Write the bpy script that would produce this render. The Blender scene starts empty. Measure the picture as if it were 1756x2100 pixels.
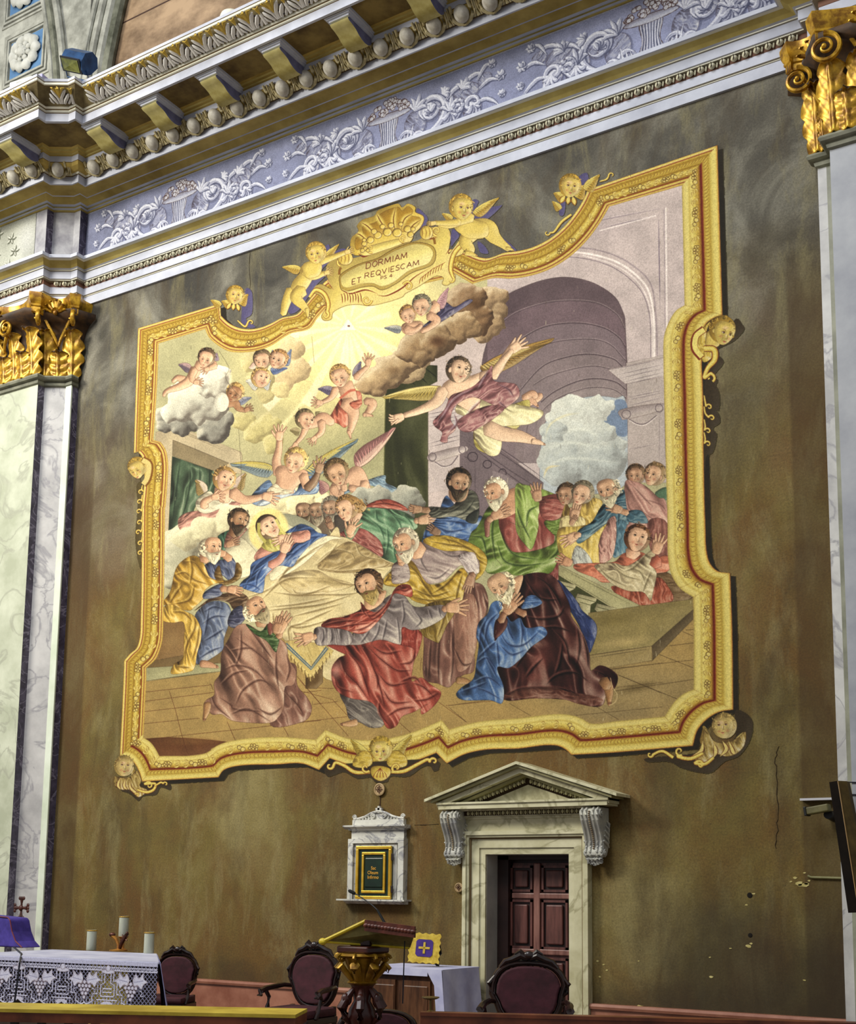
import bpy, bmesh, math, random
import numpy as np
from mathutils import Vector, Matrix
C = bpy.context.scene.collection
# ---------------------------------------------------------------- camera
# vanishing points of the building read off the photograph give lens, tilt and rise (a shift lens)
D0, EYE = 14.0, 1.75
VX, VN, VV = np.array([-3247., 1777.]), np.array([2550., 1850.6]), np.array([1112., -16550.])
PP = np.linalg.solve(np.array([VN-VX, VV-VN]), np.array([(VN-VX)@VV, (VV-VN)@VX]))
FL = math.sqrt(-(VX-PP)@(VN-PP))
def _ray(x, y): return np.array([x-PP[0], y-PP[1], FL])
_u = lambda a: a/np.linalg.norm(a)
RW = np.array([_u(-_ray(*VX)), _u(_ray(*VN)), _u(_ray(*VV))])      # world = RW @ cam(right, down, forward)
def WP(px, py, y=0.):
    """the point of the plane at depth y (0 = the wall) seen at a photo pixel"""
    w = RW@_ray(px, py); t = (D0+y)/w[1]; return np.array([w[0]*t, y, w[2]*t+EYE])
def AZ(px, py, z):
    """the point of the horizontal plane at height z seen at a photo pixel"""
    w = RW@_ray(px, py); t = (z-EYE)/w[2]; return np.array([w[0]*t, w[1]*t-D0, z])
def PJ(X, Y, Z):
    q = RW.T@np.array([X, Y+D0, Z-EYE]); return q[0]/q[2]*FL+PP[0], q[1]/q[2]*FL+PP[1]
cd = bpy.data.cameras.new('camera'); cam = bpy.data.objects.new('camera', cd); C.objects.link(cam)
bpy.context.scene.camera = cam
cd.sensor_fit = 'HORIZONTAL'; cd.sensor_width = 36; cd.lens = FL*36/1756
cd.shift_x = (878-PP[0])/1756; cd.shift_y = (PP[1]-1050)/1756; cd.clip_end = 200
mw = Matrix.Identity(4)
for r in range(3): mw[r][0] = RW[r, 0]; mw[r][1] = -RW[r, 1]; mw[r][2] = -RW[r, 2]
mw.translation = (0, -D0, EYE); cam.matrix_world = mw
# ---------------------------------------------------------------- light
sc = bpy.context.scene
sc.view_settings.view_transform = 'Standard'; sc.view_settings.look = 'None'; sc.view_settings.gamma = 1; sc.view_settings.use_curve_mapping = False
sc.view_settings.exposure = 0.07
wd = bpy.data.worlds.new('world'); sc.world = wd; wd.use_nodes = True
wd.node_tree.nodes['Background'].inputs[0].default_value = (0.93, 0.95, 0.98, 1); wd.node_tree.nodes['Background'].inputs[1].default_value = 0.40
def area(name, loc, tgt, size, energy, col, sy=None):
    l = bpy.data.lights.new(name, 'AREA'); l.energy = energy; l.color = col; l.size = size
    if sy: l.spread = sy
    o = bpy.data.objects.new(name, l); C.objects.link(o); o.location = loc
    o.rotation_euler = (Vector(tgt)-Vector(loc)).to_track_quat('-Z', 'Y').to_euler(); return o
# daylight of the tall nave windows, upper left behind the camera
area('window_light', (-20, -12.5, 14), (-12, 0, 6), 4, 1500, (1.0, .95, .84), 2.3)
area('dome_light', (-9, -15, 20), (-10, 0, 8), 8, 1500, (.94, .96, 1.0), 2.5)
# ---------------------------------------------------------------- helpers
def lin(c):
    c = c.lstrip('#'); v = [int(c[i:i+2], 16)/255. for i in (0, 2, 4)]
    return tuple((x/12.92 if x <= .04045 else ((x+.055)/1.055)**2.4) for x in v)+(1.,)
MATS = {}
def M(name, c1, c2=None, sc_=3., rough=.6, metal=0., bump=0., stretch=None, vein=None, vs=2., spec=.4, lo=.35, hi=.65, speck=0):
    if name in MATS: return MATS[name]
    m = bpy.data.materials.new(name); m.use_nodes = True; nt = m.node_tree; N, K = nt.nodes, nt.links; b = N['Principled BSDF']
    b.inputs['Roughness'].default_value = rough; b.inputs['Metallic'].default_value = metal; b.inputs['Specular IOR Level'].default_value = spec
    tc_ = N.new('ShaderNodeTexCoord'); mp = N.new('ShaderNodeMapping'); K.new(tc_.outputs['Object'], mp.inputs[0])
    if stretch: mp.inputs['Scale'].default_value = stretch
    src = None
    if c2:
        n = N.new('ShaderNodeTexNoise'); n.inputs['Scale'].default_value = sc_; n.inputs['Detail'].default_value = 8; n.inputs['Roughness'].default_value = .62; K.new(mp.outputs[0], n.inputs[0])
        r = N.new('ShaderNodeValToRGB'); r.color_ramp.elements[0].position = lo; r.color_ramp.elements[1].position = hi
        r.color_ramp.elements[0].color = lin(c1); r.color_ramp.elements[1].color = lin(c2); K.new(n.outputs[0], r.inputs[0]); src = r.outputs[0]
    if vein:
        n2 = N.new('ShaderNodeTexNoise'); n2.inputs['Scale'].default_value = vs; n2.inputs['Detail'].default_value = 9; n2.inputs['Distortion'].default_value = 1.6; K.new(mp.outputs[0], n2.inputs[0])
        a = N.new('ShaderNodeMath'); a.operation = 'SUBTRACT'; a.inputs[1].default_value = .5; K.new(n2.outputs[0], a.inputs[0])
        a2 = N.new('ShaderNodeMath'); a2.operation = 'ABSOLUTE'; K.new(a.outputs[0], a2.inputs[0])
        r2 = N.new('ShaderNodeValToRGB'); r2.color_ramp.elements[0].color = (.85, .85, .85, 1); r2.color_ramp.elements[1].color = (0, 0, 0, 1); r2.color_ramp.elements[1].position = .03; K.new(a2.outputs[0], r2.inputs[0])
        mx = N.new('ShaderNodeMix'); mx.data_type = 'RGBA'; K.new(r2.outputs[0], mx.inputs[0]); mx.inputs[7].default_value = lin(vein)
        if src: K.new(src, mx.inputs[6])
        else: mx.inputs[6].default_value = lin(c1)
        src = mx.outputs[2]
    if src: K.new(src, b.inputs['Base Color'])
    else: b.inputs['Base Color'].default_value = lin(c1)
    if bump:
        n3 = N.new('ShaderNodeTexNoise'); n3.inputs['Scale'].default_value = 14; n3.inputs['Detail'].default_value = 8; K.new(mp.outputs[0], n3.inputs[0])
        bp = N.new('ShaderNodeBump'); bp.inputs['Strength'].default_value = bump; bp.inputs['Distance'].default_value = .02; K.new(n3.outputs[0], bp.inputs['Height']); K.new(bp.outputs[0], b.inputs['Normal'])
    MATS[name] = m; return m
def VM(name, rough=.75, bump=.1):
    if name in MATS: return MATS[name]
    m = bpy.data.materials.new(name); m.use_nodes = True; nt = m.node_tree; b = nt.nodes['Principled BSDF']; b.inputs['Roughness'].default_value = rough; b.inputs['Specular IOR Level'].default_value = .15
    a = nt.nodes.new('ShaderNodeAttribute'); a.attribute_name = 'pigment'
    tc_ = nt.nodes.new('ShaderNodeTexCoord'); n = nt.nodes.new('ShaderNodeTexNoise'); n.inputs['Scale'].default_value = 60; n.inputs['Detail'].default_value = 4; nt.links.new(tc_.outputs['Object'], n.inputs[0])
    mr = nt.nodes.new('ShaderNodeMapRange'); mr.inputs['To Min'].default_value = .5; mr.inputs['To Max'].default_value = 1.5; nt.links.new(n.outputs[0], mr.inputs[0])
    mx = nt.nodes.new('ShaderNodeMix'); mx.data_type = 'RGBA'; mx.blend_type = 'MULTIPLY'; mx.inputs[0].default_value = 1; nt.links.new(a.outputs['Color'], mx.inputs[6]); nt.links.new(mr.outputs[0], mx.inputs[7]); nt.links.new(mx.outputs[2], b.inputs['Base Color'])
    MATS[name] = m; return m
def tag(o, label=None, cat=None, group=None, kind=None):
    if label: o['label'] = label
    if cat: o['category'] = cat
    if group: o['group'] = group
    if kind: o['kind'] = kind
    return o
def thing(name, loc, label, cat, rotz=0., group=None):
    o = bpy.data.objects.new(name, None); C.objects.link(o); o.location = Vector(loc); o.rotation_euler = (0, 0, rotz); o.empty_display_size = .1
    return tag(o, label, cat, group)
def mesh(name, vs, fs, mats, parent=None, fm=None, sm=False, label=None):
    me = bpy.data.meshes.new(name); me.from_pydata([tuple(map(float, v)) for v in vs], [], [tuple(f) for f in fs]); 
    for m in (mats if isinstance(mats, (list, tuple)) else [mats]): me.materials.append(m)
    if fm is not None: me.polygons.foreach_set('material_index', fm)
    if sm: me.polygons.foreach_set('use_smooth', [True]*len(me.polygons))
    me.update(); o = bpy.data.objects.new(name, me); C.objects.link(o)
    if parent: o.parent = parent
    if label: o['label'] = label
    return o
class MB:
    """collects simple solids into ONE mesh"""
    def __init__(s): s.v, s.f, s.m = [], [], []; s.k = 0
    def add(s, v, f):
        b = len(s.v); s.v += [tuple(map(float, q)) for q in v]; s.f += [tuple(b+i for i in q) for q in f]; s.m += [s.k]*len(f); return s
    def box(s, x0, x1, y0, y1, z0, z1):
        v = [(x, y, z) for z in (z0, z1) for x, y in ((x0, y0), (x1, y0), (x1, y1), (x0, y1))]
        return s.add(v, [(0, 3, 2, 1), (4, 5, 6, 7), (0, 1, 5, 4), (1, 2, 6, 5), (2, 3, 7, 6), (3, 0, 4, 7)])
    def bbox(s, x0, x1, y0, y1, z0, z1, b=.01):
        """box with chamfered edges"""
        X, Y, Z = (x0, x1), (y0, y1), (z0, z1); bm = bmesh.new(); r = bmesh.ops.create_cube(bm, size=1)
        for v in bm.verts: v.co = Vector(((x0+x1)/2+v.co.x*(x1-x0), (y0+y1)/2+v.co.y*(y1-y0), (z0+z1)/2+v.co.z*(z1-z0)))
        bmesh.ops.bevel(bm, geom=list(bm.edges), offset=b, segments=2, affect='EDGES', profile=.5)
        bm.verts.index_update(); s.add([v.co[:] for v in bm.verts], [[v.index for v in f.verts] for f in bm.faces]); bm.free(); return s
    def tube(s, path, r, n=8, flat=1., up=(0, 0, 1), caps=True):
        P_ = [Vector(p[:3]) for p in path]; base = len(s.v); m = len(P_)
        for i, p in enumerate(P_):
            t = (P_[min(i+1, m-1)]-P_[max(i-1, 0)]).normalized(); a = t.cross(Vector(up))
            if a.length < 1e-3: a = t.cross(Vector((1, 0, 0)))
            a.normalize(); b = a.cross(t); rr = r if not hasattr(r, '__len__') else r[i]
            for k in range(n):
                q = 2*math.pi*k/n; s.v.append(tuple(p+a*math.cos(q)*rr+b*math.sin(q)*rr*flat))
        for i in range(m-1):
            for k in range(n): s.f.append((base+i*n+k, base+i*n+(k+1) % n, base+(i+1)*n+(k+1) % n, base+(i+1)*n+k)); s.m.append(s.k)
        if caps: s.f.append(tuple(base+k for k in range(n))[::-1]); s.m.append(s.k); s.f.append(tuple(base+(m-1)*n+k for k in range(n))); s.m.append(s.k)
        return s
    def lathe(s, c, prof, n=20, axis='z', sx=1, sy=1):
        base = len(s.v)
        for r, h in prof:
            for k in range(n):
                q = 2*math.pi*k/n; a, b = r*math.cos(q)*sx, r*math.sin(q)*sy
                s.v.append((c[0]+a, c[1]+b, c[2]+h) if axis == 'z' else (c[0]+a, c[1]-h, c[2]+b))
        for i in range(len(prof)-1):
            for k in range(n): s.f.append((base+i*n+k, base+i*n+(k+1) % n, base+(i+1)*n+(k+1) % n, base+(i+1)*n+k)); s.m.append(s.k)
        s.f.append(tuple(base+k for k in range(n))[::-1]); s.m.append(s.k); s.f.append(tuple(base+(len(prof)-1)*n+k for k in range(n))); s.m.append(s.k)
        return s
    def prism(s, poly, h0, h1, ax='y'):
        """polygon in the plane across ax, extruded from h0 to h1"""
        n = len(poly); f = {'y': lambda a, b, h: (a, h, b), 'x': lambda a, b, h: (h, a, b), 'z': lambda a, b, h: (a, b, h)}[ax]
        v = [f(a, b, h0) for a, b in poly]+[f(a, b, h1) for a, b in poly]
        return s.add(v, [tuple(range(n)), tuple(range(2*n-1, n-1, -1))]+[(i, n+i, n+(i+1) % n, (i+1) % n) for i in range(n)])
    def ball(s, c, rx, ry, rz, n=12, m=8):
        b = len(s.v); 
        for i in range(m+1):
            a = math.pi*i/m
            for k in range(n): q = 2*math.pi*k/n; s.v.append((c[0]+rx*math.sin(a)*math.cos(q), c[1]+ry*math.sin(a)*math.sin(q), c[2]+rz*math.cos(a)))
        for i in range(m):
            for k in range(n): s.f.append((b+i*n+k, b+(i+1)*n+k, b+(i+1)*n+(k+1) % n, b+i*n+(k+1) % n)); s.m.append(s.k)
        return s
    def build(s, name, mats, parent=None, sm=False, label=None):
        o = mesh(name, s.v, s.f, mats, parent, s.m, sm, label); bm = bmesh.new(); bm.from_mesh(o.data)
        bmesh.ops.recalc_face_normals(bm, faces=bm.faces); bm.to_mesh(o.data); bm.free()
        if sm:
            try: o.data.set_sharp_from_angle(angle=math.radians(42))
            except Exception: pass
        return o
def dup(root, loc=None, rotz=None, label=None, parent=None):
    r = root.copy(); C.objects.link(r)
    if parent is not None: r.parent = parent
    if loc is not None: r.location = loc
    if rotz is not None: r.rotation_euler = (0, 0, rotz)
    if label: r['label'] = label
    for ch in list(root.children):
        c = ch.copy(); C.objects.link(c); c.parent = r
        for g in ch.children: d = g.copy(); C.objects.link(d); d.parent = c
    return r
# ---------------------------------------------------------------- painter
# A small software painter: the fresco's own pigments are worked out here as
# colours on the flat wall and stored on the vertices of the plaster skin.
PX0, PY0, PX1, PY1, SC = 225, 285, 1560, 1650, 1.5
CW, CH = int((PX1-PX0)*SC), int((PY1-PY0)*SC)
class Pic:
    def __init__(s, w, h, x0, y0, sc, bg=(0.4, 0.4, 0.3)):
        s.w, s.h, s.x0, s.y0, s.sc = w, h, x0, y0, sc
        s.C = np.empty((h, w, 3), np.float32); s.C[:] = bg
        s.I = np.zeros((h, w), np.uint8); s.clip = None; s.v = (0, 0, 1.0); s.id = 1
        s.rng = np.random.RandomState(7)
P = Pic(CW, CH, PX0, PY0, SC)
def use(p):
    global P
    P = p
def V(ox, oy, s=4.0): P.v = (ox, oy, float(s))
def hexc(c):
    if not isinstance(c, str): return np.array(c, np.float32)
    c = c.lstrip('#'); return np.array([int(c[i:i+2], 16)/255. for i in (0, 2, 4)], np.float32)
def pts(s):
    if isinstance(s, str): a = np.array([[float(q) for q in t.split(',')] for t in s.split()], float)
    else: a = np.array(s, float)
    return a
def tc(a):
    a = np.array(a, float); o = a.copy(); ox, oy, s = P.v
    o[:, 0] = (a[:, 0]/s+ox-P.x0)*P.sc; o[:, 1] = (a[:, 1]/s+oy-P.y0)*P.sc
    if a.shape[1] > 2: o[:, 2] = a[:, 2]/s*P.sc
    return o
def smooth(a, closed=True, n=6):
    a = np.asarray(a, float)
    if len(a) < 3: 
        t = np.linspace(0, 1, n+1)[:, None]; return a[0]*(1-t)+a[-1]*t
    if closed: p = np.vstack([a[-1:], a, a[:2]])
    else: p = np.vstack([2*a[0]-a[1], a, 2*a[-1]-a[-2]])
    out = []
    for i in range(1, len(p)-2):
        p0, p1, p2, p3 = p[i-1], p[i], p[i+1], p[i+2]
        for k in range(n):
            t = k/n
            out.append(.5*((2*p1)+(-p0+p2)*t+(2*p0-5*p1+4*p2-p3)*t*t+(-p0+3*p1-3*p2+p3)*t**3))
    if not closed: out.append(p[-2])
    return np.array(out)
def raster(poly, pad=0):
    """anti-aliased coverage of a polygon (canvas coords): (mask, x0, y0) or None"""
    K = 3
    x0 = max(0, int(math.floor(poly[:, 0].min()))-pad-1); x1 = min(P.w, int(math.ceil(poly[:, 0].max()))+pad+2)
    y0 = max(0, int(math.floor(poly[:, 1].min()))-pad-1); y1 = min(P.h, int(math.ceil(poly[:, 1].max()))+pad+2)
    if x1-x0 < 1 or y1-y0 < 1: return None
    w, h = x1-x0, y1-y0
    acc = np.zeros((h*K, w+2), np.float32)
    X = poly[:, 0]-x0; Y = (poly[:, 1]-y0)*K
    for i in range(len(poly)):
        xa, ya, xb, yb = X[i-1], Y[i-1], X[i], Y[i]
        if ya == yb: continue
        d = 1.0
        if ya > yb: xa, ya, xb, yb = xb, yb, xa, ya; d = -1.0
        r0 = max(0, int(math.ceil(ya-.5))); r1 = min(h*K, int(math.ceil(yb-.5)))
        if r1 <= r0: continue
        r = np.arange(r0, r1); x = xa+(r+.5-ya)*(xb-xa)/(yb-ya)
        x = np.clip(x, 0, w+.999); ix = x.astype(int); f = x-ix; ix = np.minimum(ix, w)
        acc[r, ix] += d*(1-f); acc[r, np.minimum(ix+1, w+1)] += d*f
    m = np.clip(np.abs(np.cumsum(acc, 1)[:, :w]), 0, 1).reshape(h, K, w).mean(1)
    return m, x0, y0
def box(a, r):
    r = int(r)
    if r < 1: return a
    for ax in (0, 1):
        n = a.shape[ax]; k = min(r, max(1, n-1))
        p = np.concatenate([np.repeat(np.take(a, [0], ax), k+1, ax), a, np.repeat(np.take(a, [-1], ax), k, ax)], ax)
        c = np.cumsum(p, ax, dtype=np.float64)
        a = ((np.take(c, range(2*k+1, 2*k+1+n), ax)-np.take(c, range(0, n), ax))/(2*k+1)).astype(np.float32)
    return a
def blur(a, r): return box(box(a, r), max(1, r*.7)) if r >= 1 else a
def noise(h, w, cell, seed=0):
    rs = np.random.RandomState(seed); cell = max(2., cell)
    gh, gw = int(h/cell)+3, int(w/cell)+3; g = rs.rand(gh, gw).astype(np.float32)
    y = np.arange(h)/cell; x = np.arange(w)/cell; iy = y.astype(int); ix = x.astype(int)
    fy = (y-iy); fx = (x-ix); fy = (fy*fy*(3-2*fy))[:, None].astype(np.float32); fx = (fx*fx*(3-2*fx))[None].astype(np.float32)
    a = g[iy][:, ix]; b = g[iy][:, ix+1]; c = g[iy+1][:, ix]; d = g[iy+1][:, ix+1]
    return (a*(1-fx)+b*fx)*(1-fy)+(c*(1-fx)+d*fx)*fy
def noiseuv(u, v, seed):
    rs = np.random.RandomState(seed); g = rs.rand(64, 64).astype(np.float32)
    iu = np.floor(u).astype(int); iv = np.floor(v).astype(int); fu = u-iu; fv = v-iv
    fu = fu*fu*(3-2*fu); fv = fv*fv*(3-2*fv)
    G = lambda a, b: g[a % 64, b % 64]
    return (G(iv, iu)*(1-fu)+G(iv, iu+1)*fu)*(1-fv)+(G(iv+1, iu)*(1-fu)+G(iv+1, iu+1)*fu)*fv
def put(m, x0, y0, col, al=1.0, setid=True):
    h, w = m.shape; m = m*al
    if P.clip is not None: m = m*P.clip[y0:y0+h, x0:x0+w]
    R = P.C[y0:y0+h, x0:x0+w]; R += (col-R)*m[..., None]
    if setid and al > .6: P.I[y0:y0+h, x0:x0+w][m > .5] = P.id
def tone(col, s):
    """s>0 towards a lighter tint, s<0 towards a deep warm shade; s is an array"""
    c = hexc(col); lt = c+(np.array([1, .98, .9], np.float32)-c)*.75; dk = c*np.array([.34, .26, .24], np.float32)
    s = s[..., None]
    return np.where(s > 0, c+(lt-c)*np.minimum(s, 1), c+(dk-c)*np.minimum(-s, 1)).astype(np.float32)
def F(col, p, k=.5, r=None, sm=True, al=1.0, line=.35, cloth=0, ang=0, fs=1.0, seed=None, lx=-.75, ly=-.65, grad=0):
    """filled shape with rounded modelling; cloth>0 adds folds running along ang (degrees)"""
    a = tc(pts(p)); a = smooth(a) if sm else a
    R = raster(a, 2)
    if R is None: return
    m, x0, y0 = R; h, w = m.shape; sz = math.sqrt(max(4., m.sum()))
    s = np.zeros_like(m)
    if k:
        rr = max(1, (r*P.sc if r else sz*.16)); b = blur(m, rr)
        if h > 2 and w > 2:
            gy, gx = np.gradient(b); s += k*np.clip(rr*1.6*(gx*lx+gy*ly)*-1.0*-1.0, -1, 1)
            s += k*.35*(b-.8)
    if cloth:
        seed = seed if seed is not None else int(abs(a[0, 0]*7+a[0, 1]*3)) % 9999
        yy, xx = np.mgrid[0:h, 0:w].astype(np.float32); t = math.radians(ang)
        u = (xx*math.cos(t)+yy*math.sin(t)); v = (-xx*math.sin(t)+yy*math.cos(t))
        c = max(5., sz*.085*fs); wv = noiseuv(u/(c*3.2)+3, v/(c*2.2)+5, seed+1)*1.6
        n = noiseuv(u/(c*5.0)+wv, v/c+wv*1.3, seed); n2 = noiseuv(u/(c*2.4)+wv, v/(c*.5)+wv*2, seed+2)
        rid = 1-np.abs(2*n-1); f = (rid**1.6-.55)*1.1+(n2-.5)*.6
        # crisp fold edge: gradient across the folds
        s += cloth*.82*np.clip(f, -1, .75)
    if grad: s += grad*(np.linspace(1, -1, h)[:, None])
    put(m, x0, y0, tone(col, s), al)
    if line:
        L(hexc(col)*np.array([.42, .3, .27], np.float32), None, a, closed=True, al=line, raw=True)
def L(col, wd, p, closed=False, al=1.0, raw=False, sm=True, tp=0, soft=0, ids=False):
    """stroke; wd in view units; tp=1 tapers both ends; soft blurs (view units)"""
    a = p if raw else tc(pts(p))
    if not raw and sm: a = smooth(a, closed, 6)
    wd = (1.0*P.sc if wd is None else wd/P.v[2]*P.sc)
    if closed: a = np.vstack([a, a[:1]])
    d = np.gradient(a[:, :2], axis=0) if len(a) > 1 else np.zeros_like(a)
    n = np.stack([-d[:, 1], d[:, 0]], 1); n /= np.maximum(1e-6, np.hypot(n[:, 0], n[:, 1]))[:, None]
    t = np.linspace(0, 1, len(a))
    hw = np.full(len(a), wd/2)
    if tp == 1: hw = hw*np.maximum(.08, np.sin(np.pi*np.clip(t, 0.02, .98)))
    if tp == 2: hw = hw*np.maximum(.06, 1-t)
    if a.shape[1] > 2: hw = a[:, 2]/2
    poly = np.vstack([a[:, :2]+n*hw[:, None], (a[:, :2]-n*hw[:, None])[::-1]])
    sf = soft/P.v[2]*P.sc
    R = raster(poly, int(sf*2)+1)
    if R is None: return
    m, x0, y0 = R
    if sf >= 1: m = blur(m, sf)
    put(m, x0, y0, hexc(col), al, setid=ids)
def B(col, x, y, rx, ry, al=1., ang=0, hard=0):
    """soft blob"""
    a = tc([[x, y, rx]]); cx, cy, q = a[0]; qx = q; qy = ry/P.v[2]*P.sc
    R_ = int(max(qx, qy)*1.25)+2
    x0, x1 = max(0, int(cx)-R_), min(P.w, int(cx)+R_); y0, y1 = max(0, int(cy)-R_), min(P.h, int(cy)+R_)
    if x1 <= x0 or y1 <= y0: return
    yy, xx = np.mgrid[y0:y1, x0:x1]; t = math.radians(ang); dx = xx-cx; dy = yy-cy
    u = (dx*math.cos(t)+dy*math.sin(t))/qx; v = (-dx*math.sin(t)+dy*math.cos(t))/qy
    d = np.sqrt(u*u+v*v); m = np.clip((1-d)/(1-hard+1e-3), 0, 1); m = m*m*(3-2*m)
    put(m.astype(np.float32), x0, y0, hexc(col), al, setid=False)
def ell(cx, cy, rx, ry, ang=0, n=14):
    t = np.linspace(0, 2*np.pi, n, endpoint=False); c, s = math.cos(math.radians(ang)), math.sin(math.radians(ang))
    return np.stack([cx+rx*np.cos(t)*c-ry*np.sin(t)*s, cy+rx*np.cos(t)*s+ry*np.sin(t)*c], 1)
def limb(col, p, k=.55, line=.4, sm=True):
    """rounded limb: p = x,y,width ..."""
    a = pts(p); a3 = smooth(a, False, 8) if len(a) > 2 else a
    d = np.gradient(a3[:, :2], axis=0); n = np.stack([-d[:, 1], d[:, 0]], 1); n /= np.maximum(1e-6, np.hypot(n[:, 0], n[:, 1]))[:, None]
    hw = a3[:, 2:3]/2; e0 = a3[0, :2]-d[0]/max(1e-6, np.hypot(*d[0]))*hw[0]*.6; e1 = a3[-1, :2]+d[-1]/max(1e-6, np.hypot(*d[-1]))*hw[-1]*.6
    poly = np.vstack([a3[:, :2]+n*hw, [e1], (a3[:, :2]-n*hw)[::-1], [e0]])
    F(col, poly, k, r=float(a[:, 2].mean())*.3/P.v[2], sm=False, line=line)
SK = '#cf9f80'
def hand(x, y, ang, s, col=SK, spread=1., fing=4, curl=0):
    t = math.radians(ang); c, sn = math.cos(t), math.sin(t); col = hexc(col)*.78+hexc('#e2ba98')*.22
    R = lambda u, v: (x+u*c-v*sn, y+u*sn+v*c)
    ks = [(-.55, 1.0), (-.18, 1.18), (.18, 1.12), (.55, .9)]
    for i, (o, ln) in enumerate(ks[:fing]):
        a1 = R(s*.55, s*o*.42); a2 = R(s*(.55+.38*ln), s*o*(.42+.42*spread)); a3 = R(s*(.55+.72*ln*(1-curl*.4)), s*(o*(.42+.75*spread)+curl*.25))
        limb(col, [(a1[0], a1[1], s*.2), (a2[0], a2[1], s*.18), (a3[0], a3[1], s*.12)], .5, .55)
    b1 = R(s*.15, -s*.3); b2 = R(s*.5, -s*.62*max(.6, spread)); b3 = R(s*.75, -s*.78*max(.6, spread))
    limb(col, [(b1[0], b1[1], s*.26), (b2[0], b2[1], s*.2), (b3[0], b3[1], s*.13)], .5, .5)
    F(col, [R(-s*.15, -s*.26), R(s*.3, -s*.38), R(s*.68, -s*.3), R(s*.7, s*.3), R(s*.3, s*.36), R(-s*.15, s*.26)], .5, line=.3)
def foot(x, y, ang, s, col=SK):
    t = math.radians(ang); c, sn = math.cos(t), math.sin(t); R = lambda u, v: (x+u*c-v*sn, y+u*sn+v*c)
    F(col, [R(-s*.3, -s*.25), R(.3*s, -.25*s), R(.8*s, -.05*s), R(1.05*s, .08*s), R(1.0*s, .22*s), R(.3*s, .24*s), R(-.3*s, .22*s)], .55)
    for i in range(4): L('#6d3a28', s*.05, [R(s*(.86+.0*i), -s*.02+i*s*.06), R(s*1.0, s*.03+i*s*.06)], al=.6, sm=False)
def head(x, y, r, rot=0, lx=0., ly=0., hair='#5b4532', skin=SK, beard=None, bald=0, curl=1, kid=0, veil=None, seed=1, dk='#4a2a1c'):
    t = math.radians(rot); c, s = math.cos(t), math.sin(t)
    R = lambda u, v: (x+r*(u*c-v*s), y+r*(u*s+v*c))
    rs = np.random.RandomState(int(abs(x*3+y*7+seed)) % 99991)
    hc = hexc(hair); skin = hexc(skin) if kid and hexc(skin)[2] < .4 else hexc(skin)*.72+hexc('#e2ba98')*.28
    E = lambda cx, cy, rx, ry, n=16: [R(cx+rx*math.cos(q), cy+ry*math.sin(q)) for q in np.linspace(0, 2*np.pi, n, endpoint=False)]
    # hair mass
    if not bald: F(hair, E(-lx*.22, -.12-ly*.1, .98, 1.02), .6, line=.2)
    else: F(hair, E(-lx*.45, .12, .8, .78), .6, line=.15)
    # ear
    if abs(lx) > .15: F(skin, E(-math.copysign(.72, lx)+lx*.12, .12, .14, .22, 8), .5, line=.5)
    fx = lx*.2; fy = .08+ly*.08
    sh = [(0, -.86), (.42, -.8), (.68, -.5), (.7, -.1), (.62, .25), (.45, .6), (.22, .86), (0, .93), (-.22, .86), (-.45, .6), (-.62, .25), (-.7, -.1), (-.68, -.5), (-.42, -.8)]
    sh = [(a_*(1-max(0, lx*np.sign(a_))*.14)+lx*.12*max(0, b_), b_) for a_, b_ in sh]
    if kid: sh = [(a_*1.12, b_*.95 if b_ > 0 else b_) for a_, b_ in sh]
    F(skin, [R(a_+fx, b_*.98+fy) for a_, b_ in sh], .5, line=.25)
    B(hexc(skin)*.62, *R(fx-lx*.45+.3, .35+fy), r*.5, r*.7, .45)
    B('#e3b698', *R(fx+.2*lx-.15, -.4+fy), r*.4, r*.26, .5)
    B('#ad4c38', *R(fx+.34+.2*lx, .28+fy), r*.24, r*.18, .35); B('#ad4c38', *R(fx-.3+.25*lx, .28+fy), r*.24, r*.18, .35)
    ex = fx+lx*.34; ey = -.08+ly*.3+fy; sp = .29*(1-abs(lx)*.25); tl = 0.0
    for q in (-1, 1):
        w = .135*(1-max(0, q*lx)*.5); cx = ex+q*sp
        B(hexc(skin)*.5, *R(cx, ey-.05), r*w*1.9, r*.15, .7)
        L(dk, r*.05, [R(cx-w*1.2, ey-.16+.03*q), R(cx, ey-.235), R(cx+w*1.2, ey-.15)], tp=1, al=.6)
        if ly > .35:
            L(dk, r*.055, [R(cx-w, ey+.0), R(cx, ey+.06), R(cx+w, ey)], tp=1, al=.85)
        else:
            F('#b9a48c', E(cx, ey, w*.9, .055, 8), 0, line=0); B('#2c1c14', *R(cx+lx*.06, ey+ly*.05), r*.075, r*.075, 1, hard=.4)
            L(dk, r*.05, [R(cx-w, ey+.01), R(cx, ey-.07), R(cx+w, ey)], tp=1, al=.9)
    nx = ex+lx*.1; ny = ey+.36
    L(hexc(skin)*.62, r*.07, [R(ex+.1-lx*.04, ey+.02), R(nx+.1, ny-.1), R(nx+.09, ny+.02), R(nx-.06, ny+.05)], tp=1, al=.75)
    L('#f0d0b4', r*.07, [R(ex, ey+.03), R(nx, ny-.05)], tp=1, al=.7, soft=r*.02)
    my = ny+.22
    if not beard or beard == 's':
        L('#843026', r*.08, [R(nx-.17, my), R(nx, my+.03), R(nx+.16, my-.01)], tp=1, al=.8)
        L('#c96a58', r*.08, [R(nx-.1, my+.08), R(nx+.1, my+.08)], tp=1, al=.7)
        B(hexc(skin)*.66, *R(nx, my+.2), r*.16, r*.05, .6)
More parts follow.
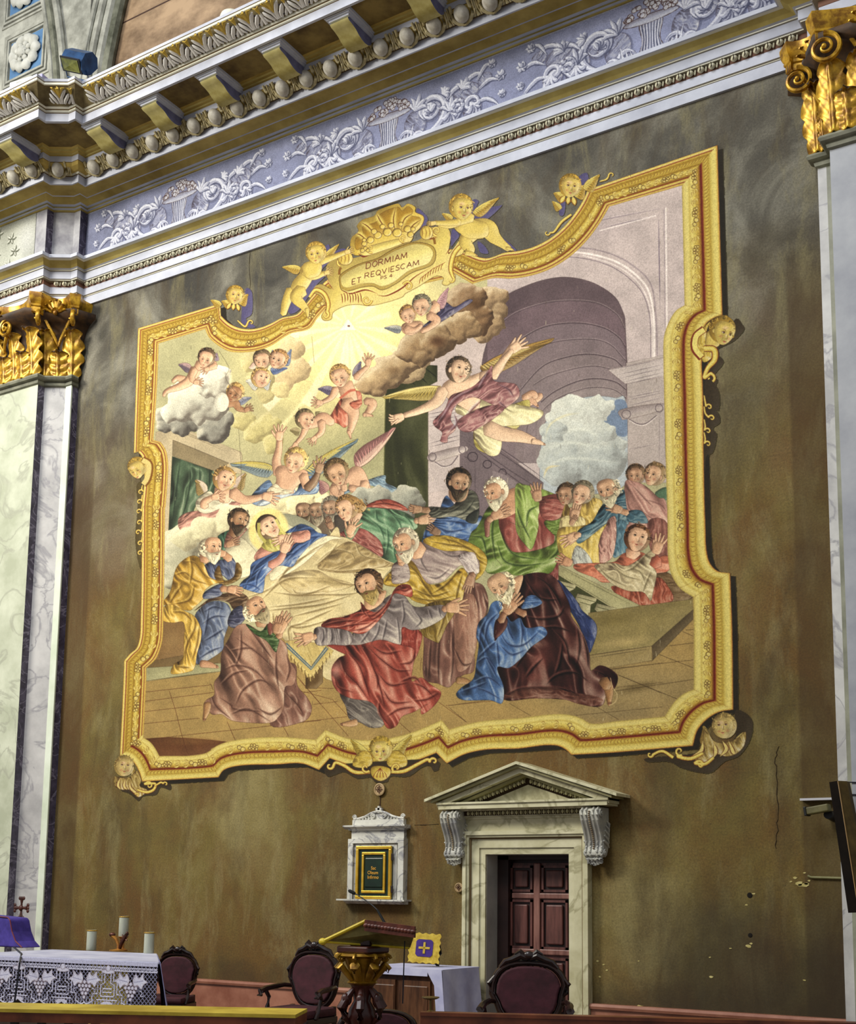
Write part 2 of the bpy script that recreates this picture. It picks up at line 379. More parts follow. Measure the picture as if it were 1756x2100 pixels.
    if beard:
        bc = hexc(beard if beard != 's' else hair)
        F(bc, [R(fx-.6, .22+fy), R(fx-.35, .42+fy), R(nx-.2, my-.09), R(nx, my-.14), R(nx+.2, my-.09), R(fx+.4, .42+fy), R(fx+.62, .2+fy), R(fx+.56, .8+fy), R(fx+.25+lx*.1, 1.22+fy), R(fx+lx*.2, 1.4+fy), R(fx-.28+lx*.1, 1.2+fy), R(fx-.55, .75+fy)], .6, line=.15)
        L('#7c2d24', r*.09, [R(nx-.14, my+.04), R(nx, my+.06), R(nx+.14, my+.03)], tp=1, al=.85)
        for i in range(22):
            a0 = rs.uniform(-.5, .5); b0 = rs.uniform(.5, 1.0); q = rs.uniform(.15, .35)
            L(bc*.55 if i % 2 else np.minimum(1, bc*1.3+.06), r*.045, [R(fx+a0, b0+fy), R(fx+a0*.8+rs.uniform(-.06, .06), b0+q*.5+fy), R(fx+a0*.65, b0+q+fy)], tp=1, al=.6)
    # curls / hair strands
    N = 34 if curl else 0
    for i in range(N):
        q = rs.uniform(math.pi*.93, math.pi*2.07) if not bald else (rs.uniform(math.pi*.75, math.pi*1.15) if lx > 0 else rs.uniform(-.45, .75))
        rad = rs.uniform(.78, 1.08); cx, cy = -lx*.22+rad*math.cos(q)*.93, -.1+rad*math.sin(q)*.98
        if bald: cx = (-.72 if lx > 0 else .72)+rs.uniform(-.22, .22); cy = rs.uniform(-.35, .65)
        a0 = rs.uniform(0, 6.28); rr = rs.uniform(.07, .16) if curl else rs.uniform(.14, .3)
        L(hc*.5 if i % 2 else np.minimum(1, hc*1.2+.05), r*.06, [R(cx+rr*math.cos(a0+w_), cy+rr*math.sin(a0+w_)) for w_ in (0, .9, 1.8, 2.6)], tp=1, al=.8)
def wing(bx, by, tx, ty, wd, c1='#cfc7b8', c2='#6f7fa0', side=1, n=11, c3=None):
    """feathered wing: leading edge from base to tip bows out, feathers trail on `side`"""
    d = np.array([tx-bx, ty-by], float); ln = np.hypot(*d); d /= ln; nn = np.array([-d[1], d[0]])*side
    b = np.array([bx, by], float)
    E = lambda u, v: tuple(b+d*u*ln+nn*v*wd)
    F(c2, [E(0, 0), E(.2, -.28), E(.5, -.3), E(.8, -.16), E(1, 0), E(.86, .22), E(.6, .5), E(.35, .75), E(.12, .7)], .4, line=.3)
    for i in range(n):
        f = i/(n-1); p0 = E(.06+.55*f, -.12); p1 = E(.1+.8*f, .2-.1*f); p2 = E(.16+.84*f, .82-.8*f)
        w = wd*.2
        L(hexc(c2)*.55, w*1.1, [p0, p1, p2], tp=1, al=.75); L(np.minimum(1, hexc(c2)*1.22), w*.7, [p0, p1, p2], tp=1, al=.75)
    for i in range(n):
        f = i/(n-1); p0 = E(.02+.5*f, -.18); p2 = E(.08+.6*f, .3-.25*f)
        L(hexc(c1)*.7, wd*.15, [p0, p2], tp=1, al=.6); L(c1, wd*.12, [p0, p2], tp=1, al=.8)
    L(c3 or c1, wd*.2, [E(0, 0), E(.2, -.2), E(.5, -.24), E(.8, -.12), E(.98, 0)], tp=1, al=.9)
    L('#4a382c', wd*.05, [E(0, -.05), E(.2, -.3), E(.5, -.32), E(.8, -.18), E(1, 0)], tp=1, al=.5)
def cloud(col, circ, k=.6):
    """billowing cloud: one height field shared by all its puffs"""
    c = tc([(x, y, r) for x, y, r in circ]); sd = int(abs(c[0, 0]*3+c[0, 1])) % 9999
    x0 = max(0, int((c[:, 0]-c[:, 2]*1.1).min())); x1 = min(P.w, int((c[:, 0]+c[:, 2]*1.1).max())+1)
    y0 = max(0, int((c[:, 1]-c[:, 2]*1.0).min())); y1 = min(P.h, int((c[:, 1]+c[:, 2]*1.0).max())+1)
    if x1-x0 < 4 or y1-y0 < 4: return
    yy, xx = np.mgrid[y0:y1, x0:x1].astype(np.float32); h, w = xx.shape; mr = float(c[:, 2].mean())
    n1 = noise(h, w, mr*.5, sd)-.5; n2 = noise(h, w, mr*.18, sd+1)-.5
    H = np.full((h, w), -1., np.float32)
    wx = n1*mr*.35+n2*mr*.12; wy = (noise(h, w, mr*.5, sd+2)-.5)*mr*.35
    for x, y, r in c:
        d = 1-((xx+wx-x)**2+((yy+wy-y)/.88)**2)/(r*r); H = np.maximum(H, np.where(d > 0, np.sqrt(np.maximum(d, 0))*r/mr, d*.5))
    H2 = blur(np.maximum(H, 0), mr*.1); gy, gx = np.gradient(H2); sh = np.clip((gx*.7+gy*.75)*mr*.8, -1, 1)
    put(np.clip(H*5, 0, 1), x0, y0, tone(col, k*1.0*sh+n2*.12+n1*.1), 1)
def folds(dark, light, segs, w=10):
    """crisp fold strokes: dark line with a lit ridge beside it"""
    for s in segs.split('|'):
        a = pts(s); b = a.copy(); b[:, 0] -= w*.75; b[:, 1] -= w*.5
        if light: L(light, w*1.2, b, tp=1, al=.42, soft=w*.3)
        L(dark, w*1.5, a, tp=1, al=.5, soft=w*.32); L(hexc(dark)*.75, w*.32, a, tp=1, al=.6)
# ---------------------------------------------------------------- the fresco
PAIRS = [
 (370,560,4,'330,248 205,460|335,350 238,530|400,410 312,595|480,448 400,642|580,460 500,652|680,440 620,640|760,405 740,600|830,368 900,500|960,335 1062,455|1010,280 1130,365|1070,205 1200,290'),
 (560,370,4,'440,820 520,1045|900,600 900,930|1560,560 1440,800'),
 (860,370,4,'350,575 270,750|552,638 437,850|702,592 612,803|830,575 760,806|950,540 910,784|1080,470 1070,730|1200,365 1230,632|1290,250 1380,490|1350,150 1490,340|1382,75 1562,215'),
 (1120,280,4,'1408,70 1118,402|1450,1465 1140,1385|1380,1490 1070,1430|1315,1540 1008,1530|1285,1640 972,1640|1280,1850 967,1850|1290,2100 972,2100'),
 (1100,920,4,'1375,0 1063,0|1390,640 1080,600|1403,860 1085,900|1430,945 1110,1030|1490,1005 1180,1145|1593,1020 1292,1222|1610,1500 1297,1500'),
 (1120,1240,2.294,'882,495 697,400|820,505 650,420|765,535 603,462|715,590 572,508|692,665 560,528|300,698 330,550|120,708 210,560|92,682 165,535|55,665 90,517'),
 (620,1440,2.294,'1007,220 1007,78|860,225 840,92|760,248 740,115|680,290 693,130|632,240 657,85|540,275 590,115|440,300 480,155|330,315 350,178|230,300 220,172|130,265 110,132|80,320 65,178|0,290 0,172'),
 (220,1380,4,'1400,752 1400,528|1020,775 1010,562|950,805 900,600|915,858 815,658|287,893 430,685|265,820 395,620|225,745 350,565|170,695 298,533|103,690 300,500|120,350 312,250|135,0 322,0'),
 (260,1040,4,'-22,1260 160,1322|30,1200 238,1250|78,1160 270,1180|105,1080 292,1100|115,900 302,900|125,0 315,0'),
 (230,640,4,'243,1600 440,1600|262,1400 458,1350|262,1260 460,1235|240,1180 440,1130|212,1150 400,1068|178,1160 340,1050|195,600 370,600|213,133 383,258'),
]
def frame_paths():
    o, i = [], []
    for ox, oy, s, q in PAIRS:
        for pr in q.split('|'):
            a = pts(pr); o.append(a[0]/s+(ox, oy)); i.append(a[1]/s+(ox, oy))
    return np.array(o), np.array(i)
def paint_scene():
    fo, fi = frame_paths()
    V(0, 0, 1)
    # the inner field's outline becomes the clip, the picture is laid down inside
    mid = fo*.35+fi*.65
    R = raster(tc(mid)); cm = np.zeros((P.h, P.w), np.float32); m, x0, y0 = R; cm[y0:y0+m.shape[0], x0:x0+m.shape[1]] = m
    P.clip = cm; P.id = 1
    F('#a9a67f', '225,285 1560,285 1560,1650 225,1650', 0, sm=False, line=0)
    B('#e9d98c', 715, 680, 420, 300, .95); B('#f2e49c', 715, 668, 260, 210, .9); B('#b3a873', 600, 900, 200, 140, .4)
    B('#9b9b76', 400, 740, 190, 120, .5)
    B('#97976a', 700, 960, 160, 130, .6); B('#8c8a63', 780, 870, 90, 130, .5)
    # rays
    for a0, ln, w in [(100,150,12),(118,185,14),(135,240,13),(152,190,10),(170,120,9),(190,100,8),(215,60,6),(250,50,6),(285,48,6),(320,80,7),(345,90,8),(8,85,8),(28,150,13),(48,120,12),(66,95,10),(82,130,12),(92,140,9)]:
        q = math.radians(a0); c, s = math.cos(q), math.sin(q)
        L('#e9dccb', None, [(715+14*c, 668+14*s, 2), (715+ln*.6*c, 668+ln*.6*s, w), (715+ln*c, 668+ln*s, w*1.5)], al=.5, sm=False, soft=1.5)
    L('#e6dca8', 8, '700,700 640,800 575,880', al=.55, soft=2)
    F('#cfdbd4', '696,678 731,677 714,654', .1, sm=False, line=.1); B('#8c4a3c', 715.5, 668.5, 4, 2.5, 1, hard=.4)
    # clouds behind, left
    V(230, 640)
    cloud('#c9b183', [(1480,300,110),(1520,480,115),(1400,560,100)], .25); cloud('#bcb07a', [(1180,400,120),(1220,560,110),(1250,680,80)], .2)
    cloud('#b7ad72', [(1080,880,100),(1180,980,110),(1290,920,100),(1320,1080,95)], .25)
    cloud('#cdbd86', [(1380,640,80)], .2)
    # canopy and building, left
    F('#b0a184', '360,985 560,945 1062,1150 1065,1330 860,1310 500,1050 470,1850 360,1960', .1, sm=False, line=.2)
    folds('#86765c', '#cbbfa2', '560,960 700,1030 930,1125|560,985 720,1050 935,1145|935,1110 1060,1160 1060,1300|500,1048 960,1240', 6)
    F('#8d7c5c', '500,1050 960,1240 855,1312 497,1180', .1, sm=False)
    F('#4f6b4f', '495,1185 855,1312 850,1480 700,1560 600,1800 460,1880', .25, sm=False, cloth=.75, ang=95, fs=1.4)
    folds('#2f4632', '#6f8b68', '560,1220 530,1450 500,1700|640,1240 640,1420 590,1640 520,1780|720,1270 720,1420 690,1520|800,1300 800,1440', 12)
    B('#87987c', 480, 1880, 140, 90, .5)
    # grey clouds, left
    cloud('#8a8984', [(430,850,90),(440,930,75),(560,900,130),(830,950,150),(760,1000,80),(930,880,70),(640,880,110)], .55)
    cloud('#b9bab2', [(480,830,90),(620,720,180),(560,800,120),(750,700,180),(830,780,130),(700,820,120)], .55)
    cloud('#c4c4bb', [(830,570,150),(900,520,90),(740,520,70)], .5)
    # big clouds behind the bed
    cloud('#a2a18a', [(560,1950,220),(480,2050,200),(750,1850,200)], .45)
    cloud('#cdc49a', [(1000,1720,200),(1180,1640,160),(1300,1640,200),(1500,1580,170),(1650,1560,140),(820,1780,110)], .4)
    cloud('#b9b69b', [(560,1880,130),(700,1790,110)], .4)
    V(600, 600)
    cloud('#cdc49a', [(80,1740,140),(260,1740,90),(330,1800,80)], .4)
    # pillar and curtain, centre
    F('#b8a9ae', '1115,340 1756,0 1756,2100 1115,2000', 0, sm=False, line=0)
    F('#454a22', '765,800 1010,590 1190,600 1190,730 1115,770 1115,2050 1000,2050 750,1560', .15, sm=False, cloth=.25, ang=90, fs=2)
    B('#383c1c', 930, 1250, 150, 200, .6); B('#5a5c35', 930, 950, 130, 100, .4)
    L('#6b6c3a', 8, '765,850 752,1560', al=.8); folds('#2d3314', None, '960,720 1010,760|1040,680 1110,750|1090,620 1190,700', 8)
    # architecture, right
    V(1000, 600)
    F('#b6a8b0', '0,-1300 1800,-1300 1800,1560 0,1560', 0, sm=False, line=0)
    B('#a294a0', 900, -600, 500, 260, .5); B('#c6bac2', 1300, -900, 300, 260, .5)
    V(1120, 280)
    folds('#84748a', '#d6cbd6', '100,770 440,690 985,585|440,755 930,645', 7); L('#dcd3dc', 9, '440,775 905,650', al=.8)
    L('#7d6e85', 10, '925,645 938,1420', tp=1); L('#ddd5de', 12, '985,585 995,1590', al=.8); L('#8d7f92', 4, '970,600 978,1580')
    L('#7c6d80', 9, '60,930 300,915 520,960 700,1050 860,1210 905,1500 915,1820', al=.7, soft=3)
    L('#e0d8e0', 16, '150,950 330,960 560,1020 720,1120 840,1260 885,1480 890,1810', al=.85)
    L('#7c6d80', 7, '60,985 300,1000 520,1060 690,1170 800,1300 855,1500 862,1820', al=.8)
    L('#d9d0d9', 12, '300,975 540,1045 710,1150 815,1290 868,1490 875,1815', al=.6)
    V(1000, 600)
    # barrel vault
    F('#6b5763', '-50,640 20,330 90,80 330,-60 600,-125 840,-90 1030,20 1110,150 1135,300 1140,900 1000,1400 400,1400 -50,1300', .1, sm=True, line=.3)
    for q, c in [('0,560 20,330 200,170 450,90 680,70 900,90 1060,180 1130,330', '#755f6d'), ('0,900 60,560 230,390 500,275 740,252 950,290 1080,370 1135,500', '#7b6976'),
                 ('100,1000 150,700 330,500 600,400 850,385 1010,430 1135,560', '#7f6e79'), ('230,1100 260,820 450,610 660,530 850,508 1030,545 1140,650', '#84747d'),
                 ('300,1200 330,900 500,710 700,630 880,605 1050,640 1140,720', '#887882'), ('400,1300 420,960 560,810 740,730 900,708 1050,735 1140,800', '#8b7c84'), ('440,1400 450,1040 560,900 760,800 900,780 1040,800 1140,870', '#93858c')]:
        a = pts(q); F(c, np.vstack([smooth(a, False), [[1140, 1400], [a[0, 0], 1400]]]), 0, sm=False, line=0)
    B('#5a4654', 150, 150, 330, 200, .5, ang=-35)
    for i, q in enumerate(['0,370 200,190 450,95 680,70 900,90 1060,180 1130,300', '190,460 330,350 500,275 740,252 950,290 1080,370 1135,450', '300,560 440,450 600,400 850,385 1010,430 1135,560', '255,820 450,610 660,530 850,508 1030,545 1110,610', '380,760 500,690 700,630 880,605 1050,640', '440,900 560,810 740,730 900,708 1050,735 1140,800', '400,1180 420,1020 560,880 760,800 900,780 1040,800 1140,870', '325,1180 335,1080 420,930']):
        L('#54434f', 9 if i % 2 else 5, q, al=.75); 
        b = pts(q)+(0, -9); L('#a99ba2', 5, b, al=.45)
    # sky through the arch
    F('#a3afc0', '440,1600 445,1200 480,1060 600,940 760,870 900,850 1050,865 1140,910 1155,1560 600,1660', 0, line=.4)
    F('#6880ac', '860,1040 1000,960 1060,880 1145,915 1148,1170 1010,1150 900,1090', 0, al=.9, line=0)
    cloud('#c3cacc', [(700,1000,180),(880,960,140),(1000,920,60),(620,1060,130)], .12); cloud('#b3bcc2', [(700,1250,230),(900,1200,180),(1030,1260,110),(560,1180,100),(980,1130,80)], .2)
    cloud('#a6b0b8', [(560,1350,150),(540,1150,110),(650,1400,200),(900,1400,220),(1080,1350,80),(560,1500,90)], .2)
    for q in ['500,1280 700,1230 1000,1290', '480,1420 700,1360 1100,1400', '560,1170 760,1120 920,1180']: L('#cfd7d6', 26, q, tp=1, al=.5, soft=10)
    L('#d8cfa0', 16, '470,1190 520,1080 640,1010 760,990', al=.6, soft=6, tp=1); L('#cfc08f', 18, '460,1520 500,1440 600,1420', al=.8, soft=5, tp=1)
    # right pier with cornice
    F('#aa9ea2', '1140,580 1500,500 1500,1560 1155,1560 1150,900', 0, sm=False, line=.3)
    F('#b5aab0', '990,635 1450,535 1455,690 1130,750', .1, sm=False); folds('#716271', '#d9d0d6', '990,640 1445,545|1050,680 1450,590|1060,710 1450,620|1110,735 1450,655|1130,755 1450,680|1140,865 1450,800|1140,885 1450,820|1150,930 1450,860', 5)
    F('#a79aa1', '1100,960 1440,910 1450,960 1150,1040 1100,1030', .3); L('#6d5e6a', 6, ell(1140, 1000, 36, 34), closed=True); L('#6d5e6a', 6, ell(1410, 950, 30, 32), closed=True)
    L('#6d5e6a', 7, '1165,1040 1230,1075 1300,1075 1390,1010'); L('#cfc5cc', 7, '1170,1050 1230,1085 1300,1085 1395,1015', al=.8)
    folds('#6f6270', '#cbc1c6', '1160,1290 1400,1240|1410,990 1412,1400|1450,860 1462,1400', 4)
    # left columns with entablature
    V(600, 600)
    F('#b5a8ae', '1115,1000 1390,950 1375,1600 1115,1650', 0, sm=False, line=.2)
    F('#756570', '1375,1130 1500,1150 1756,1330 2060,1560 2040,2000 1375,2100', .1, sm=False, line=.2)
    folds('#5d4d5a', '#cdc3c9', '1115,1000 1395,945|1115,1030 1390,975|1115,1060 1385,1010|1120,1240 1395,1165|1120,1270 1395,1200|1120,1100 1380,1040', 6)
    F('#a99ca3', '1125,1330 1400,1260 1420,1310 1160,1390', .4); L('#6d5e6a', 7, ell(1150, 1350, 30, 34), closed=True); L('#6d5e6a', 7, ell(1395, 1290, 28, 32), closed=True)
    L('#6d5e6a', 8, '1170,1390 1230,1425 1300,1415 1360,1340'); L('#cfc5cc', 6, '1175,1400 1235,1435 1305,1422', al=.8)
    folds('#493a47', '#94858f', '1380,1170 1756,1440 2040,1620|1400,1210 1756,1480 2040,1680|1440,1150 1756,1350 2090,1590|1480,1140 1756,1310 2110,1560|1400,1340 1500,1390', 6)
    L('#493a47', 7, ell(1480, 1350, 40, 38), closed=True); L('#493a47', 7, ell(1600, 1410, 34, 32), closed=True); L('#493a47', 7, ell(1725, 1480, 30, 32), closed=True)
    F('#83747e', '1640,1460 1756,1500 2060,1700 2060,2000 1640,2000', 0, sm=False, line=.1); folds('#5a4a56', None, '1500,1400 1500,1700|1610,1500 1610,1750|1890,1600 1890,1750', 5)
    # brown clouds
    cloud('#a88a66', [(1600,60,120),(1690,40,90),(1690,140,90),(1640,260,110),(1560,330,100)], .45)
    cloud('#8f6b48', [(1440,60,160),(1500,170,130),(1370,120,120),(1540,240,120)], .5); cloud('#a5845c', [(1400,260,120),(1290,300,110),(1470,300,90),(1350,330,100)], .5)
    cloud('#bda37c', [(1060,560,70),(1010,640,90),(930,680,90)], .4); cloud('#b09169', [(780,660,150),(880,600,120),(700,710,130),(620,750,100),(960,600,90),(700,800,80)], .55)
    cloud('#9f7f59', [(1180,390,160),(1090,350,120),(1010,420,110),(950,490,100),(1060,520,100),(1260,420,90)], .55)
    B('#5b3118', 1190, 400, 110, 80, .75); B('#6b421f', 1500, 90, 90, 70, .6); B('#cdb58a', 640, 700, 80, 60, .5); B('#7a5632', 830, 640, 90, 50, .5)
    # two putti on the brown cloud
    F('#4f4a78', '1180,180 1250,80 1330,120 1440,60 1480,70 1400,130 1260,220 1200,250 1090,280 1060,290', .4, cloth=.6, ang=-35)
    wing(1180, 130, 1280, -40, 70, '#c99aa6', '#a97a88', 1, 7); wing(900, 290, 755, 290, 60, '#c2c0bd', '#6f7684', -1, 7)
    limb(SK, '1140,110,110 1190,140,90'); limb(SK, '1120,190,75 1190,230,60 1120,290,48 1060,320,40'); F(SK, '900,270 960,240 1060,240 1060,300 980,350 910,330', .6); limb(SK, '930,300,70 1000,310,46 1060,270,38')
    head(950, 185, 72, -20, -.2, .5, '#c28f4d', kid=1); head(1060, 110, 82, -12, -.35, .55, '#7d7560', kid=1)
    # three cherub heads
    V(230, 640)
    wing(1180, 450, 1125, 460, 50, '#dcc2b4', '#c7a79c', 1, 5); wing(1400, 440, 1470, 305, 60, '#9fa9c4', '#5d6f9e', 1, 8); wing(1330, 370, 1320, 310, 40, '#a9b0c4', '#7585aa', -1, 5); wing(1300, 470, 1440, 460, 60, '#8d9bc0', '#4e62a0', 1, 7)
    wing(1210, 590, 1100, 560, 80, '#dedad0', '#b7b7b4', -1, 8); wing(1230, 600, 1300, 555, 80, '#dedad0', '#a9adb4', 1, 8)
    head(1232, 395, 78, -8, -.2, .5, '#7c6546', kid=1); head(1360, 392, 80, 20, -.3, .1, '#b5824a', kid=1); head(1225, 545, 82, 15, .35, -.5, '#c5a05a', kid=1)
    # cherub lying on the grey cloud
    wing(650, 450, 548, 430, 70, '#b08d92', '#6c5a70', -1, 8); wing(840, 400, 860, 335, 45, '#b493a2', '#8a7590', 1, 5)
    limb(SK, '590,560,70 540,540,45 500,570,34'); limb(SK, '690,470,90 640,560,80 560,610,62 450,650,38 425,690,26'); limb(SK, '680,470,60 655,540,50 690,580,38'); hand(680, 578, 0, 52)
    limb(SK, '700,440,80 800,430,74 850,440,60'); limb(SK, '850,440,55 790,465,40'); hand(790, 465, 160, 46); head(772, 378, 74, 15, -.1, .55, '#6b4f37', kid=1)
    # cherub right of the cloud
    wing(1030, 730, 1145, 700, 55, '#9d9db0', '#6d7494', 1, 7); limb('#a87450', '940,740,90 1010,750,70 1040,790,50 1100,810,34'); hand(1095, 808, -25, 50, '#a87450'); head(1005, 665, 76, 18, -.2, .5, '#c09850', skin='#a87450', kid=1)
    F('#c4c4bb', ell(900, 740, 60, 80), .3, line=.1)
    L('#e5dfc9', 30, '880,450 960,500 975,640', tp=1, al=.6, soft=10)
    # pair of flying cherubs, centre
    V(600, 600)
    wing(500, 690, 560, 565, 70, '#9c93a6', '#6c6488', 1, 8); wing(340, 790, 212, 790, 70, '#8f86a0', '#5d5478', -1, 8)
    wing(240, 980, 215, 1060, 60, '#c7b893', '#8f8258', 1, 6); wing(60, 1130, -20, 1130, 60, '#b09f74', '#85764a', -1, 7)
    limb(SK, '520,700,60 570,650,46 625,600,34'); hand(620, 590, -80, 66); limb(SK, '600,890,60 660,910,70 640,960,62 605,1000,40'); foot(600, 1005, 0, 62)
    F('#c8644c', '400,870 320,1000 290,1040 380,1080 430,1110 470,1060 470,960 540,960 570,900 560,820 500,810', .5, cloth=.7, ang=70); 
    limb(SK, '430,750,130 460,830,130 480,900,120'); limb(SK, '440,900,120 500,980,100 490,1080,66 470,1150,44'); foot(465, 1150, 65, 52)
    limb(SK, '360,790,66 320,860,48 240,905,32'); hand(240, 908, 190, 62); L('#c8644c', 20, '390,870 470,810 520,800'); F('#c8644c', '470,910 560,880 570,920 520,960', .5, cloth=.5)
    head(390, 690, 88, -18, -.25, .45, '#c49a55', kid=1)
    limb(SK, '120,1090,70 200,1060,90 260,1030,90 330,1070,60'); limb(SK, '240,1060,70 240,1140,52 190,1190,34'); hand(190, 1190, 140, 54); limb(SK, '110,1110,60 80,1180,42 30,1240,30'); hand(30, 1240, 115, 56); head(110, 1045, 82, 8, .6, -.1, '#7c6a48', kid=1)
    # the large flying angel
    wing(1230, 780, 740, 860, 110, '#cdb968', '#a88f3e', -1, 15, '#e0cf80'); V(1000, 600); wing(-60, 620, 550, 375, 120, '#c9b26a', '#9a7636', 1, 15, '#b98e3c'); V(600, 600)
    limb(SK, '1940,900,70 2010,870,60 2040,840,50'); V(1000, 600); foot(345, 870, 35, 95); limb(SK, '300,870,60 370,830,56 400,860,50')
    F('#b8ab52', '-60,880 150,930 330,880 355,940 400,970 390,1010 300,1040 240,1120 130,1100 20,1180 110,1230 60,1330 10,1330 -110,1230', .45, cloth=.6, ang=25)
    V(600, 600)
    F('#d6cfa0', '1400,870 1560,850 1720,900 2000,950 2060,1000 1950,1080 1700,1110 1720,1230 1690,1330 1600,1330 1500,1200 1480,1050 1340,980', .5, cloth=.7, ang=30)
    limb('#d9b497', '1600,1110,130 1720,1160,120 1860,1180,100 1990,1220,56'); foot(1990, 1225, 8, 85, '#d9b497')
    limb('#d9b497', '1330,800,190 1420,860,170 1500,920,150'); F('#d9b497', '1230,770 1320,700 1440,690 1560,660 1520,760 1440,840 1280,870', .5)
    limb('#d9b497', '1560,700,100 1680,640,76 1756,510,56 1830,400,42'); V(1000, 600); hand(205, 470, -35, 105, '#d9b497', spread=.8); limb('#d9b497', '40,690,90 110,590,66 200,475,44'); V(600, 600)
    limb('#d9b497', '1240,800,100 1180,900,90 1040,970,62 920,1010,44'); hand(900, 1020, 165, 90, '#d9b497', spread=.35, curl=.5); limb('#d9b497', '870,1040,16 840,1065,14 812,1088,10')
    F('#9c6068', '1500,760 1600,650 1640,600 1650,720 1760,740 1840,760 1860,860 1720,960 1640,920 1480,860 1340,930 1300,1040 1340,1120 1280,1180 1270,1230 1215,1220 1230,1150 1170,1100 1160,1050 1250,960 1300,850 1400,810', .45, cloth=.85, ang=-35, fs=.9)
    folds('#6e3440', '#a9b0cf', '1500,800 1400,840 1320,900 1250,1010 1190,1090|1560,880 1480,960 1400,1060|1640,920 1540,1000 1450,1090|1620,640 1570,730 1530,800|1700,900 1760,950|1330,1000 1350,1080 1280,1160|1700,760 1780,800 1820,860', 14)
    F('#9c6068', '1600,930 1740,960 1500,1130 1380,1130 1370,1040', .45, cloth=.8, ang=-30)
    head(1370, 640, 108, 14, .35, -.5, '#6e5840', skin='#d9b497')
    # canopy angels above the bed
    V(230, 640)
    wing(1340, 1280, 970, 1245, 110, '#cfc06a', '#6d7f8c', -1, 14, '#c8b24a'); 
    V(600, 600); wing(110, 1470, 540, 1200, 110, '#cfc06a', '#5f7688', 1, 14, '#c8b24a'); wing(530, 1440, 850, 1110, 120, '#cfa79c', '#a86f70', -1, 14, '#d9b8a8'); wing(300, 1620, 215, 1540, 90, '#b98a84', '#96646a', -1, 8)
    V(230, 640)
    wing(780, 1470, 690, 1375, 100, '#d0bcae', '#9c8048', -1, 10); wing(1000, 1440, 1095, 1320, 90, '#c4b0aa', '#9c8048', 1, 10)
    F('#5f7fb4', '1150,1500 1280,1380 1340,1440 1500,1480 1560,1370 1680,1350 1690,1480 1560,1500 1400,1520 1250,1590 1150,1570', .45, cloth=.75, ang=-25)
    F('#9fb0c9', '1200,1570 1400,1440 1500,1460 1480,1500 1330,1550 1230,1590', .4, cloth=.6, ang=-25)
    limb(SK, '1370,1330,90 1350,1230,72 1370,1130,56 1375,1050,46'); hand(1372, 1040, -85, 84); F(SK, '1340,1300 1400,1260 1590,1300 1590,1360 1500,1450 1480,1490 1330,1470 1350,1380', .5); F('#c9bfa4', '1270,1480 1340,1410 1400,1450 1490,1470 1400,1500', .4, cloth=.6)
    limb(SK, '1570,1340,80 1600,1440,70'); limb('#8d684e', '1600,1450,70 1660,1400,56 1690,1320,46'); V(600, 600); limb('#8d684e', '120,1610,70 180,1540,56 215,1470,42'); hand(215, 1465, -70, 88, '#9b7458'); V(230, 640)
    head(1500, 1225, 100, 12, -.25, .5, '#d2ae5c', skin='#d0a482')
    F('#c08478', '550,1690 640,1640 820,1620 940,1560 1060,1570 960,1640 830,1700 700,1760 600,1810 550,1770', .45, cloth=.7, ang=-30)
    F('#c4bfa8', '690,1600 700,1540 800,1470 860,1520 960,1490 980,1560 800,1650 720,1640', .4, cloth=.6)
    limb(SK, '880,1470,150 920,1500,130 940,1540,110'); limb(SK, '990,1480,100 1080,1540,76 1180,1530,56 1250,1510,40'); hand(1250, 1510, 15, 92, spread=.7)
    limb(SK, '760,1600,70 760,1560,60 830,1520,44'); hand(830, 1520, -5, 72); head(925, 1375, 98, 22, .3, -.45, '#b88d48')
    V(600, 600)
    F('#6f8fae', '620,1540 760,1500 770,1560 860,1610 800,1660 700,1600 600,1590 420,1660 420,1640', .4, cloth=.7, ang=20)
    F('#cda083', '330,1560 420,1500 500,1430 580,1450 640,1590 620,1640 480,1640 460,1560 400,1660 380,1690 310,1660', .5); limb('#cda083', '600,1560,80 570,1620,66 470,1600,46'); limb('#c4977a', '330,1600,70 390,1680,50 410,1620,40'); hand(430, 1620, -100, 66, spread=.15); head(365, 1480, 105, -25, -.15, .6, '#7d6038', skin='#b98b68')
    # clouds in front of the pillar
    cloud('#8e918a', [(700,1700,130),(560,1700,110),(930,1700,130),(1000,1720,90),(900,1800,110),(820,1720,80)], .4)
P2 = 1
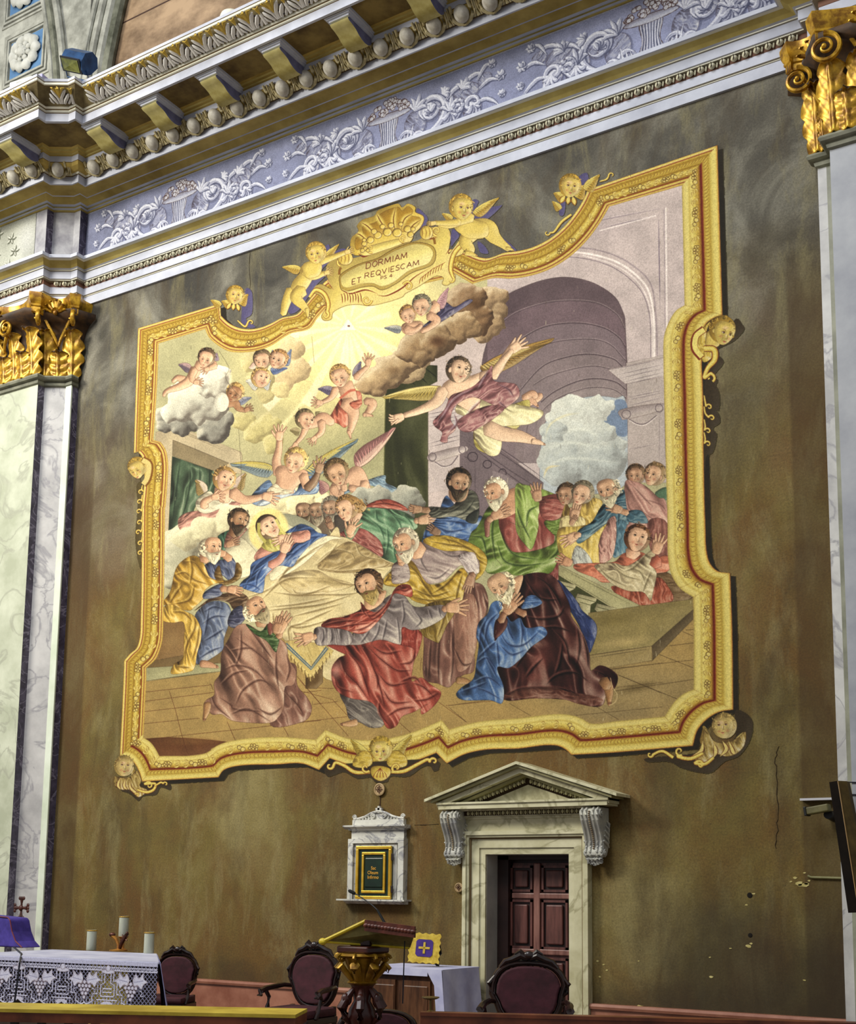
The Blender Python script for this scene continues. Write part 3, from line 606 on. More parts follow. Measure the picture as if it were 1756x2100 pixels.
def paint_people():
    V(600, 600)
    # bearded heads behind the bed
    for x, y, h, b, k in [(95,1790,'#6b5236','#6e5a3e','#7d5a41'), (205,1790,'#8b7c66','#8c7e68','#85634a'), (315,1770,'#8a8374','#8c8474','#97735a')]:
        F('#6d5a48', [(x-60, y+60), (x+40, y+60), (x+120, y+240), (x+20, y+220)], .3, line=.1)
        head(x, y, 88, -5, -.4, .25, h, skin=k, beard=b, bald=1 if x < 300 else 0)
    F('#5c5148', '350,1830 480,1860 440,2000 370,1960', .3); hand(320, 1930, -110, 70, '#94684e', spread=.15)
    # youth in green with a red cape
    V(600, 1000)
    F('#5f8f6a', '500,290 600,180 700,170 880,190 980,240 1030,320 980,360 920,420 860,520 860,620 740,600 730,480 600,420 560,330', .5, cloth=.8, ang=30, fs=1.1)
    folds('#2f5c40', '#9cc49a', '880,200 960,270 1000,340|800,200 880,290 900,380|620,250 720,330 760,440|780,330 790,440 770,560|860,420 840,520 850,600|690,190 700,260 760,300', 14)
    F('#b04536', '600,155 700,105 800,100 900,140 950,190 850,180 700,165', .5, cloth=.6, ang=10); folds('#6e1c14', '#d8806a', '640,150 740,130 860,150 940,185', 12)
    F('#a1504a', '370,390 470,340 580,340 680,400 735,470 735,570 610,500 480,430 420,400', .5, cloth=.6, ang=30); F('#74906a', '430,330 490,270 560,300 480,440 440,400', .4, cloth=.5)
    limb('#cf9f80', '540,200,90 500,260,100'); limb('#c99a78', '480,400,60 470,360,50'); hand(470, 370, -65, 95, '#c99a78'); limb('#c99a78', '1010,275,50 1060,270,44'); hand(1050, 272, -5, 95, '#c99a78', spread=.6)
    F('#a5793f', '360,170 400,90 500,70 590,130 610,170 560,210 480,190', .6, cloth=.5); head(440, 175, 100, -22, -.75, .15, '#a5793f', skin='#d6a684')
    for i in range(16):
        q = i*.4; L('#d0a85c' if i % 2 else '#6b4520', 8, [(520+50*math.cos(q*2.1)+i*3, 130+45*math.sin(q*3.3)), (540+50*math.cos(q*2.1)+i*3, 150+45*math.sin(q*3.3)), (560+50*math.cos(q*2.1), 145+45*math.sin(q*3.3))], tp=1, al=.8)
    # bearded man pointing left, grey sleeve, blue cloak
    V(600, 600)
    F('#3f65ac', '1180,1860 1250,1680 1300,1700 1420,1860 1540,1830 1560,1880 1480,2000 1440,2050 1100,2060 1070,2020 1110,1920', .45, cloth=.8, ang=10)
    folds('#1d3570', '#7d9bd4', '1150,1900 1280,1960 1440,1940|1200,1870 1330,1880 1480,1900|1250,2000 1380,2030 1450,2010|1100,1950 1090,2020', 14)
    F('#5a5c50', '1120,1760 1300,1760 1380,1660 1440,1620 1510,1650 1535,1760 1500,1880 1420,1870 1330,1840 1180,1850 1130,1830', .5, cloth=.75, ang=-15, fs=1.2)
    F('#3a3f39', '1440,1830 1530,1780 1510,1890 1430,1880', .3); folds('#2d2f28', '#868878', '1160,1790 1300,1800 1400,1740|1300,1850 1420,1800 1500,1700', 12)
    F('#9b6f50', '1300,1600 1440,1600 1420,1700 1340,1720 1290,1680', .4); limb('#9b6f50', '1120,1790,56 1040,1780,46'); hand(1050, 1780, 185, 80, '#9b6f50', spread=.2, curl=.5); limb('#a97c5a', '1010,1755,16 970,1745,11'); hand(1200, 1975, 215, 80, '#7d5a44', spread=.3)
    head(1370, 1560, 108, 8, .25, .2, '#4b3722', skin='#9b6f50', beard='#4f3d28')
    # man in green with arms open
    V(920, 1000)
    F('#9e4840', '430,180 540,60 760,110 860,320 850,500 700,540 480,520 420,330', .45, cloth=.6, ang=75)
    F('#93403c', '800,600 905,580 905,780 820,740', .3, cloth=.5, ang=90); F('#c58e6b', '420,130 480,30 590,10 600,170 420,260', .4)
    F('#6f8f35', '330,160 400,170 420,330 470,470 540,530 700,520 860,460 880,370 900,330 950,530 900,600 840,700 700,720 540,720 480,690 320,700 240,520 165,470 190,370 240,320', .5, cloth=.85, ang=-20, fs=1.1)
    F('#8fae4c', '555,-20 640,-20 760,10 930,80 960,130 900,160 800,120 740,230 740,330 690,500 640,480 560,360 550,160', .5, cloth=.7, ang=75)
    F('#6f8f35', '800,270 930,230 930,330 890,400 800,320', .4, cloth=.6)
    folds('#33501a', '#b9cf7c', '420,330 480,480 560,560 740,590|400,450 460,600 600,640 800,620|560,160 600,280 680,440|740,150 660,200 640,330|200,400 280,420 320,560|380,200 360,380 390,600|900,400 900,520 820,600', 16)
    limb('#a4524a', '770,120,90 900,130,150 880,210,110 790,220,80'); F('#a4524a', '760,110 870,80 940,110 960,180 900,260 800,265 750,200', .5, cloth=.5)
    hand(735, 95, -98, 100, '#a97a5c', spread=.5); limb('#94584a', '320,400,36 320,300,50 330,270,60'); limb('#b07f60', '330,270,56 380,235,48'); hand(375, 235, -25, 105, '#b07f60', spread=.5)
    head(380, 40, 105, -15, -.75, .1, '#cfc9b2', skin='#bd8765', beard='#bdb69d', bald=0)
    # figures at right: two youths, old man in blue, pink cloak, heads behind
    V(1000, 600)
    F('#54795c', '1380,1640 1470,1600 1480,1700 1400,1690', .3); head(1215, 1500, 84, 0, -.2, .2, '#7a5a3c', skin='#a57458'); head(1365, 1495, 95, 15, -.5, 0, '#96754a', skin='#b98a6a')
    head(645, 1660, 88, 0, -.4, .3, '#6b4f34', skin='#96684c')
    F('#d0b04f', '700,1780 830,1690 940,1710 930,1800 980,1900 920,2100 780,2100 800,1950 700,1900 600,2000 590,1920 640,1740', .5, cloth=.75, ang=75)
    F('#cfc086', '610,1850 700,1830 800,1860 790,1990 700,2100 610,2100 590,1960', .4, cloth=.6, ang=80); V(920, 1000)
    F('#cdb04c', '900,350 1060,320 1240,300 1290,360 1260,600 1210,640 1040,600 920,570', .45, cloth=.7, ang=85); F('#a8aeae', '1050,480 1140,540 1180,640 1020,620', .4, cloth=.6, ang=70); V(1000, 600)
    hand(710, 1850, -75, 100, '#b98a6a', spread=.2); hand(690, 1900, -60, 60, '#a97c5e', spread=.2); head(775, 1650, 96, 18, -.25, .5, '#857a62', skin='#cf9f80')
    F('#b9847c', '1130,1560 1200,1550 1300,1590 1400,1680 1470,1730 1480,2090 1330,2010 1140,1950 1130,1800', .45, cloth=.75, ang=50, fs=1.1)
    folds('#7c4a46', '#dbb4aa', '1180,1570 1280,1680 1360,1760|1260,1790 1380,1880 1450,1980|1300,1700 1420,1740 1470,1800|1200,1920 1300,1990|1140,1650 1160,1760 1200,1800', 12)
    F('#3f6a85', '940,1750 1060,1660 1120,1620 1140,1740 1160,1900 1090,1900 1080,2100 1010,2100 1050,1880 1000,1880 760,2060 740,1960 860,1880', .5, cloth=.7, ang=-30); F('#b9847c', '990,1870 1050,1840 1060,1960 1010,2100 920,2100 920,2040 960,1980', .4, cloth=.6, ang=80)
    F('#3f6a85', '1150,1800 1260,1790 1320,1880 1280,1895 1160,1880', .5, cloth=.5); folds('#1d3d54', '#86abc0', '760,1980 900,1920 1000,1820|840,1990 960,1900|1060,1700 1080,1820 1060,2000|1170,1810 1240,1830', 12)
    limb('#bd8a68', '1150,1810,50 1090,1790,46'); hand(1090, 1785, 200, 88, '#bd8a68', spread=.5); hand(725, 1995, 155, 100, '#c99a78', spread=.6); limb('#c99a78', '760,1985,46 720,2000,42')
    head(985, 1610, 108, -18, -.45, .25, '#b9ae92', skin='#c08e6c', beard='#bdb396', bald=1)
    V(1100, 920); F('#4f7d9a', '650,620 740,610 750,820 700,870 630,880', .3, cloth=.5, ang=85); F('#b9847c', '520,760 560,660 640,570 660,700 630,880 560,940 520,930', .4, cloth=.7, ang=75)
    F('#9a5c52', '920,600 1080,620 1090,1000 950,860', .3, cloth=.5, ang=85)
    # youth seated behind the balustrade, pale mantle over red
    F('#7a5c38', '990,1010 1130,1050 1290,1220 1000,1260', .2, cloth=.4)
    F('#b4523a', '620,1130 880,1150 990,1060 1060,1100 1120,1250 850,1285 720,1240', .4, cloth=.6, ang=85)
    F('#cf6f52', '320,950 470,940 640,930 720,860 860,850 960,900 1080,880 1090,1000 960,1030 760,1080 560,1100 480,1060 330,1000', .5, cloth=.6, ang=10)
    F('#b9ab86', '480,960 640,940 760,960 940,840 980,850 960,960 990,1030 960,1180 940,1250 880,1180 760,1170 640,1120 560,1050', .5, cloth=.8, ang=35)
    folds('#7b6c48', '#e0d6b4', '500,960 600,1060 740,1130|760,970 860,1020 900,1120|930,850 800,980 720,1010|950,1000 900,1120 880,1180|620,950 720,1040 860,1080', 14)
    limb('#d3a080', '790,820,110 800,880,120'); limb('#c9654c', '980,960,100 990,900,80'); hand(985, 845, -70, 110, '#cc9876', spread=.6); hand(280, 940, 205, 90, '#c2835f', spread=.5)
    head(830, 740, 112, 15, .1, -.5, '#7c4a28', skin='#d3a080'); 
    # balustrade, plinth and floor at right
    F('#4f5528', '185,960 850,1290 420,1350 185,1100', 0, sm=False); F('#a39f72', '185,955 850,1285 800,1310 640,1320 185,1040', .15, sm=False)
    folds('#6f6c45', '#c9c69c', '190,975 820,1300|190,1030 650,1310', 6)
    for x, y in [(230, 1110), (400, 1220), (560, 1300)]:
        F('#a7a27a', [(x-60, y-30), (x+100, y+10), (x+90, y+40), (x+50, y+60), (x+40, y+160), (x-50, y+160), (x-40, y+60), (x-80, y+20)], .35, sm=False); L('#67653f', 6, [(x-60, y), (x+90, y+40)]); L('#67653f', 6, [(x-40, y+40), (x+60, y+70)])
    F('#93824a', '430,1350 1285,1235 1290,1330 950,1620 420,1700', .1, sm=False); B('#7d6c34', 620, 1400, 300, 90, .7, ang=-8); B('#bda567', 700, 1590, 300, 60, .7, ang=-8); B('#a8955c', 1150, 1330, 160, 60, .4)
    F('#a08a55', '420,1700 950,1620 950,1740 420,1830', .1, sm=False); F('#6e5b3c', '950,1620 1290,1320 1290,1400 955,1740', .1, sm=False); folds('#5c4a2b', '#cdb87c', '430,1695 950,1620|430,1720 950,1640', 6)
def paint_floor():
    V(220, 1380)
    F('#a98a4c', '-100,-200 5500,-700 5500,1400 -100,1400', 0, sm=False, line=0)
    B('#9b7f45', 300, 100, 900, 260, .6); B('#b8904a', 1500, 300, 900, 250, .5); V(1100, 1240); B('#998456', 750, 700, 1200, 400, .85); B('#8f7d58', 600, 900, 700, 140, .5); V(220, 1380)
    F('#7b4622', '280,545 560,530 1000,570 860,620 820,660 430,690 340,560', .1, line=0); B('#8f5f2e', 700, 560, 340, 50, .6)
    for q in ['300,160 850,100', '310,235 880,160', '300,320 780,265', '300,418 760,372', '340,545 1030,470 1756,390', '510,150 560,300 610,500 660,660', '850,90 870,140', '985,400 1020,480 1055,560', '1440,430 1490,520', '1560,30 1756,260', '1560,170 1756,145', '0,0 0,0']:
        L('#6f3a1c', 4, q, al=.8, sm=False)
    V(600, 1000)
    for q in ['0,1650 330,1740 480,1900', '60,1580 330,1890 460,2040', '100,1640 340,1650', '170,1780 380,1755', '60,1925 450,1880', '880,1930 970,2010', '1200,1760 1430,1925', '1260,1790 1756,1740', '300,1500 520,1430', '1060,1400 1050,1500', '20,1440 120,1430', '260,1400 340,1440']: L('#6f3a1c', 4, q, al=.7, sm=False)
    V(920, 1000)
    for q in ['0,1800 150,1925', '500,1770 680,1875', '0,1790 350,1740', '1200,1790 1400,1905', '1350,1520 1756,1690', '1050,1870 1756,1800', '1300,1500 1756,1440', '1380,1640 1756,1600']: L('#5d4426', 4, q, al=.7, sm=False)
    V(1100, 920)
    for q in ['1010,1690 1290,1800', '1200,1500 1290,1540', '1230,1490 1290,1485', '1090,1620 1290,1595', '600,1810 1290,1735', '650,1990 1290,1895', '680,1860 1170,2060', '500,1800 960,1740']: L('#5d4426', 5, q, al=.7, sm=False)
    B('#5f4a22', 830, 1960, 260, 60, .5, ang=-12)
    # steps, left
    V(260, 1040)
    F('#7f6338', '295,920 900,940 860,1330 165,1340', .1, sm=False); F('#9c9a70', '160,1320 780,1280 850,1300 850,1340 160,1430', .1, sm=False); folds('#5a4a25', '#b9b68c', '160,1425 780,1345|240,1250 480,1210', 6)
    F('#8f6a3a', '295,930 520,930 560,1200 230,1260', .1, sm=False); B('#a07f4c', 380, 1100, 120, 120, .5)
def paint_bed():
    V(260, 1040)
    cloud('#a7a690', [(420,420,150),(400,560,130),(500,300,130)], .4); cloud('#c3bf9e', [(640,180,130),(480,260,110),(860,100,150),(960,200,120)], .35)
    # pillows
    F('#b9b79a', '900,260 1000,180 1180,60 1300,50 1440,100 1600,200 1500,300 1000,480 860,420', .35, cloth=.3, fs=2)
    F('#cac5a8', '790,380 900,270 960,260 1080,400 1060,520 960,580 860,560', .4, cloth=.3, fs=2); F('#8f907a', '1280,60 1420,80 1560,170 1480,190 1340,150', .2, line=.1)
    # bed cover
    F('#cdbd8c', '900,680 1050,560 1250,520 1500,330 1640,260 1756,245 1756,1400 1340,1130 1230,1000 1100,900 940,760', .2, line=.3, cloth=.3, fs=1.5)
    V(600, 1000)
    F('#cbbb8a', '0,480 180,400 400,405 520,450 740,580 860,640 780,700 540,1020 380,1070 330,1300 180,1330 0,1260', .2, cloth=.3, ang=30, fs=1.5)
    F('#d5cfb0', '-160,600 0,480 180,405 330,400 420,425 300,440 100,620 -60,720 -180,760', .3, cloth=.3, ang=-35)
    F('#a88f5c', '210,640 400,470 520,460 760,600 850,640 700,660 500,700 300,690', .35, cloth=.6, ang=-25)
    F('#c2ad78', '-100,740 40,690 200,680 320,740 500,800 300,860 60,890 -80,820', .5, cloth=.4, ang=10); B('#96804e', 300, 770, 170, 60, .6); B('#e0d3a4', 90, 730, 120, 60, .5)
    folds('#8a6f3e', '#efe6c4', '-150,760 0,650 160,520 320,430|180,640 330,520 480,540 520,600|200,660 400,690 620,670 770,680|0,890 200,880 430,880 560,860|0,1000 240,960 500,880|0,1060 200,1010 420,950|0,1150 200,1060 340,1000|260,720 420,790 560,800|380,450 300,560 180,650|520,460 580,560 760,600|0,830 60,870 300,850|480,690 560,740 620,730|60,1290 20,1200 0,1180', 14)
    V(260, 1040)
    folds('#8a6f3e', '#efe6c4', '940,760 1200,660 1350,480 1600,330|1100,770 1300,600 1550,580|1200,700 1450,720 1700,640|1180,820 1400,800 1700,740|1160,850 1350,830 1600,800|1220,880 1400,990 1756,900|1340,1120 1340,990 1500,950|1200,870 1210,960', 14)
    # fringed cloth end and table leg
    F('#c9b167', '1290,1100 1400,1090 1520,1110 1640,1130 1690,1190 1600,1260 1520,1360 1440,1300 1330,1180', .2, sm=False, cloth=.3, ang=70)
    F('#6e4e24', '1470,1330 1610,1300 1610,1440 1560,1490 1470,1490', .4, sm=False)
    F('#c3aa5e', '1300,1110 1510,1310 1640,1140 1700,1180 1530,1390 1490,1400 1310,1180', .2, sm=False); L('#476889', 30, '1305,1125 1515,1325 1645,1155', sm=False, al=.85); L('#c9bd8a', 5, '1305,1125 1515,1325 1645,1155', sm=False); L('#d2bd74', 12, '1320,1190 1510,1390 1680,1195', sm=False)
    for i in range(26):
        f = i/25.; x = 1320+360*f; y = (1195+205*(f/.53) if f < .53 else 1400-210*(f-.53)/.47); L('#c9b167' if i % 2 else '#7f6530', 7, [(x, y-12), (x+3, y+34)], al=.9)
    # the reclining woman with halo, blue mantle
    L('#e2d07a', 60, ell(1165, 190, 130, 150, 20), closed=True, al=.8, soft=10); B('#ecd97c', 1165, 190, 190, 200, .7)
    F('#d38d7c', '1060,450 1050,400 1120,320 1240,310 1300,330 1380,280 1350,220 1420,190 1490,190 1510,240 1440,290 1380,300 1340,380 1270,440 1140,570 1080,520', .45, cloth=.4, ang=-30)
    F('#3f62ae', '930,650 960,600 1010,560 1020,480 1060,440 1150,400 1240,360 1330,370 1380,300 1460,290 1510,240 1490,190 1400,200 1300,215 1380,160 1440,140 1520,170 1570,210 1650,230 1580,260 1500,320 1410,420 1360,490 1270,480 1210,500 1140,570 1130,640 1110,705 1020,690', .45, cloth=.8, ang=-40, fs=.9)
    folds('#1d3374', '#86a3dc', '1020,600 1060,500 1150,420 1250,370|1060,680 1080,560 1140,470|950,640 1030,640 1110,690|1290,470 1400,360 1500,290|1400,200 1500,180 1560,220|1300,400 1380,380|1420,270 1520,250 1600,240', 12)
    limb('#d38d7c', '1180,480,70 1250,440,64 1290,380,54'); limb('#d38d7c', '1490,230,80 1420,260,70 1350,250,56')
    F('#d5a888', '1130,260 1240,230 1310,250 1290,330 1190,340', .4)
    F('#b9b04f', '1090,200 1080,120 1150,85 1230,100 1270,190 1320,220 1340,280 1300,330 1200,370 1110,330 1130,270', .5, cloth=.5, ang=60)
    hand(1310, 250, 165, 90, '#dcae90', spread=.6); hand(1290, 360, -65, 100, '#dcae90', spread=.3)
    head(1170, 165, 102, -34, .3, -.35, '#6d5234', skin='#dfb394', curl=0)
    L('#b9b04f', 26, '1085,130 1090,220 1140,290', al=.9); L('#c9c266', 22, '1225,100 1265,180 1300,225', al=.9)
    # dark-haired man behind the pillow, green cloak
    F('#3f6d55', '750,240 840,190 870,190 830,260 790,430 770,450 780,300', .4, cloth=.6, ang=80); F('#9a6255', '830,210 920,180 990,180 900,280 820,330 800,320', .4, cloth=.5); limb('#8f6040', '890,150,80 880,230,90'); hand(830, 310, -20, 76, '#a5704e', spread=.4)
    head(925, 110, 92, 15, .5, -.35, '#5c442a', skin='#94653f', beard='#54402a')
    # seated old man, yellow mantle over blue
    F('#5f6f98', '560,900 640,800 740,770 830,800 860,880 840,960 800,1080 790,1170 700,1240 640,1270 570,1280 590,1100 620,1020', .5, cloth=.6, ang=75)
    F('#6b4a2e', '560,850 700,740 800,710 920,700 1000,750 980,850 880,840 830,780 700,770', .4, cloth=.6, ang=-15); F('#43466b', '860,860 940,810 980,900 900,990 830,960', .4, cloth=.5)
    F('#505c88', '640,480 720,440 800,430 850,400 900,470 900,560 840,600 780,560 720,600 650,540', .5, cloth=.6, ang=60); F('#7d5a22', '720,560 760,480 800,600 880,570 900,460 940,490 940,570 880,620 780,640', .4, cloth=.5)
    F('#c99a2e', '300,780 360,690 400,520 460,440 540,400 600,420 640,480 680,570 740,600 800,610 700,640 640,690 640,740 560,820 500,850 330,810', .5, cloth=.75, ang=55, fs=1.2)
    F('#d6ac3c', '300,830 370,800 470,850 560,900 610,1000 610,1090 580,1200 560,1310 520,1350 370,1370 390,1290 460,1240 470,1100 470,950 380,950 300,930', .5, cloth=.75, ang=75, fs=1.1)
    folds('#7d5210', '#ecd06c', '470,450 560,460 640,560 720,600|400,560 480,540 560,600 690,640|560,640 520,760 380,800|460,640 400,720 360,790|560,900 560,1000 500,1120 480,1230|600,960 580,1120 540,1260|420,1310 520,1320|380,860 470,870 540,940|520,400 540,520 520,640', 16)
    folds('#252d52', '#93a3cc', '640,860 720,820 800,840|620,960 720,900 820,900|640,1100 740,1040 800,1000|600,1240 700,1180 780,1150|680,820 660,960 640,1060', 14)
    F('#4f5a85', '640,700 740,640 790,640 780,720 700,750 630,750', .5, cloth=.5); limb('#c08a66', '780,670,56 850,680,46'); hand(840, 675, 12, 84, '#c08a66', spread=.5); limb('#c08a66', '850,430,60 800,390,56'); hand(800, 385, 195, 74, '#c08a66', spread=.1, curl=.8); limb('#c08a66', '640,390,90 650,440,90')
    foot(640, 1290, 5, 110, '#c08a66'); head(700, 325, 100, 2, .7, -.05, '#beb79c', skin='#c99470', beard='#c4bda4', bald=1)
    # kneeling man in dusty rose, left foreground
    F('#8a5a4c', '1300,1300 1390,1300 1400,1460 1480,1560 1520,1660 1450,1760 1180,1790 1250,1480', .4, cloth=.6, ang=65)
    F('#a2735f', '840,1080 900,980 980,960 1060,1000 1130,1060 1220,1160 1240,1080 1310,1130 1330,1250 1390,1350 1370,1460 1300,1480 1290,1640 1250,1720 1180,1770 1000,1770 860,1750 780,1700 700,1700 640,1620 660,1580 720,1540 720,1440 770,1360 780,1200', .5, cloth=.8, ang=60, fs=1.1)
    folds('#5e3226', '#c9a08c', '880,1060 980,1130 1100,1220 1210,1330|860,1180 960,1160 1040,1160|820,1330 900,1300 1050,1340 1200,1500|780,1460 880,1370 1000,1340|900,1620 960,1500 1100,1420 1230,1500|760,1560 850,1620 900,1660 1150,1680|1060,1640 1180,1700 1280,1640|1000,990 1130,1160 1200,1250|1230,1170 1230,1350 1250,1500|1310,1200 1340,1330 1310,1440|700,1560 740,1640 860,1740|940,1010 940,1180 900,1300|1280,1500 1400,1620 1450,1700|860,1700 1000,1660 1180,1760', 16)
    B('#c79c88', 1180, 1580, 90, 90, .4); B('#b98c78', 1010, 1250, 90, 120, .35)
    F('#43682f', '980,960 1100,1020 1160,960 1200,1030 1250,1080 1240,1150 1220,1190 1150,1100 1050,1040', .4, cloth=.6); F('#8d4a3c', '1160,940 1220,990 1180,1050 1160,1020', .3)
    limb('#b07c58', '1090,900,100 1120,960,110'); limb('#b07c58', '1250,1070,56 1260,1020,52'); hand(1250, 1010, -62, 120, '#bd8a64', spread=.35); hand(1230, 1020, -75, 95, '#a5714f', spread=.2)
    foot(660, 1640, 95, 110, '#ab7a4c'); head(1060, 830, 112, -30, .6, -.4, '#cfc7a8', skin='#c08a64', beard='#9a8a66', bald=1)
def paint_front():
    V(600, 1000)
    # old man leaning, yellow mantle over grey, plum skirt
    F('#86564a', '1090,1200 1200,1000 1380,860 1440,790 1560,800 1610,950 1560,1100 1500,1300 1490,1500 1400,1540 1330,1600 1280,1640 1200,1610 1080,1560 1080,1300', .4, cloth=.75, ang=88, fs=.9)
    F('#9c6a58', '1330,950 1420,870 1500,900 1530,1100 1500,1350 1440,1480 1350,1500 1330,1250', .5, cloth=.3, ang=85); folds('#4f2a22', '#b98a78', '1140,1250 1130,1400 1120,1570|1210,1230 1200,1400 1200,1600|1310,1150 1320,1400 1300,1620|1560,850 1600,1000 1560,1120|1330,1320 1400,1450 1480,1440', 16)
    F('#9a8688', '840,620 950,570 1060,450 1200,470 1420,520 1520,560 1530,690 1440,690 1380,640 1250,760 1150,790 960,800 830,780 810,700', .5, cloth=.6, ang=20)
    F('#c29f2e', '1075,430 1160,395 1300,400 1450,450 1560,520 1600,600 1570,700 1500,760 1540,640 1500,560 1420,520 1250,520 1110,470', .5, cloth=.6, ang=20)
    F('#c09a2a', '760,740 840,660 930,600 1000,620 1100,780 1200,790 1300,740 1390,660 1440,720 1420,800 1380,960 1280,970 1100,960 980,920 900,830 760,800', .5, cloth=.8, ang=40)
    F('#8c6f22', '1100,960 1320,930 1330,1030 1270,1130 1210,1260 1180,1270 1060,1200 1080,1100', .4, cloth=.5, ang=75)
    folds('#6b4a0c', '#e8cc66', '1120,440 1280,470 1450,500 1560,600|1200,410 1350,450 1500,530|940,620 1040,720 1110,860|980,830 1150,890 1300,850|1020,720 1130,860 1140,880|1150,870 1260,800 1370,680|800,720 760,780|1000,900 1160,930 1330,890|1400,700 1360,840 1340,960|1260,980 1240,1100 1190,1240', 15)
    folds('#5c4c50', '#c9bcbe', '1060,460 1060,600 1120,700|1180,500 1290,560 1380,560|1100,730 1200,740 1300,660|840,720 920,740 960,690', 13)
    F('#b7abb0', '1360,560 1480,530 1520,600 1530,700 1440,700 1400,640', .5, cloth=.6, ang=40); F('#9a8a8c', '830,640 940,620 960,760 830,790 815,720', .5, cloth=.5, ang=0)
    limb('#c2906e', '1040,480,130 1010,560,110'); limb('#b88462', '900,630,60 890,590,60'); hand(890, 600, -95, 74, '#b88462', spread=.2, curl=.7); limb('#a5755a', '1480,710,64 1460,760,56'); hand(1465, 740, 108, 96, '#a5755a', spread=.3)
    head(920, 460, 112, -20, -.75, .0, '#b5ac96', skin='#c08c68', beard='#b9b09a')
    foot(1380, 1585, 5, 105, '#a97a4c')
    # kneeling old man, maroon velvet and blue
    V(920, 1000)
    F('#2d3f86', '900,760 1000,860 1060,940 1100,1010 1200,1100 1220,1180 1190,1290 1150,1350 1080,1150 980,980 900,850', .5, cloth=.5, ang=60)
    F('#5a2420', '560,880 600,740 700,700 820,710 900,770 960,880 1000,980 1010,1060 1080,1160 1130,1260 1160,1380 1170,1500 1240,1460 1330,1490 1390,1550 1370,1640 1300,1700 1270,1780 1200,1800 1060,1770 950,1740 700,1730 460,1740 410,1560 380,1250 420,1100 560,1000', .5, cloth=.85, ang=65, fs=.9)
    B('#8a4038', 760, 1400, 160, 160, .55); B('#8c4238', 700, 1560, 140, 80, .5); B('#7f3a34', 760, 800, 110, 70, .5); B('#7c3c34', 960, 1250, 80, 120, .4)
    folds('#2a0c0a', '#b0675c', '640,760 720,880 800,920 920,920|700,720 800,780 880,880 940,1000|640,1060 760,1080 900,1060 960,980|780,1150 900,1150 1000,1180|700,1260 620,1380 560,1480|860,1160 960,1270 1000,1450|940,1280 920,1430 880,1540|1060,1150 1080,1300 1060,1450|780,1400 700,1480 640,1560|800,1620 900,1540 1040,1520 1160,1600|480,1700 620,1650 900,1650 1060,1690|1100,1200 1140,1350 1150,1480|1200,1500 1280,1540 1330,1600|560,900 600,960 640,1060|960,1640 1100,1720 1240,1720', 18)
    F('#7a4030', '430,1720 600,1650 860,1640 1000,1680 1150,1700 1270,1740 1210,1790 1080,1780 900,1730 600,1730', .3, cloth=.6, ang=10, al=.7, line=0)
    F('#4068ae', '400,930 350,960 320,1040 250,1110 230,1220 250,1290 230,1440 205,1570 110,1640 65,1700 130,1745 340,1745 440,1770 455,1640 410,1520 410,1470 500,1480 600,1400 680,1310 800,1220 805,1170 760,1140 640,1150 590,1070 520,1100 470,1060 400,1240 380,1240 430,1100 420,1020 480,960', .5, cloth=.8, ang=70, fs=1.0)
    folds('#1b2f6b', '#8fb0e4', '330,1060 270,1180 260,1290|410,1030 330,1120 300,1270|260,1390 330,1320 400,1260|430,1200 500,1290 620,1290 760,1170|420,1290 520,1370 640,1330|470,1070 500,1180 540,1260|590,1080 610,1180 600,1300|240,1440 320,1400 400,1500|210,1600 330,1560 440,1640|100,1680 220,1640 320,1600|230,1640 330,1680 430,1740|400,1250 410,1380 420,1480|310,1390 360,1480 400,1560', 15)
    F('#4068ae', '600,990 640,900 710,885 770,940 740,970 680,990', .5, cloth=.6); F('#5a2420', '390,1090 480,1070 470,1160 380,1240', .4)
    limb('#a06a4a', '630,1040,60 560,1010,50'); limb('#a06a4a', '430,1100,60 460,1030,56'); hand(480, 1010, -48, 130, '#b07a56', spread=.35); hand(470, 985, -80, 70, '#96643f', spread=.3)
    F('#c59672', '530,760 610,720 600,800 560,880', .4); foot(1310, 1640, 78, 140, '#a97442'); limb('#9c6a40', '1270,1580,90 1310,1640,80')
    L('#cbb483', 6, '1330,1560 1350,1640 1385,1700 1370,1760 1320,1790', al=.7)
    head(420, 790, 122, -32, -.45, .55, '#c9bf9f', skin='#c99a74', beard='#c4ba98', bald=1)
    for i in range(30):
        x = 430+math.sin(i*2.3)*45+i*1.2; y = 840+i*4.6; L('#efe8d0' if i % 2 else '#8d8264', 7, [(x, y), (x+14, y+18), (x+4, y+36)], tp=1, al=.7)
    # the bearded man with open arms, red and grey
    V(600, 1000)
    F('#6f6664', '400,1680 640,1700 720,1800 760,1880 740,1960 640,1970 560,1930 470,1900 440,1800', .45, cloth=.6, ang=30); foot(500, 1930, 165, 100, '#b98a5e')
    F('#a8382c', '265,1270 480,1280 520,1360 470,1380 330,1320', .4); F('#a8382c', '870,1130 1050,1180 1050,1300 990,1420 880,1380', .4, cloth=.5, ang=85)
    F('#857a7e', '560,1100 700,960 830,870 920,890 1010,980 1240,965 1250,1060 1100,1150 980,1170 900,1150 880,1300 700,1300 470,1290', .5, cloth=.65, ang=30)
    F('#8a7f84', '180,1165 260,1140 380,1150 490,1200 470,1290 330,1290 200,1290', .5, cloth=.7, ang=80)
    F('#ae3f30', '240,1140 300,1080 420,1060 560,1000 560,940 620,1000 700,1020 800,920 830,850 880,800 960,800 985,850 970,900 840,870 800,960 720,1080 620,1180 540,1200 400,1160', .5, cloth=.85, ang=-15)
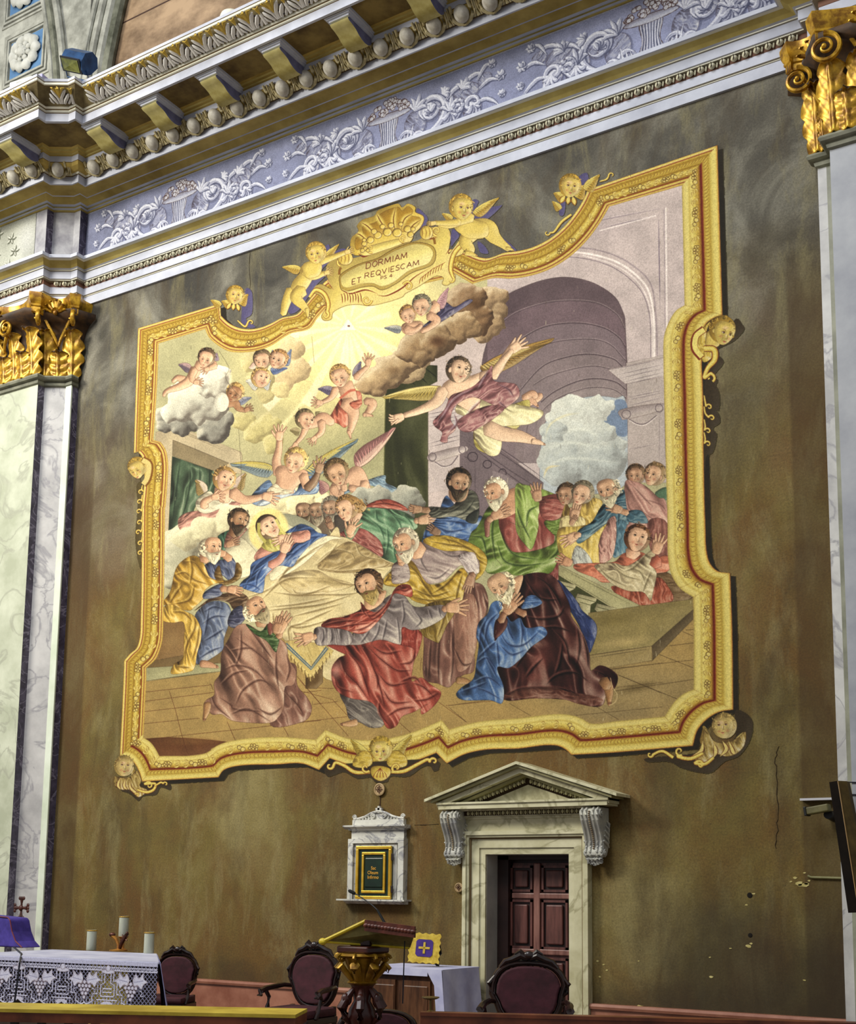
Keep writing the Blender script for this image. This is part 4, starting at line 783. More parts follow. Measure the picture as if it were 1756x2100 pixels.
    F('#b04335', '430,1300 560,1290 720,1250 840,1280 1000,1330 990,1470 980,1590 1060,1560 1140,1620 1220,1680 1190,1760 1120,1830 1060,1860 1060,1800 1110,1780 1000,1840 900,1880 860,1950 800,1980 760,1950 720,1850 640,1760 480,1730 380,1680 330,1600 325,1480 380,1400 440,1370', .5, cloth=.9, ang=62, fs=1.0)
    B('#cf9a90', 360, 1500, 70, 130, .6, ang=10); B('#c8705e', 800, 1850, 90, 90, .4)
    folds('#6b140e', '#e29a84', '440,1340 540,1450 600,1600 640,1740|560,1300 640,1420 720,1640 760,1800|640,1290 760,1360 900,1340|620,1310 740,1420 860,1500 980,1500|700,1520 800,1620 960,1600|740,1650 820,1760 980,1760|400,1420 440,1520 540,1620 620,1740|350,1560 380,1640 500,1680|980,1600 1080,1640 1180,1740|1000,1750 1100,1740 1200,1690|780,1880 880,1820 1020,1800|720,1750 720,1850 800,1960|1010,1340 980,1430 880,1450|880,1600 1000,1560 1060,1620|660,1480 700,1560 700,1660', 18)
    folds('#6b140e', '#e29a84', '260,1130 400,1100 560,1090|330,1160 480,1130 640,1110|560,960 600,1040 680,1040 800,930|600,1010 660,1080 760,1000 830,870|480,1180 600,1150 700,1080|860,820 920,850 970,830', 13)
    folds('#4a4046', '#c9bdc2', '720,1110 700,1200 640,1290|780,1080 760,1180 740,1260|640,1170 600,1230 560,1280|900,920 920,1040 900,1140|1000,1010 1060,1090 1010,1150|1120,1000 1150,1080|1200,980 1220,1060|250,1160 260,1230 240,1280|320,1160 330,1230 310,1280|390,1170 400,1240|860,1060 880,1200 880,1290', 13)
    limb('#c08a66', '190,1230,52 150,1220,48'); hand(155, 1220, 165, 104, '#c9946e', spread=.7); limb('#c08a66', '1240,1000,56 1290,985,50'); hand(1285, 985, 0, 120, '#c9946e', spread=.8)
    F('#c9946e', '600,900 700,860 770,850 740,940 660,1000 600,990', .5)
    head(620, 800, 120, -24, -.5, -.35, '#5d3b20', skin='#c9946e', beard='#a68a44', curl=1)
    for i in range(14): L('#5d3b20' if i % 2 else '#8c6236', 12, [(690+10*math.sin(i), 730+i*8), (720+18*math.sin(i*1.7), 745+i*9), (735+16*math.sin(i*2.2), 770+i*8)], tp=1, al=.8)
def paint_wear():
    V(0, 0, 1); rs = np.random.RandomState(3)
    for i in range(420):
        x, y = rs.uniform(290, 1500), rs.uniform(330, 1560); q = rs.uniform(3, 12); L('#cfc8a8' if rs.rand() < .75 else '#4c3f2c', rs.uniform(.5, 1.1), [(x, y), (x+rs.uniform(-1.5, 1.5), y+q)], al=rs.uniform(.25, .6), sm=False)
    for q in ['450,720 470,755 463,775 480,800 500,820', '490,880 495,960 494,1010', '640,690 645,745', '1010,1120 1014,1140 1030,1160', '1060,1070 1068,1090 1062,1110', '1045,1070 1075,1082 1085,1070']: L('#4f4632', .9, q, al=.6)
    n = noise(P.h, P.w, 40, 5)*.6+noise(P.h, P.w, 9, 6)*.25+noise(P.h, P.w, 2.2, 8)*.3
    P.C *= (1+(n-.575)*.16)[..., None]
YL, YM, YD, RD = '#e3cf66', '#c9a83a', '#8c6418', '#74190e'
def scroll(x, y, r, a0, turns, w, col=YL, dark='#6b2412', side=1, tail=None):
    n = 22; p = []
    for i in range(n):
        f = i/(n-1.); q = math.radians(a0)+side*f*turns*2*np.pi; rr = r*(1-f*.85); p.append((x+rr*math.cos(q), y+rr*math.sin(q), w*(1-.55*f)))
    if tail is not None: p = [tuple(t) for t in pts(tail)]+p
    a = np.array(p); b = a.copy(); b[:, 2] *= 1.35
    L(dark, None, b, al=.9, ids=True); L(YM, None, a, ids=True); c = a.copy(); c[:, 2] *= .5; c[:, :2] -= (w*.08, w*.1); L(col, None, c, al=.9)
def paint_frame():
    P.clip = None; V(0, 0, 1)
    fo, fi = frame_paths(); n = len(fo)
    # painted cast shadow: to the right and below
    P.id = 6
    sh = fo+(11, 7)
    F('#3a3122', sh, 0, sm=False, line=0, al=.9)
    R = raster(tc(fo)); m, x0, y0 = R
    # top edges lose the shadow (it falls down-right only); restore inner area from scene
    P.id = 2
def frame_bands():
    V(0, 0, 1); fo, fi = frame_paths(); P.id = 2
    O, I, K = [], [], []
    n = len(fo)
    def tang(p):
        T = []
        for k in range(n):
            u = p[k]-p[k-1]; v = p[(k+1) % n]-p[k]; lu, lv = max(1e-6, np.hypot(*u)), max(1e-6, np.hypot(*v)); cr = abs(u[0]*v[1]-u[1]*v[0])/lu/lv
            T.append((cr > .62, (u/lu+v/lv)/2))
        return T
    TO, TI = tang(fo), tang(fi)
    def herm(p, T, k, t):
        a, b = p[k], p[(k+1) % n]; l = np.hypot(*(b-a)); ch = b-a
        ta = ch if T[k][0] else T[k][1]*l; tb = ch if T[(k+1) % n][0] else T[(k+1) % n][1]*l
        return (2*t**3-3*t**2+1)*a+(t**3-2*t**2+t)*ta+(3*t**2-2*t**3)*b+(t**3-t**2)*tb
    for k in range(n):
        a, b = fo[k], fo[(k+1) % n]; m = max(2, int(np.hypot(*(a-b))/4))
        for j in range(m):
            t = j/m; O.append(herm(fo, TO, k, t)); I.append(herm(fi, TI, k, t)); K.append(k)
    O = np.array(O); I = np.array(I); N = len(O)
    D = I-O; C_ = lambda t: O+D*t
    d = D/np.maximum(1e-6, np.hypot(D[:, 0], D[:, 1]))[:, None]
    # lit from upper left: the inner slope direction decides which flank is bright
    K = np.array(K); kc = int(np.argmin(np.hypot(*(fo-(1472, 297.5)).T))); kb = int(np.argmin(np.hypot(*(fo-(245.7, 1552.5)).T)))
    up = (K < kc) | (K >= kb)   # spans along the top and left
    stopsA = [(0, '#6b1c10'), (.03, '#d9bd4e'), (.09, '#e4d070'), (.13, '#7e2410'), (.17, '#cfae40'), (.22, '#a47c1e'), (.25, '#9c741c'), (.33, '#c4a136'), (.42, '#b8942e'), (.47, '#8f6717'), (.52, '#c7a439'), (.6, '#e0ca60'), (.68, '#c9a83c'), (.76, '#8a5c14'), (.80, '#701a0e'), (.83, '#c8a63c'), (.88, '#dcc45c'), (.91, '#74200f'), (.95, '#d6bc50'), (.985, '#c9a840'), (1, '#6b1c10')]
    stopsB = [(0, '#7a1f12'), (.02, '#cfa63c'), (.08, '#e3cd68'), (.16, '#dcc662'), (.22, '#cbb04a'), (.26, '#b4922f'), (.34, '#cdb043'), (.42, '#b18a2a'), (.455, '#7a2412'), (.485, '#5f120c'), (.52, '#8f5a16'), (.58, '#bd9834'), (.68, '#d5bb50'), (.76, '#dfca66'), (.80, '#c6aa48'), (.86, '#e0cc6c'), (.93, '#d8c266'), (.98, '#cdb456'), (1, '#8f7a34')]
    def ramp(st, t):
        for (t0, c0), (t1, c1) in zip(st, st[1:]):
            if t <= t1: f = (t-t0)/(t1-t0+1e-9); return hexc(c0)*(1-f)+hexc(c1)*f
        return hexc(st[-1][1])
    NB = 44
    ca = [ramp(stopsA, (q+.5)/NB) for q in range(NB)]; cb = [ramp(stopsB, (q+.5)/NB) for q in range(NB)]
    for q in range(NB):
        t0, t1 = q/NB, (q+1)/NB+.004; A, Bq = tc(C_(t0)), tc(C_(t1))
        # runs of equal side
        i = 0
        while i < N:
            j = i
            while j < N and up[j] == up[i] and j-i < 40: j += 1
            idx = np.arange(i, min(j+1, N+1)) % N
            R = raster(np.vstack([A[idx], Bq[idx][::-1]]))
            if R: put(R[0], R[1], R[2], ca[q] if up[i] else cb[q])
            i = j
    rs = np.random.RandomState(11)
    nrm = lambda k: (O[(k+1) % N]-O[k-1])/max(1e-6, np.hypot(*(O[(k+1) % N]-O[k-1])))
    for k in range(0, N, 2):
        u = nrm(k); w = np.hypot(*D[k]); dn = D[k]/w; U = up[k]
        # outer leaf band
        tb = (.26, .40) if U else (.27, .42)
        p0 = O[k]+D[k]*tb[0]; p1 = O[k]+D[k]*tb[1]
        L('#7b4c12', 1.3, [p0, (p0+p1)/2+u*2.4, p1], tp=1, al=.85); L('#e0c85c', .9, [p0+u*2.4, (p0+p1)/2+u*4, p1+u*2], tp=1, al=.5)
        # fruit torus
        for _ in range(2):
            t = rs.uniform(.53, .70) if U else rs.uniform(.56, .76); c = O[k]+D[k]*t+u*rs.uniform(-2, 2); r = rs.uniform(1.2, 3.2)
            a0 = rs.uniform(0, 6.3); L('#76500f', .9, [c+r*np.array([math.cos(a0+g), math.sin(a0+g)]) for g in (0, .8, 1.6, 2.4, 3.0)], tp=1, al=.62); B('#ecd974', c[0]-r*.3, c[1]-r*.3, r*.7, r*.7, .45)
    for k in range(0, N, 6):
        u = nrm(k); t = .62 if up[k] else .66; c = O[k]+D[k]*t; w = np.hypot(*D[k]); dn = D[k]/w; typ = (k//6) % 4
        if typ == 0:
            for (a_, b_) in ((0, 0), (4, 2), (4, -3), (-4, 1), (1, 4), (8, 0), (-3, -4), (11, -2), (7, 4)): q = c+u*a_+dn*b_; F('#cdb04a', ell(q[0], q[1], 2.9, 2.7, n=10), .8, line=.9); B('#f0de88', q[0]-.8, q[1]-.9, 1.3, 1.3, .7)
        elif typ == 1:
            for (a_, b_, r_) in ((0, -2, 5), (7, 2, 4.2)): q = c+u*a_+dn*b_; F('#cfb34e', ell(q[0], q[1], r_, r_*.95, n=12), .8, line=.85); B('#f2e290', q[0]-1.5, q[1]-1.8, r_*.5, r_*.5, .7)
        else:
            for j in (-1, 0, 1):
                q0 = c+u*(-6)+dn*j*2; q2 = c+u*5+dn*j*6; L('#7b4c12', 4.4, [q0, (q0+q2)/2+dn*j*2.5, q2], tp=1, al=.85); L('#e2cc68', 2.8, [q0, (q0+q2)/2+dn*j*2.2, q2], tp=1, al=.9)
    # mitre lines at corners
    for pr in [(0, None)]: pass
    for k in range(n):
        a, b, c = fo[k-1], fo[k], fo[(k+1) % n]; v1 = (b-a)/max(1e-6, np.hypot(*(b-a))); v2 = (c-b)/max(1e-6, np.hypot(*(c-b)))
        if abs(v1[0]*v2[1]-v1[1]*v2[0]) > .55: L('#8a5a1c', .8, [fo[k], fi[k]], al=.55, sm=False)
def cherub_head(x, y, r, rot=0, lx=0., ly=0., wings=1, flip=1, skin='#d2b352', hair='#b38c2c', seed=1):
    c, s = math.cos(math.radians(rot)), math.sin(math.radians(rot)); R = lambda u, v: (x+r*(u*c-v*s)*flip, y+r*(u*s+v*c))
    if wings:
        wing(*R(-.4, .9), *R(-1.35, .75), r*.8, '#dcc258', '#a8822a', -1, 7, '#d9bd52'); wing(*R(.5, .8), *R(1.3, -.35), r*.9, '#dcc258', '#a8822a', 1, 7, '#d9bd52')
        for q in ((-.5, 1.2), (0, 1.3), (.5, 1.15)): L('#8c5a18', r*.5, [R(q[0]*.6, .8), R(q[0], 1.2), R(q[0]*1.3, 1.6)], tp=1, ids=True); L('#dcc45c', r*.3, [R(q[0]*.6, .8), R(q[0], 1.2), R(q[0]*1.25, 1.5)], tp=1, ids=True)
    head(x, y, r, rot*flip, lx, ly, hair, skin=skin, kid=1, dk='#6e2c10')
def paint_cartouche():
    # ---- central cartouche (painted gold)
    V(560, 370); P.id = 3
    PU = '#4c4665'
    P.id = 6
    F(PU, '1180,230 1260,290 1270,340 1230,400 1190,380', .1, line=0); P.id = 3
    sh = '650,600 640,480 700,420 690,370 740,320 830,290 870,240 1020,190 1060,220 1110,190 1170,220 1170,260 1230,290 1240,330 1210,390 1160,440 1100,520 760,610'
    F(YM, sh, .5, line=.8); F('#a3791c', '680,560 680,480 740,440 740,380 850,340 890,270 1020,220 1060,250 1110,215 1150,250 1140,290 1210,310 1190,370 1100,420 1000,420 850,460 720,560', .3, line=.5)
    for q in ['1010,440 990,330 1010,215', '1050,420 1080,320 1150,270', '950,440 880,330 850,270', '860,470 780,380 720,345', '800,520 720,450 680,440', '1100,440 1150,370 1220,320']:
        L('#e0ca62', 46, q, tp=1, al=.75, soft=8); L('#6b3a10', 9, q, tp=1)
    body = '440,700 480,660 540,640 640,640 760,610 900,560 1060,520 1210,480 1230,400 1330,380 1420,380 1460,450 1440,600 1480,560 1540,480 1580,500 1560,600 1490,640 1470,740 1500,790 1440,860 1390,850 1400,800 1330,790 1200,870 1090,930 1060,960 940,1000 800,1030 700,1020 600,1030 500,1080 480,1140 420,1150 400,1110 440,1040 400,960 340,930 270,960 300,900 390,850 480,890 440,780'
    F('#d3b954', body, .45, line=.9)
    L('#6f1d0e', 16, '700,600 740,625 800,600 830,545', tp=1); F('#d9c15c', '720,590 800,540 1040,480 1060,520 900,580 760,620', .4, line=.6)
    F('#a98a34', '548,840 560,770 700,690 860,640 1000,560 1160,510 1290,530 1335,580 1330,660 1280,710 1140,760 1010,850 900,900 820,870 720,880 620,910 565,900', .2, line=1)
    F('#dcc96c', '560,830 575,780 710,700 870,650 1010,575 1160,525 1270,540 1315,590 1300,650 1260,690 1120,740 1000,830 900,870 820,845 720,850 620,880 575,870', .35, line=.3)
    B('#c6ad4e', 700, 840, 160, 40, .5, ang=-15)
    for q in ['850,940 920,950 1000,920 1080,870 1170,790 1290,720', '560,900 640,930 760,900 860,930', '450,720 440,800 500,900', '1440,420 1470,520 1420,610', '1230,470 1290,480 1350,470']: L('#7a2a10', 12, q, tp=1); L('#eedb84', 10, pts(q)-(6, 12), tp=1, al=.7)
    scroll(1345, 415, 42, 90, 1.1, 16); scroll(1110, 870, 42, 200, 1.2, 16); scroll(770, 985, 42, 0, 1.2, 16); scroll(800, 560, 36, 60, 1.1, 14); scroll(1070, 475, 34, 80, 1.1, 14); scroll(560, 670, 34, 100, 1.1, 14)
    scroll(430, 1110, 34, -60, .6, 22, tail='300,960,20 350,900,26 420,930,28 455,1010,28'); scroll(1460, 820, 34, -60, .6, 20, tail='1580,500,26 1490,600,30 1460,720,30')
    for i in range(9):
        x = 1200+i*22; y = 830-i*14+abs(i-4)*3; L('#7a2a10', 14, [(x, y+10), (x+16, y-30), (x+40, y-60)], tp=1); L('#e3cf6a', 11, [(x+6, y+6), (x+20, y-30), (x+42, y-58)], tp=1)
    for i in range(8):
        x = 570+i*22; y = 990-(i % 3)*8; L('#7a2a10', 14, [(x, y+20), (x+4, y-30), (x-10, y-60)], tp=1); L('#e3cf6a', 11, [(x+6, y+16), (x+10, y-28), (x-4, y-56)], tp=1)
    for x, y, r in [(940,425,36),(1020,430,38),(1105,400,30),(1130,445,26),(860,450,32),(800,490,30),(750,520,22),(760,560,18),(735,575,18),(900,380,22),(970,370,24),(1050,360,18),(830,420,24),(780,575,16),(1150,400,20),(750,490,16)]: F('#cfb045', ell(x, y, r, r*.9), .8, line=.9)
    F('#cfb045', ell(595, 640, 62, 56), .6, line=.8); F('#cfb045', ell(1260, 430, 54, 58), .6, line=.8)
    for x, y in ((595, 640), (1260, 430)):
        for k in (-30, 0, 30): L('#7a4a12', 7, [(x+k-14, y-50), (x+k, y), (x+k-10, y+50)], tp=1, al=.8)
    L('#7a4a12', 20, '545,775 548,740 560,715', al=.9); L('#7a4a12', 20, '1330,525 1325,490 1310,470', al=.9)
    # lettering, drawn as strokes along the tilt of the plaque
    LT = {'D': ['0,0 0,1', '0,0 .45,.08 .6,.5 .45,.92 0,1'], 'O': ['.3,0 .05,.3 .05,.7 .3,1 .6,.7 .6,.3 .3,0'], 'R': ['0,0 0,1', '0,0 .45,.05 .5,.3 .4,.5 0,.52', '.25,.52 .6,1'], 'M': ['0,1 .08,0', '.08,0 .38,.85', '.38,.85 .7,0', '.7,0 .78,1'],
          'I': ['.1,0 .1,1'], 'A': ['0,1 .33,0', '.33,0 .65,1', '.12,.65 .52,.65'], 'E': ['0,0 0,1', '0,0 .45,0', '0,.5 .38,.5', '0,1 .48,1'], 'T': ['.3,0 .3,1', '0,0 .6,0'], 'Q': ['.3,0 .05,.3 .05,.7 .3,1 .6,.7 .6,.3 .3,0', '.35,.8 .7,1.2'],
          'V': ['0,0 .3,1', '.3,1 .6,0'], 'S': ['.48,.1 .25,0 .05,.2 .2,.45 .45,.6 .45,.9 .2,1 0,.88'], 'C': ['.55,.12 .3,0 .05,.3 .05,.7 .3,1 .55,.88'], 'P': ['0,0 0,1', '0,0 .4,.05 .45,.3 .35,.52 0,.52'], '.': ['.1,.92 .16,1'], '4': ['.4,1 .4,0', '.4,0 0,.65', '0,.65 .6,.65'], ' ': []}
    WD = {'I': .35, 'M': .98, '.': .38, ' ': .38, 'E': .64, 'S': .66, 'P': .62}
    def text(s, x, y, x2, y2, h, w):
        tot = sum(WD.get(ch, .82) for ch in s); vx, vy = (x2-x)/tot, (y2-y)/tot; px = 0
        for ch in s:
            for q in LT[ch]:
                a = pts(q); b = np.stack([x+(px+a[:, 0])*vx-a[:, 1]*h*.06, y+(px+a[:, 0])*vy+a[:, 1]*h], 1); L('#5f1f12', w, b, sm=len(a) > 2 and ch not in 'E', al=.95)
            px += WD.get(ch, .82)
    text('DORMIAM', 768, 680, 1115, 586, 48, 6.5); text('ET', 652, 812, 740, 790, 44, 6); text('REQVIESCAM', 757, 764, 1212, 650, 42, 6); text('PS.4', 888, 790, 992, 766, 26, 4.5)
def putto(v, sc_pts):
    pass
def paint_putti():
    PU = '#4c4665'; G = '#d3b650'; H = '#b58f30'
    # left putto
    V(560, 370); P.id = 6
    F(PU, '430,540 470,560 440,620 560,560 600,580 480,660 400,740 440,760 420,800 340,880 220,1060 130,1090 130,960 250,800', .1, line=0)
    P.id = 4
    wing(230, 720, 75, 710, 70, '#dcc45c', '#a8842c', -1, 8); wing(420, 630, 545, 520, 55, '#dcc45c', '#a8842c', 1, 8)
    limb(G, '150,900,90 110,1000,76 85,1100,52'); limb(G, '290,720,120 270,790,120 220,860,130 190,900,110'); limb(G, '240,900,110 190,960,96 250,1030,66 285,1075,46'); foot(280, 1070, 75, 60, G)
    limb(G, '380,670,66 470,640,50 600,590,36'); hand(600, 590, -15, 50, G); limb(G, '260,740,76 330,790,58 430,760,40'); hand(430, 760, -10, 50, G); F(G, '240,700 320,660 400,690 380,780 280,800', .5); head(352, 600, 88, -10, -.2, .1, H, skin=G, kid=1, dk='#6e2c10')
    # right putto
    V(860, 370); P.id = 6
    F(PU, '440,160 490,170 480,230 640,210 680,210 560,320 480,330 420,260', .1, line=0); F(PU, '600,420 700,480 800,570 760,580 680,560', .1, line=0); F(PU, '270,400 330,450 300,500 260,540', .1, line=0); F(PU, '480,500 540,540 570,600 500,590', .1, line=0)
    P.id = 5
    wing(280, 310, 185, 270, 60, '#dcc45c', '#a8842c', -1, 7); wing(440, 270, 655, 140, 80, '#dcc45c', '#a8842c', 1, 10)
    limb(G, '460,400,170 560,400,160 620,470,110 680,520,70 740,565,50'); foot(730, 560, 10, 50, G); limb(G, '440,430,130 380,500,110 420,570,80 400,600,56'); foot(400, 600, 5, 76, G); F(G, '290,380 380,300 470,330 560,360 560,460 420,480 340,440', .5)
    limb(G, '430,300,90 350,330,72 240,370,54 130,345,38'); limb(G, '330,340,60 250,350,50 120,350,36'); hand(130, 350, 175, 50, G, spread=.3); head(350, 225, 104, 5, .35, -.05, H, skin=G, kid=1, dk='#6e2c10')
def paint_cherubs():
    G = '#d0b24e'; PU = '#4c4665'; DS = '#33291a'
    # top left cherub head
    V(370, 560); P.id = 6; F(PU, '530,140 590,160 590,330 540,380 620,440 560,450 500,400', .1, line=0); P.id = 7
    cherub_head(450, 185, 78, 8, .1, -.2, seed=2); wing(340, 260, 250, 220, 60, '#dcc45c', '#a8842c', -1, 6); scroll(580, 410, 26, 180, .8, 13, tail='470,390,10 530,440,14')
    # top right cherub head
    V(1120, 280); P.id = 6; F(PU, '270,330 340,300 350,400 290,420', .1, line=0); F(PU, '110,520 160,530 150,640 110,640', .1, line=0); P.id = 8
    cherub_head(200, 410, 96, 8, .15, -.15, seed=3); wing(310, 430, 440, 310, 90, '#dcc45c', '#a8842c', 1, 8); scroll(540, 320, 24, 200, .7, 12, tail='440,370,10 500,350,14'); wing(130, 590, 50, 530, 60, '#dcc45c', '#a8842c', -1, 7); scroll(10, 790, 26, 0, .8, 13, tail='210,640,18 130,700,20 70,780,16')
    # right-hand profile with shell scrolls
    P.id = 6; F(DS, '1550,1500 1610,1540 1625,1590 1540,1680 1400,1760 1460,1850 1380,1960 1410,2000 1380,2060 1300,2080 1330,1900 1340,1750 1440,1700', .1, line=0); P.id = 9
    F(YM, '1350,1520 1290,1570 1220,1620 1205,1720 1250,1760 1290,1850 1350,1830 1400,1760 1390,1710 1330,1700 1320,1600', .5, cloth=.7, ang=75, line=.9)
    F(G, '1310,1690 1330,1600 1390,1620 1430,1700 1380,1740 1330,1730', .4, line=.8); head(1455, 1600, 112, 20, .55, .15, '#a07c26', skin=G, kid=1, dk='#6e2c10', seed=5)
    L('#7a2a10', 60, '1300,1580 1230,1640 1220,1740 1280,1820', ids=True); L(YL, 42, '1300,1585 1235,1640 1226,1735 1282,1810', ids=True)
    scroll(1350, 1990, 44, -90, .9, 22, tail='1300,1740,40 1380,1750,44 1385,1830,42 1330,1900,32 1300,1980,26')
    V(1330, 640, 3.76); P.id = 6
    F(DS, '440,560 540,600 545,760 480,720 540,780 555,850 500,900 530,950 500,1080 450,1110 440,1200 430,1200', .1, line=0); P.id = 9
    for x, y in [(470, 735), (490, 820), (460, 920), (460, 1020)]: scroll(x, y, 26, 200, .9, 13, tail=[(432, y-90, 8), (440, y-40, 12)])
    # left-hand profile head and scrolls
    V(230, 640); P.id = 6; F('#4a3e20', '170,1330 230,1380 200,1430 210,1600 190,1850 215,2050 240,2050 240,1400', .1, line=0); P.id = 10
    head(205, 1285, 82, -25, -.5, .5, '#b08c30', skin='#c6aa52', kid=1, dk='#6e2c10', seed=6); L('#7a4a12', 56, '250,1210 310,1250 300,1360 260,1420', ids=True); L('#cdb565', 40, '250,1215 303,1255 292,1355 256,1415', ids=True)
    for x, y in [(235, 1480), (225, 1560), (220, 1640), (225, 1730), (215, 1810), (230, 1900), (230, 1980)]: scroll(x, y, 24, -20, .9, 11, side=-1, tail=[(250, y-60, 7), (246, y-25, 10)])
    # bottom left cherub
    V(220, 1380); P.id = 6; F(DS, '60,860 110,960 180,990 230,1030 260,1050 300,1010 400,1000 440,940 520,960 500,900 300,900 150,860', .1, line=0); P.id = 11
    wing(230, 920, 210, 770, 70, '#cbb36a', '#8d7230', 1, 7); wing(110, 900, 50, 860, 60, '#cbb36a', '#8d7230', -1, 6)
    F('#a88c44', '60,850 110,860 190,850 250,800 280,880 270,930 330,960 300,1000 250,1020 180,960 120,960 60,920', .5, cloth=.8, ang=70, line=.8)
    cherub_head(140, 770, 86, 5, .1, -.4, wings=0, skin='#bfa45c', hair='#a58a44'); 
    for q in ['110,860 90,920 110,960', '150,870 140,930 165,960', '190,880 190,940 240,990 255,1015']: L('#5b2412', 30, q, tp=1, ids=True); L('#d0b868', 20, q, tp=1, ids=True)
    scroll(345, 925, 34, 200, 1.0, 16, tail='250,960,14 320,980,20 380,960,20 395,910,18'); scroll(480, 915, 22, 200, .7, 12, tail='390,930,10 440,900,14'); scroll(250, 1005, 20, 200, .7, 12)
    # bottom right cherub
    V(1120, 1240, 2.294); P.id = 6; F(DS, '890,505 940,510 975,560 960,640 910,710 840,740 780,790 720,790 640,770 580,740 480,740 480,720 690,700 880,640', .1, line=0); P.id = 12
    wing(770, 660, 745, 570, 50, '#d2bb62', '#927430', -1, 7); wing(880, 680, 930, 600, 44, '#d2bb62', '#927430', 1, 7)
    F('#a88c44', '750,580 790,640 840,650 900,630 940,600 935,660 900,700 850,715 800,705 760,740 700,730 730,690 740,640', .5, cloth=.8, ang=60, line=.8)
    cherub_head(838, 575, 60, -5, -.2, -.4, wings=0, skin='#c2a75a', hair='#ac9048')
    for q in ['790,650 800,690 790,720', '830,640 850,680 820,715', '860,640 880,690 890,705', '740,640 730,690 680,720']: L('#5b2412', 24, q, tp=1, ids=True); L('#d6be66', 16, q, tp=1, ids=True)
    scroll(630, 690, 22, 60, 1.0, 11, tail='740,700,12 680,725,16 620,715,14'); scroll(490, 705, 16, 0, .8, 10, tail='600,720,14 550,690,12'); scroll(725, 755, 22, 200, .9, 13, tail='790,720,12 750,750,14')
    # bottom centre cherub with pendant
    V(620, 1440, 2.294); P.id = 6; F(DS, '110,310 120,350 160,340 200,330 260,360 320,355 350,380 400,375 420,350 500,350 560,310 600,300 620,325 645,310 600,270 200,290', .1, line=0); P.id = 13
    wing(320, 260, 230, 175, 50, '#d8c45e', '#a1852c', -1, 9); wing(415, 255, 515, 155, 50, '#d8c45e', '#a1852c', 1, 9)
    F(YM, '280,230 320,240 330,290 290,310 240,300 250,260', .5, cloth=.5, line=.6); F(YM, '410,240 450,230 490,260 490,300 430,310 400,290', .5, cloth=.5, line=.6)
    scroll(130, 300, 18, 0, .8, 12, tail='320,330,12 250,330,16 200,300,15 160,285,13'); scroll(620, 280, 20, 180, .8, 12, tail='420,330,12 480,325,16 540,295,15 590,270,13')
    scroll(300, 310, 22, 40, .9, 11); scroll(445, 310, 22, 140, .9, 11)
    F(YM, '325,310 365,300 415,315 410,350 370,372 330,350', .5, line=.9)
    for k in range(5): L('#7a2a10', 4, [(368, 312), (345+k*12, 335), (335+k*16, 355)], al=.9); L(YL, 6, [(370, 314), (349+k*12, 335), (339+k*15, 352)], al=.8, tp=1)
    head(370, 225, 56, -3, -.1, .35, '#b8962f', skin='#d6bc58', kid=1, dk='#6e2c10')
def paint_all():
    P.C[:] = hexc('#5b5230'); P.I[:] = 0
    paint_frame()                      # painted shadow first
    ish = P.I.copy(); colsh = P.C.copy()
    # keep the shadow only outside the frame's own outline
    V(0, 0, 1)
    paint_scene(); paint_people_behind(); paint_wear()
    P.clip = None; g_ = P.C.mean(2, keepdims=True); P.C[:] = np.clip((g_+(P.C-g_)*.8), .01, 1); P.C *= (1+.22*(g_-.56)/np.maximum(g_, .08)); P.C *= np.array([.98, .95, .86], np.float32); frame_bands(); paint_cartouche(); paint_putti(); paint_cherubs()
    k_ = np.isin(P.I, [2, 3, 4, 5, 7, 8, 9, 10, 11, 12, 13]); g_ = P.C.mean(2, keepdims=True); P.C[:] = np.where(k_[..., None], (g_+(P.C-g_)*.9)*.95, P.C)
def paint_people_behind():
    paint_floor(); paint_people(); paint_bed(); paint_front()
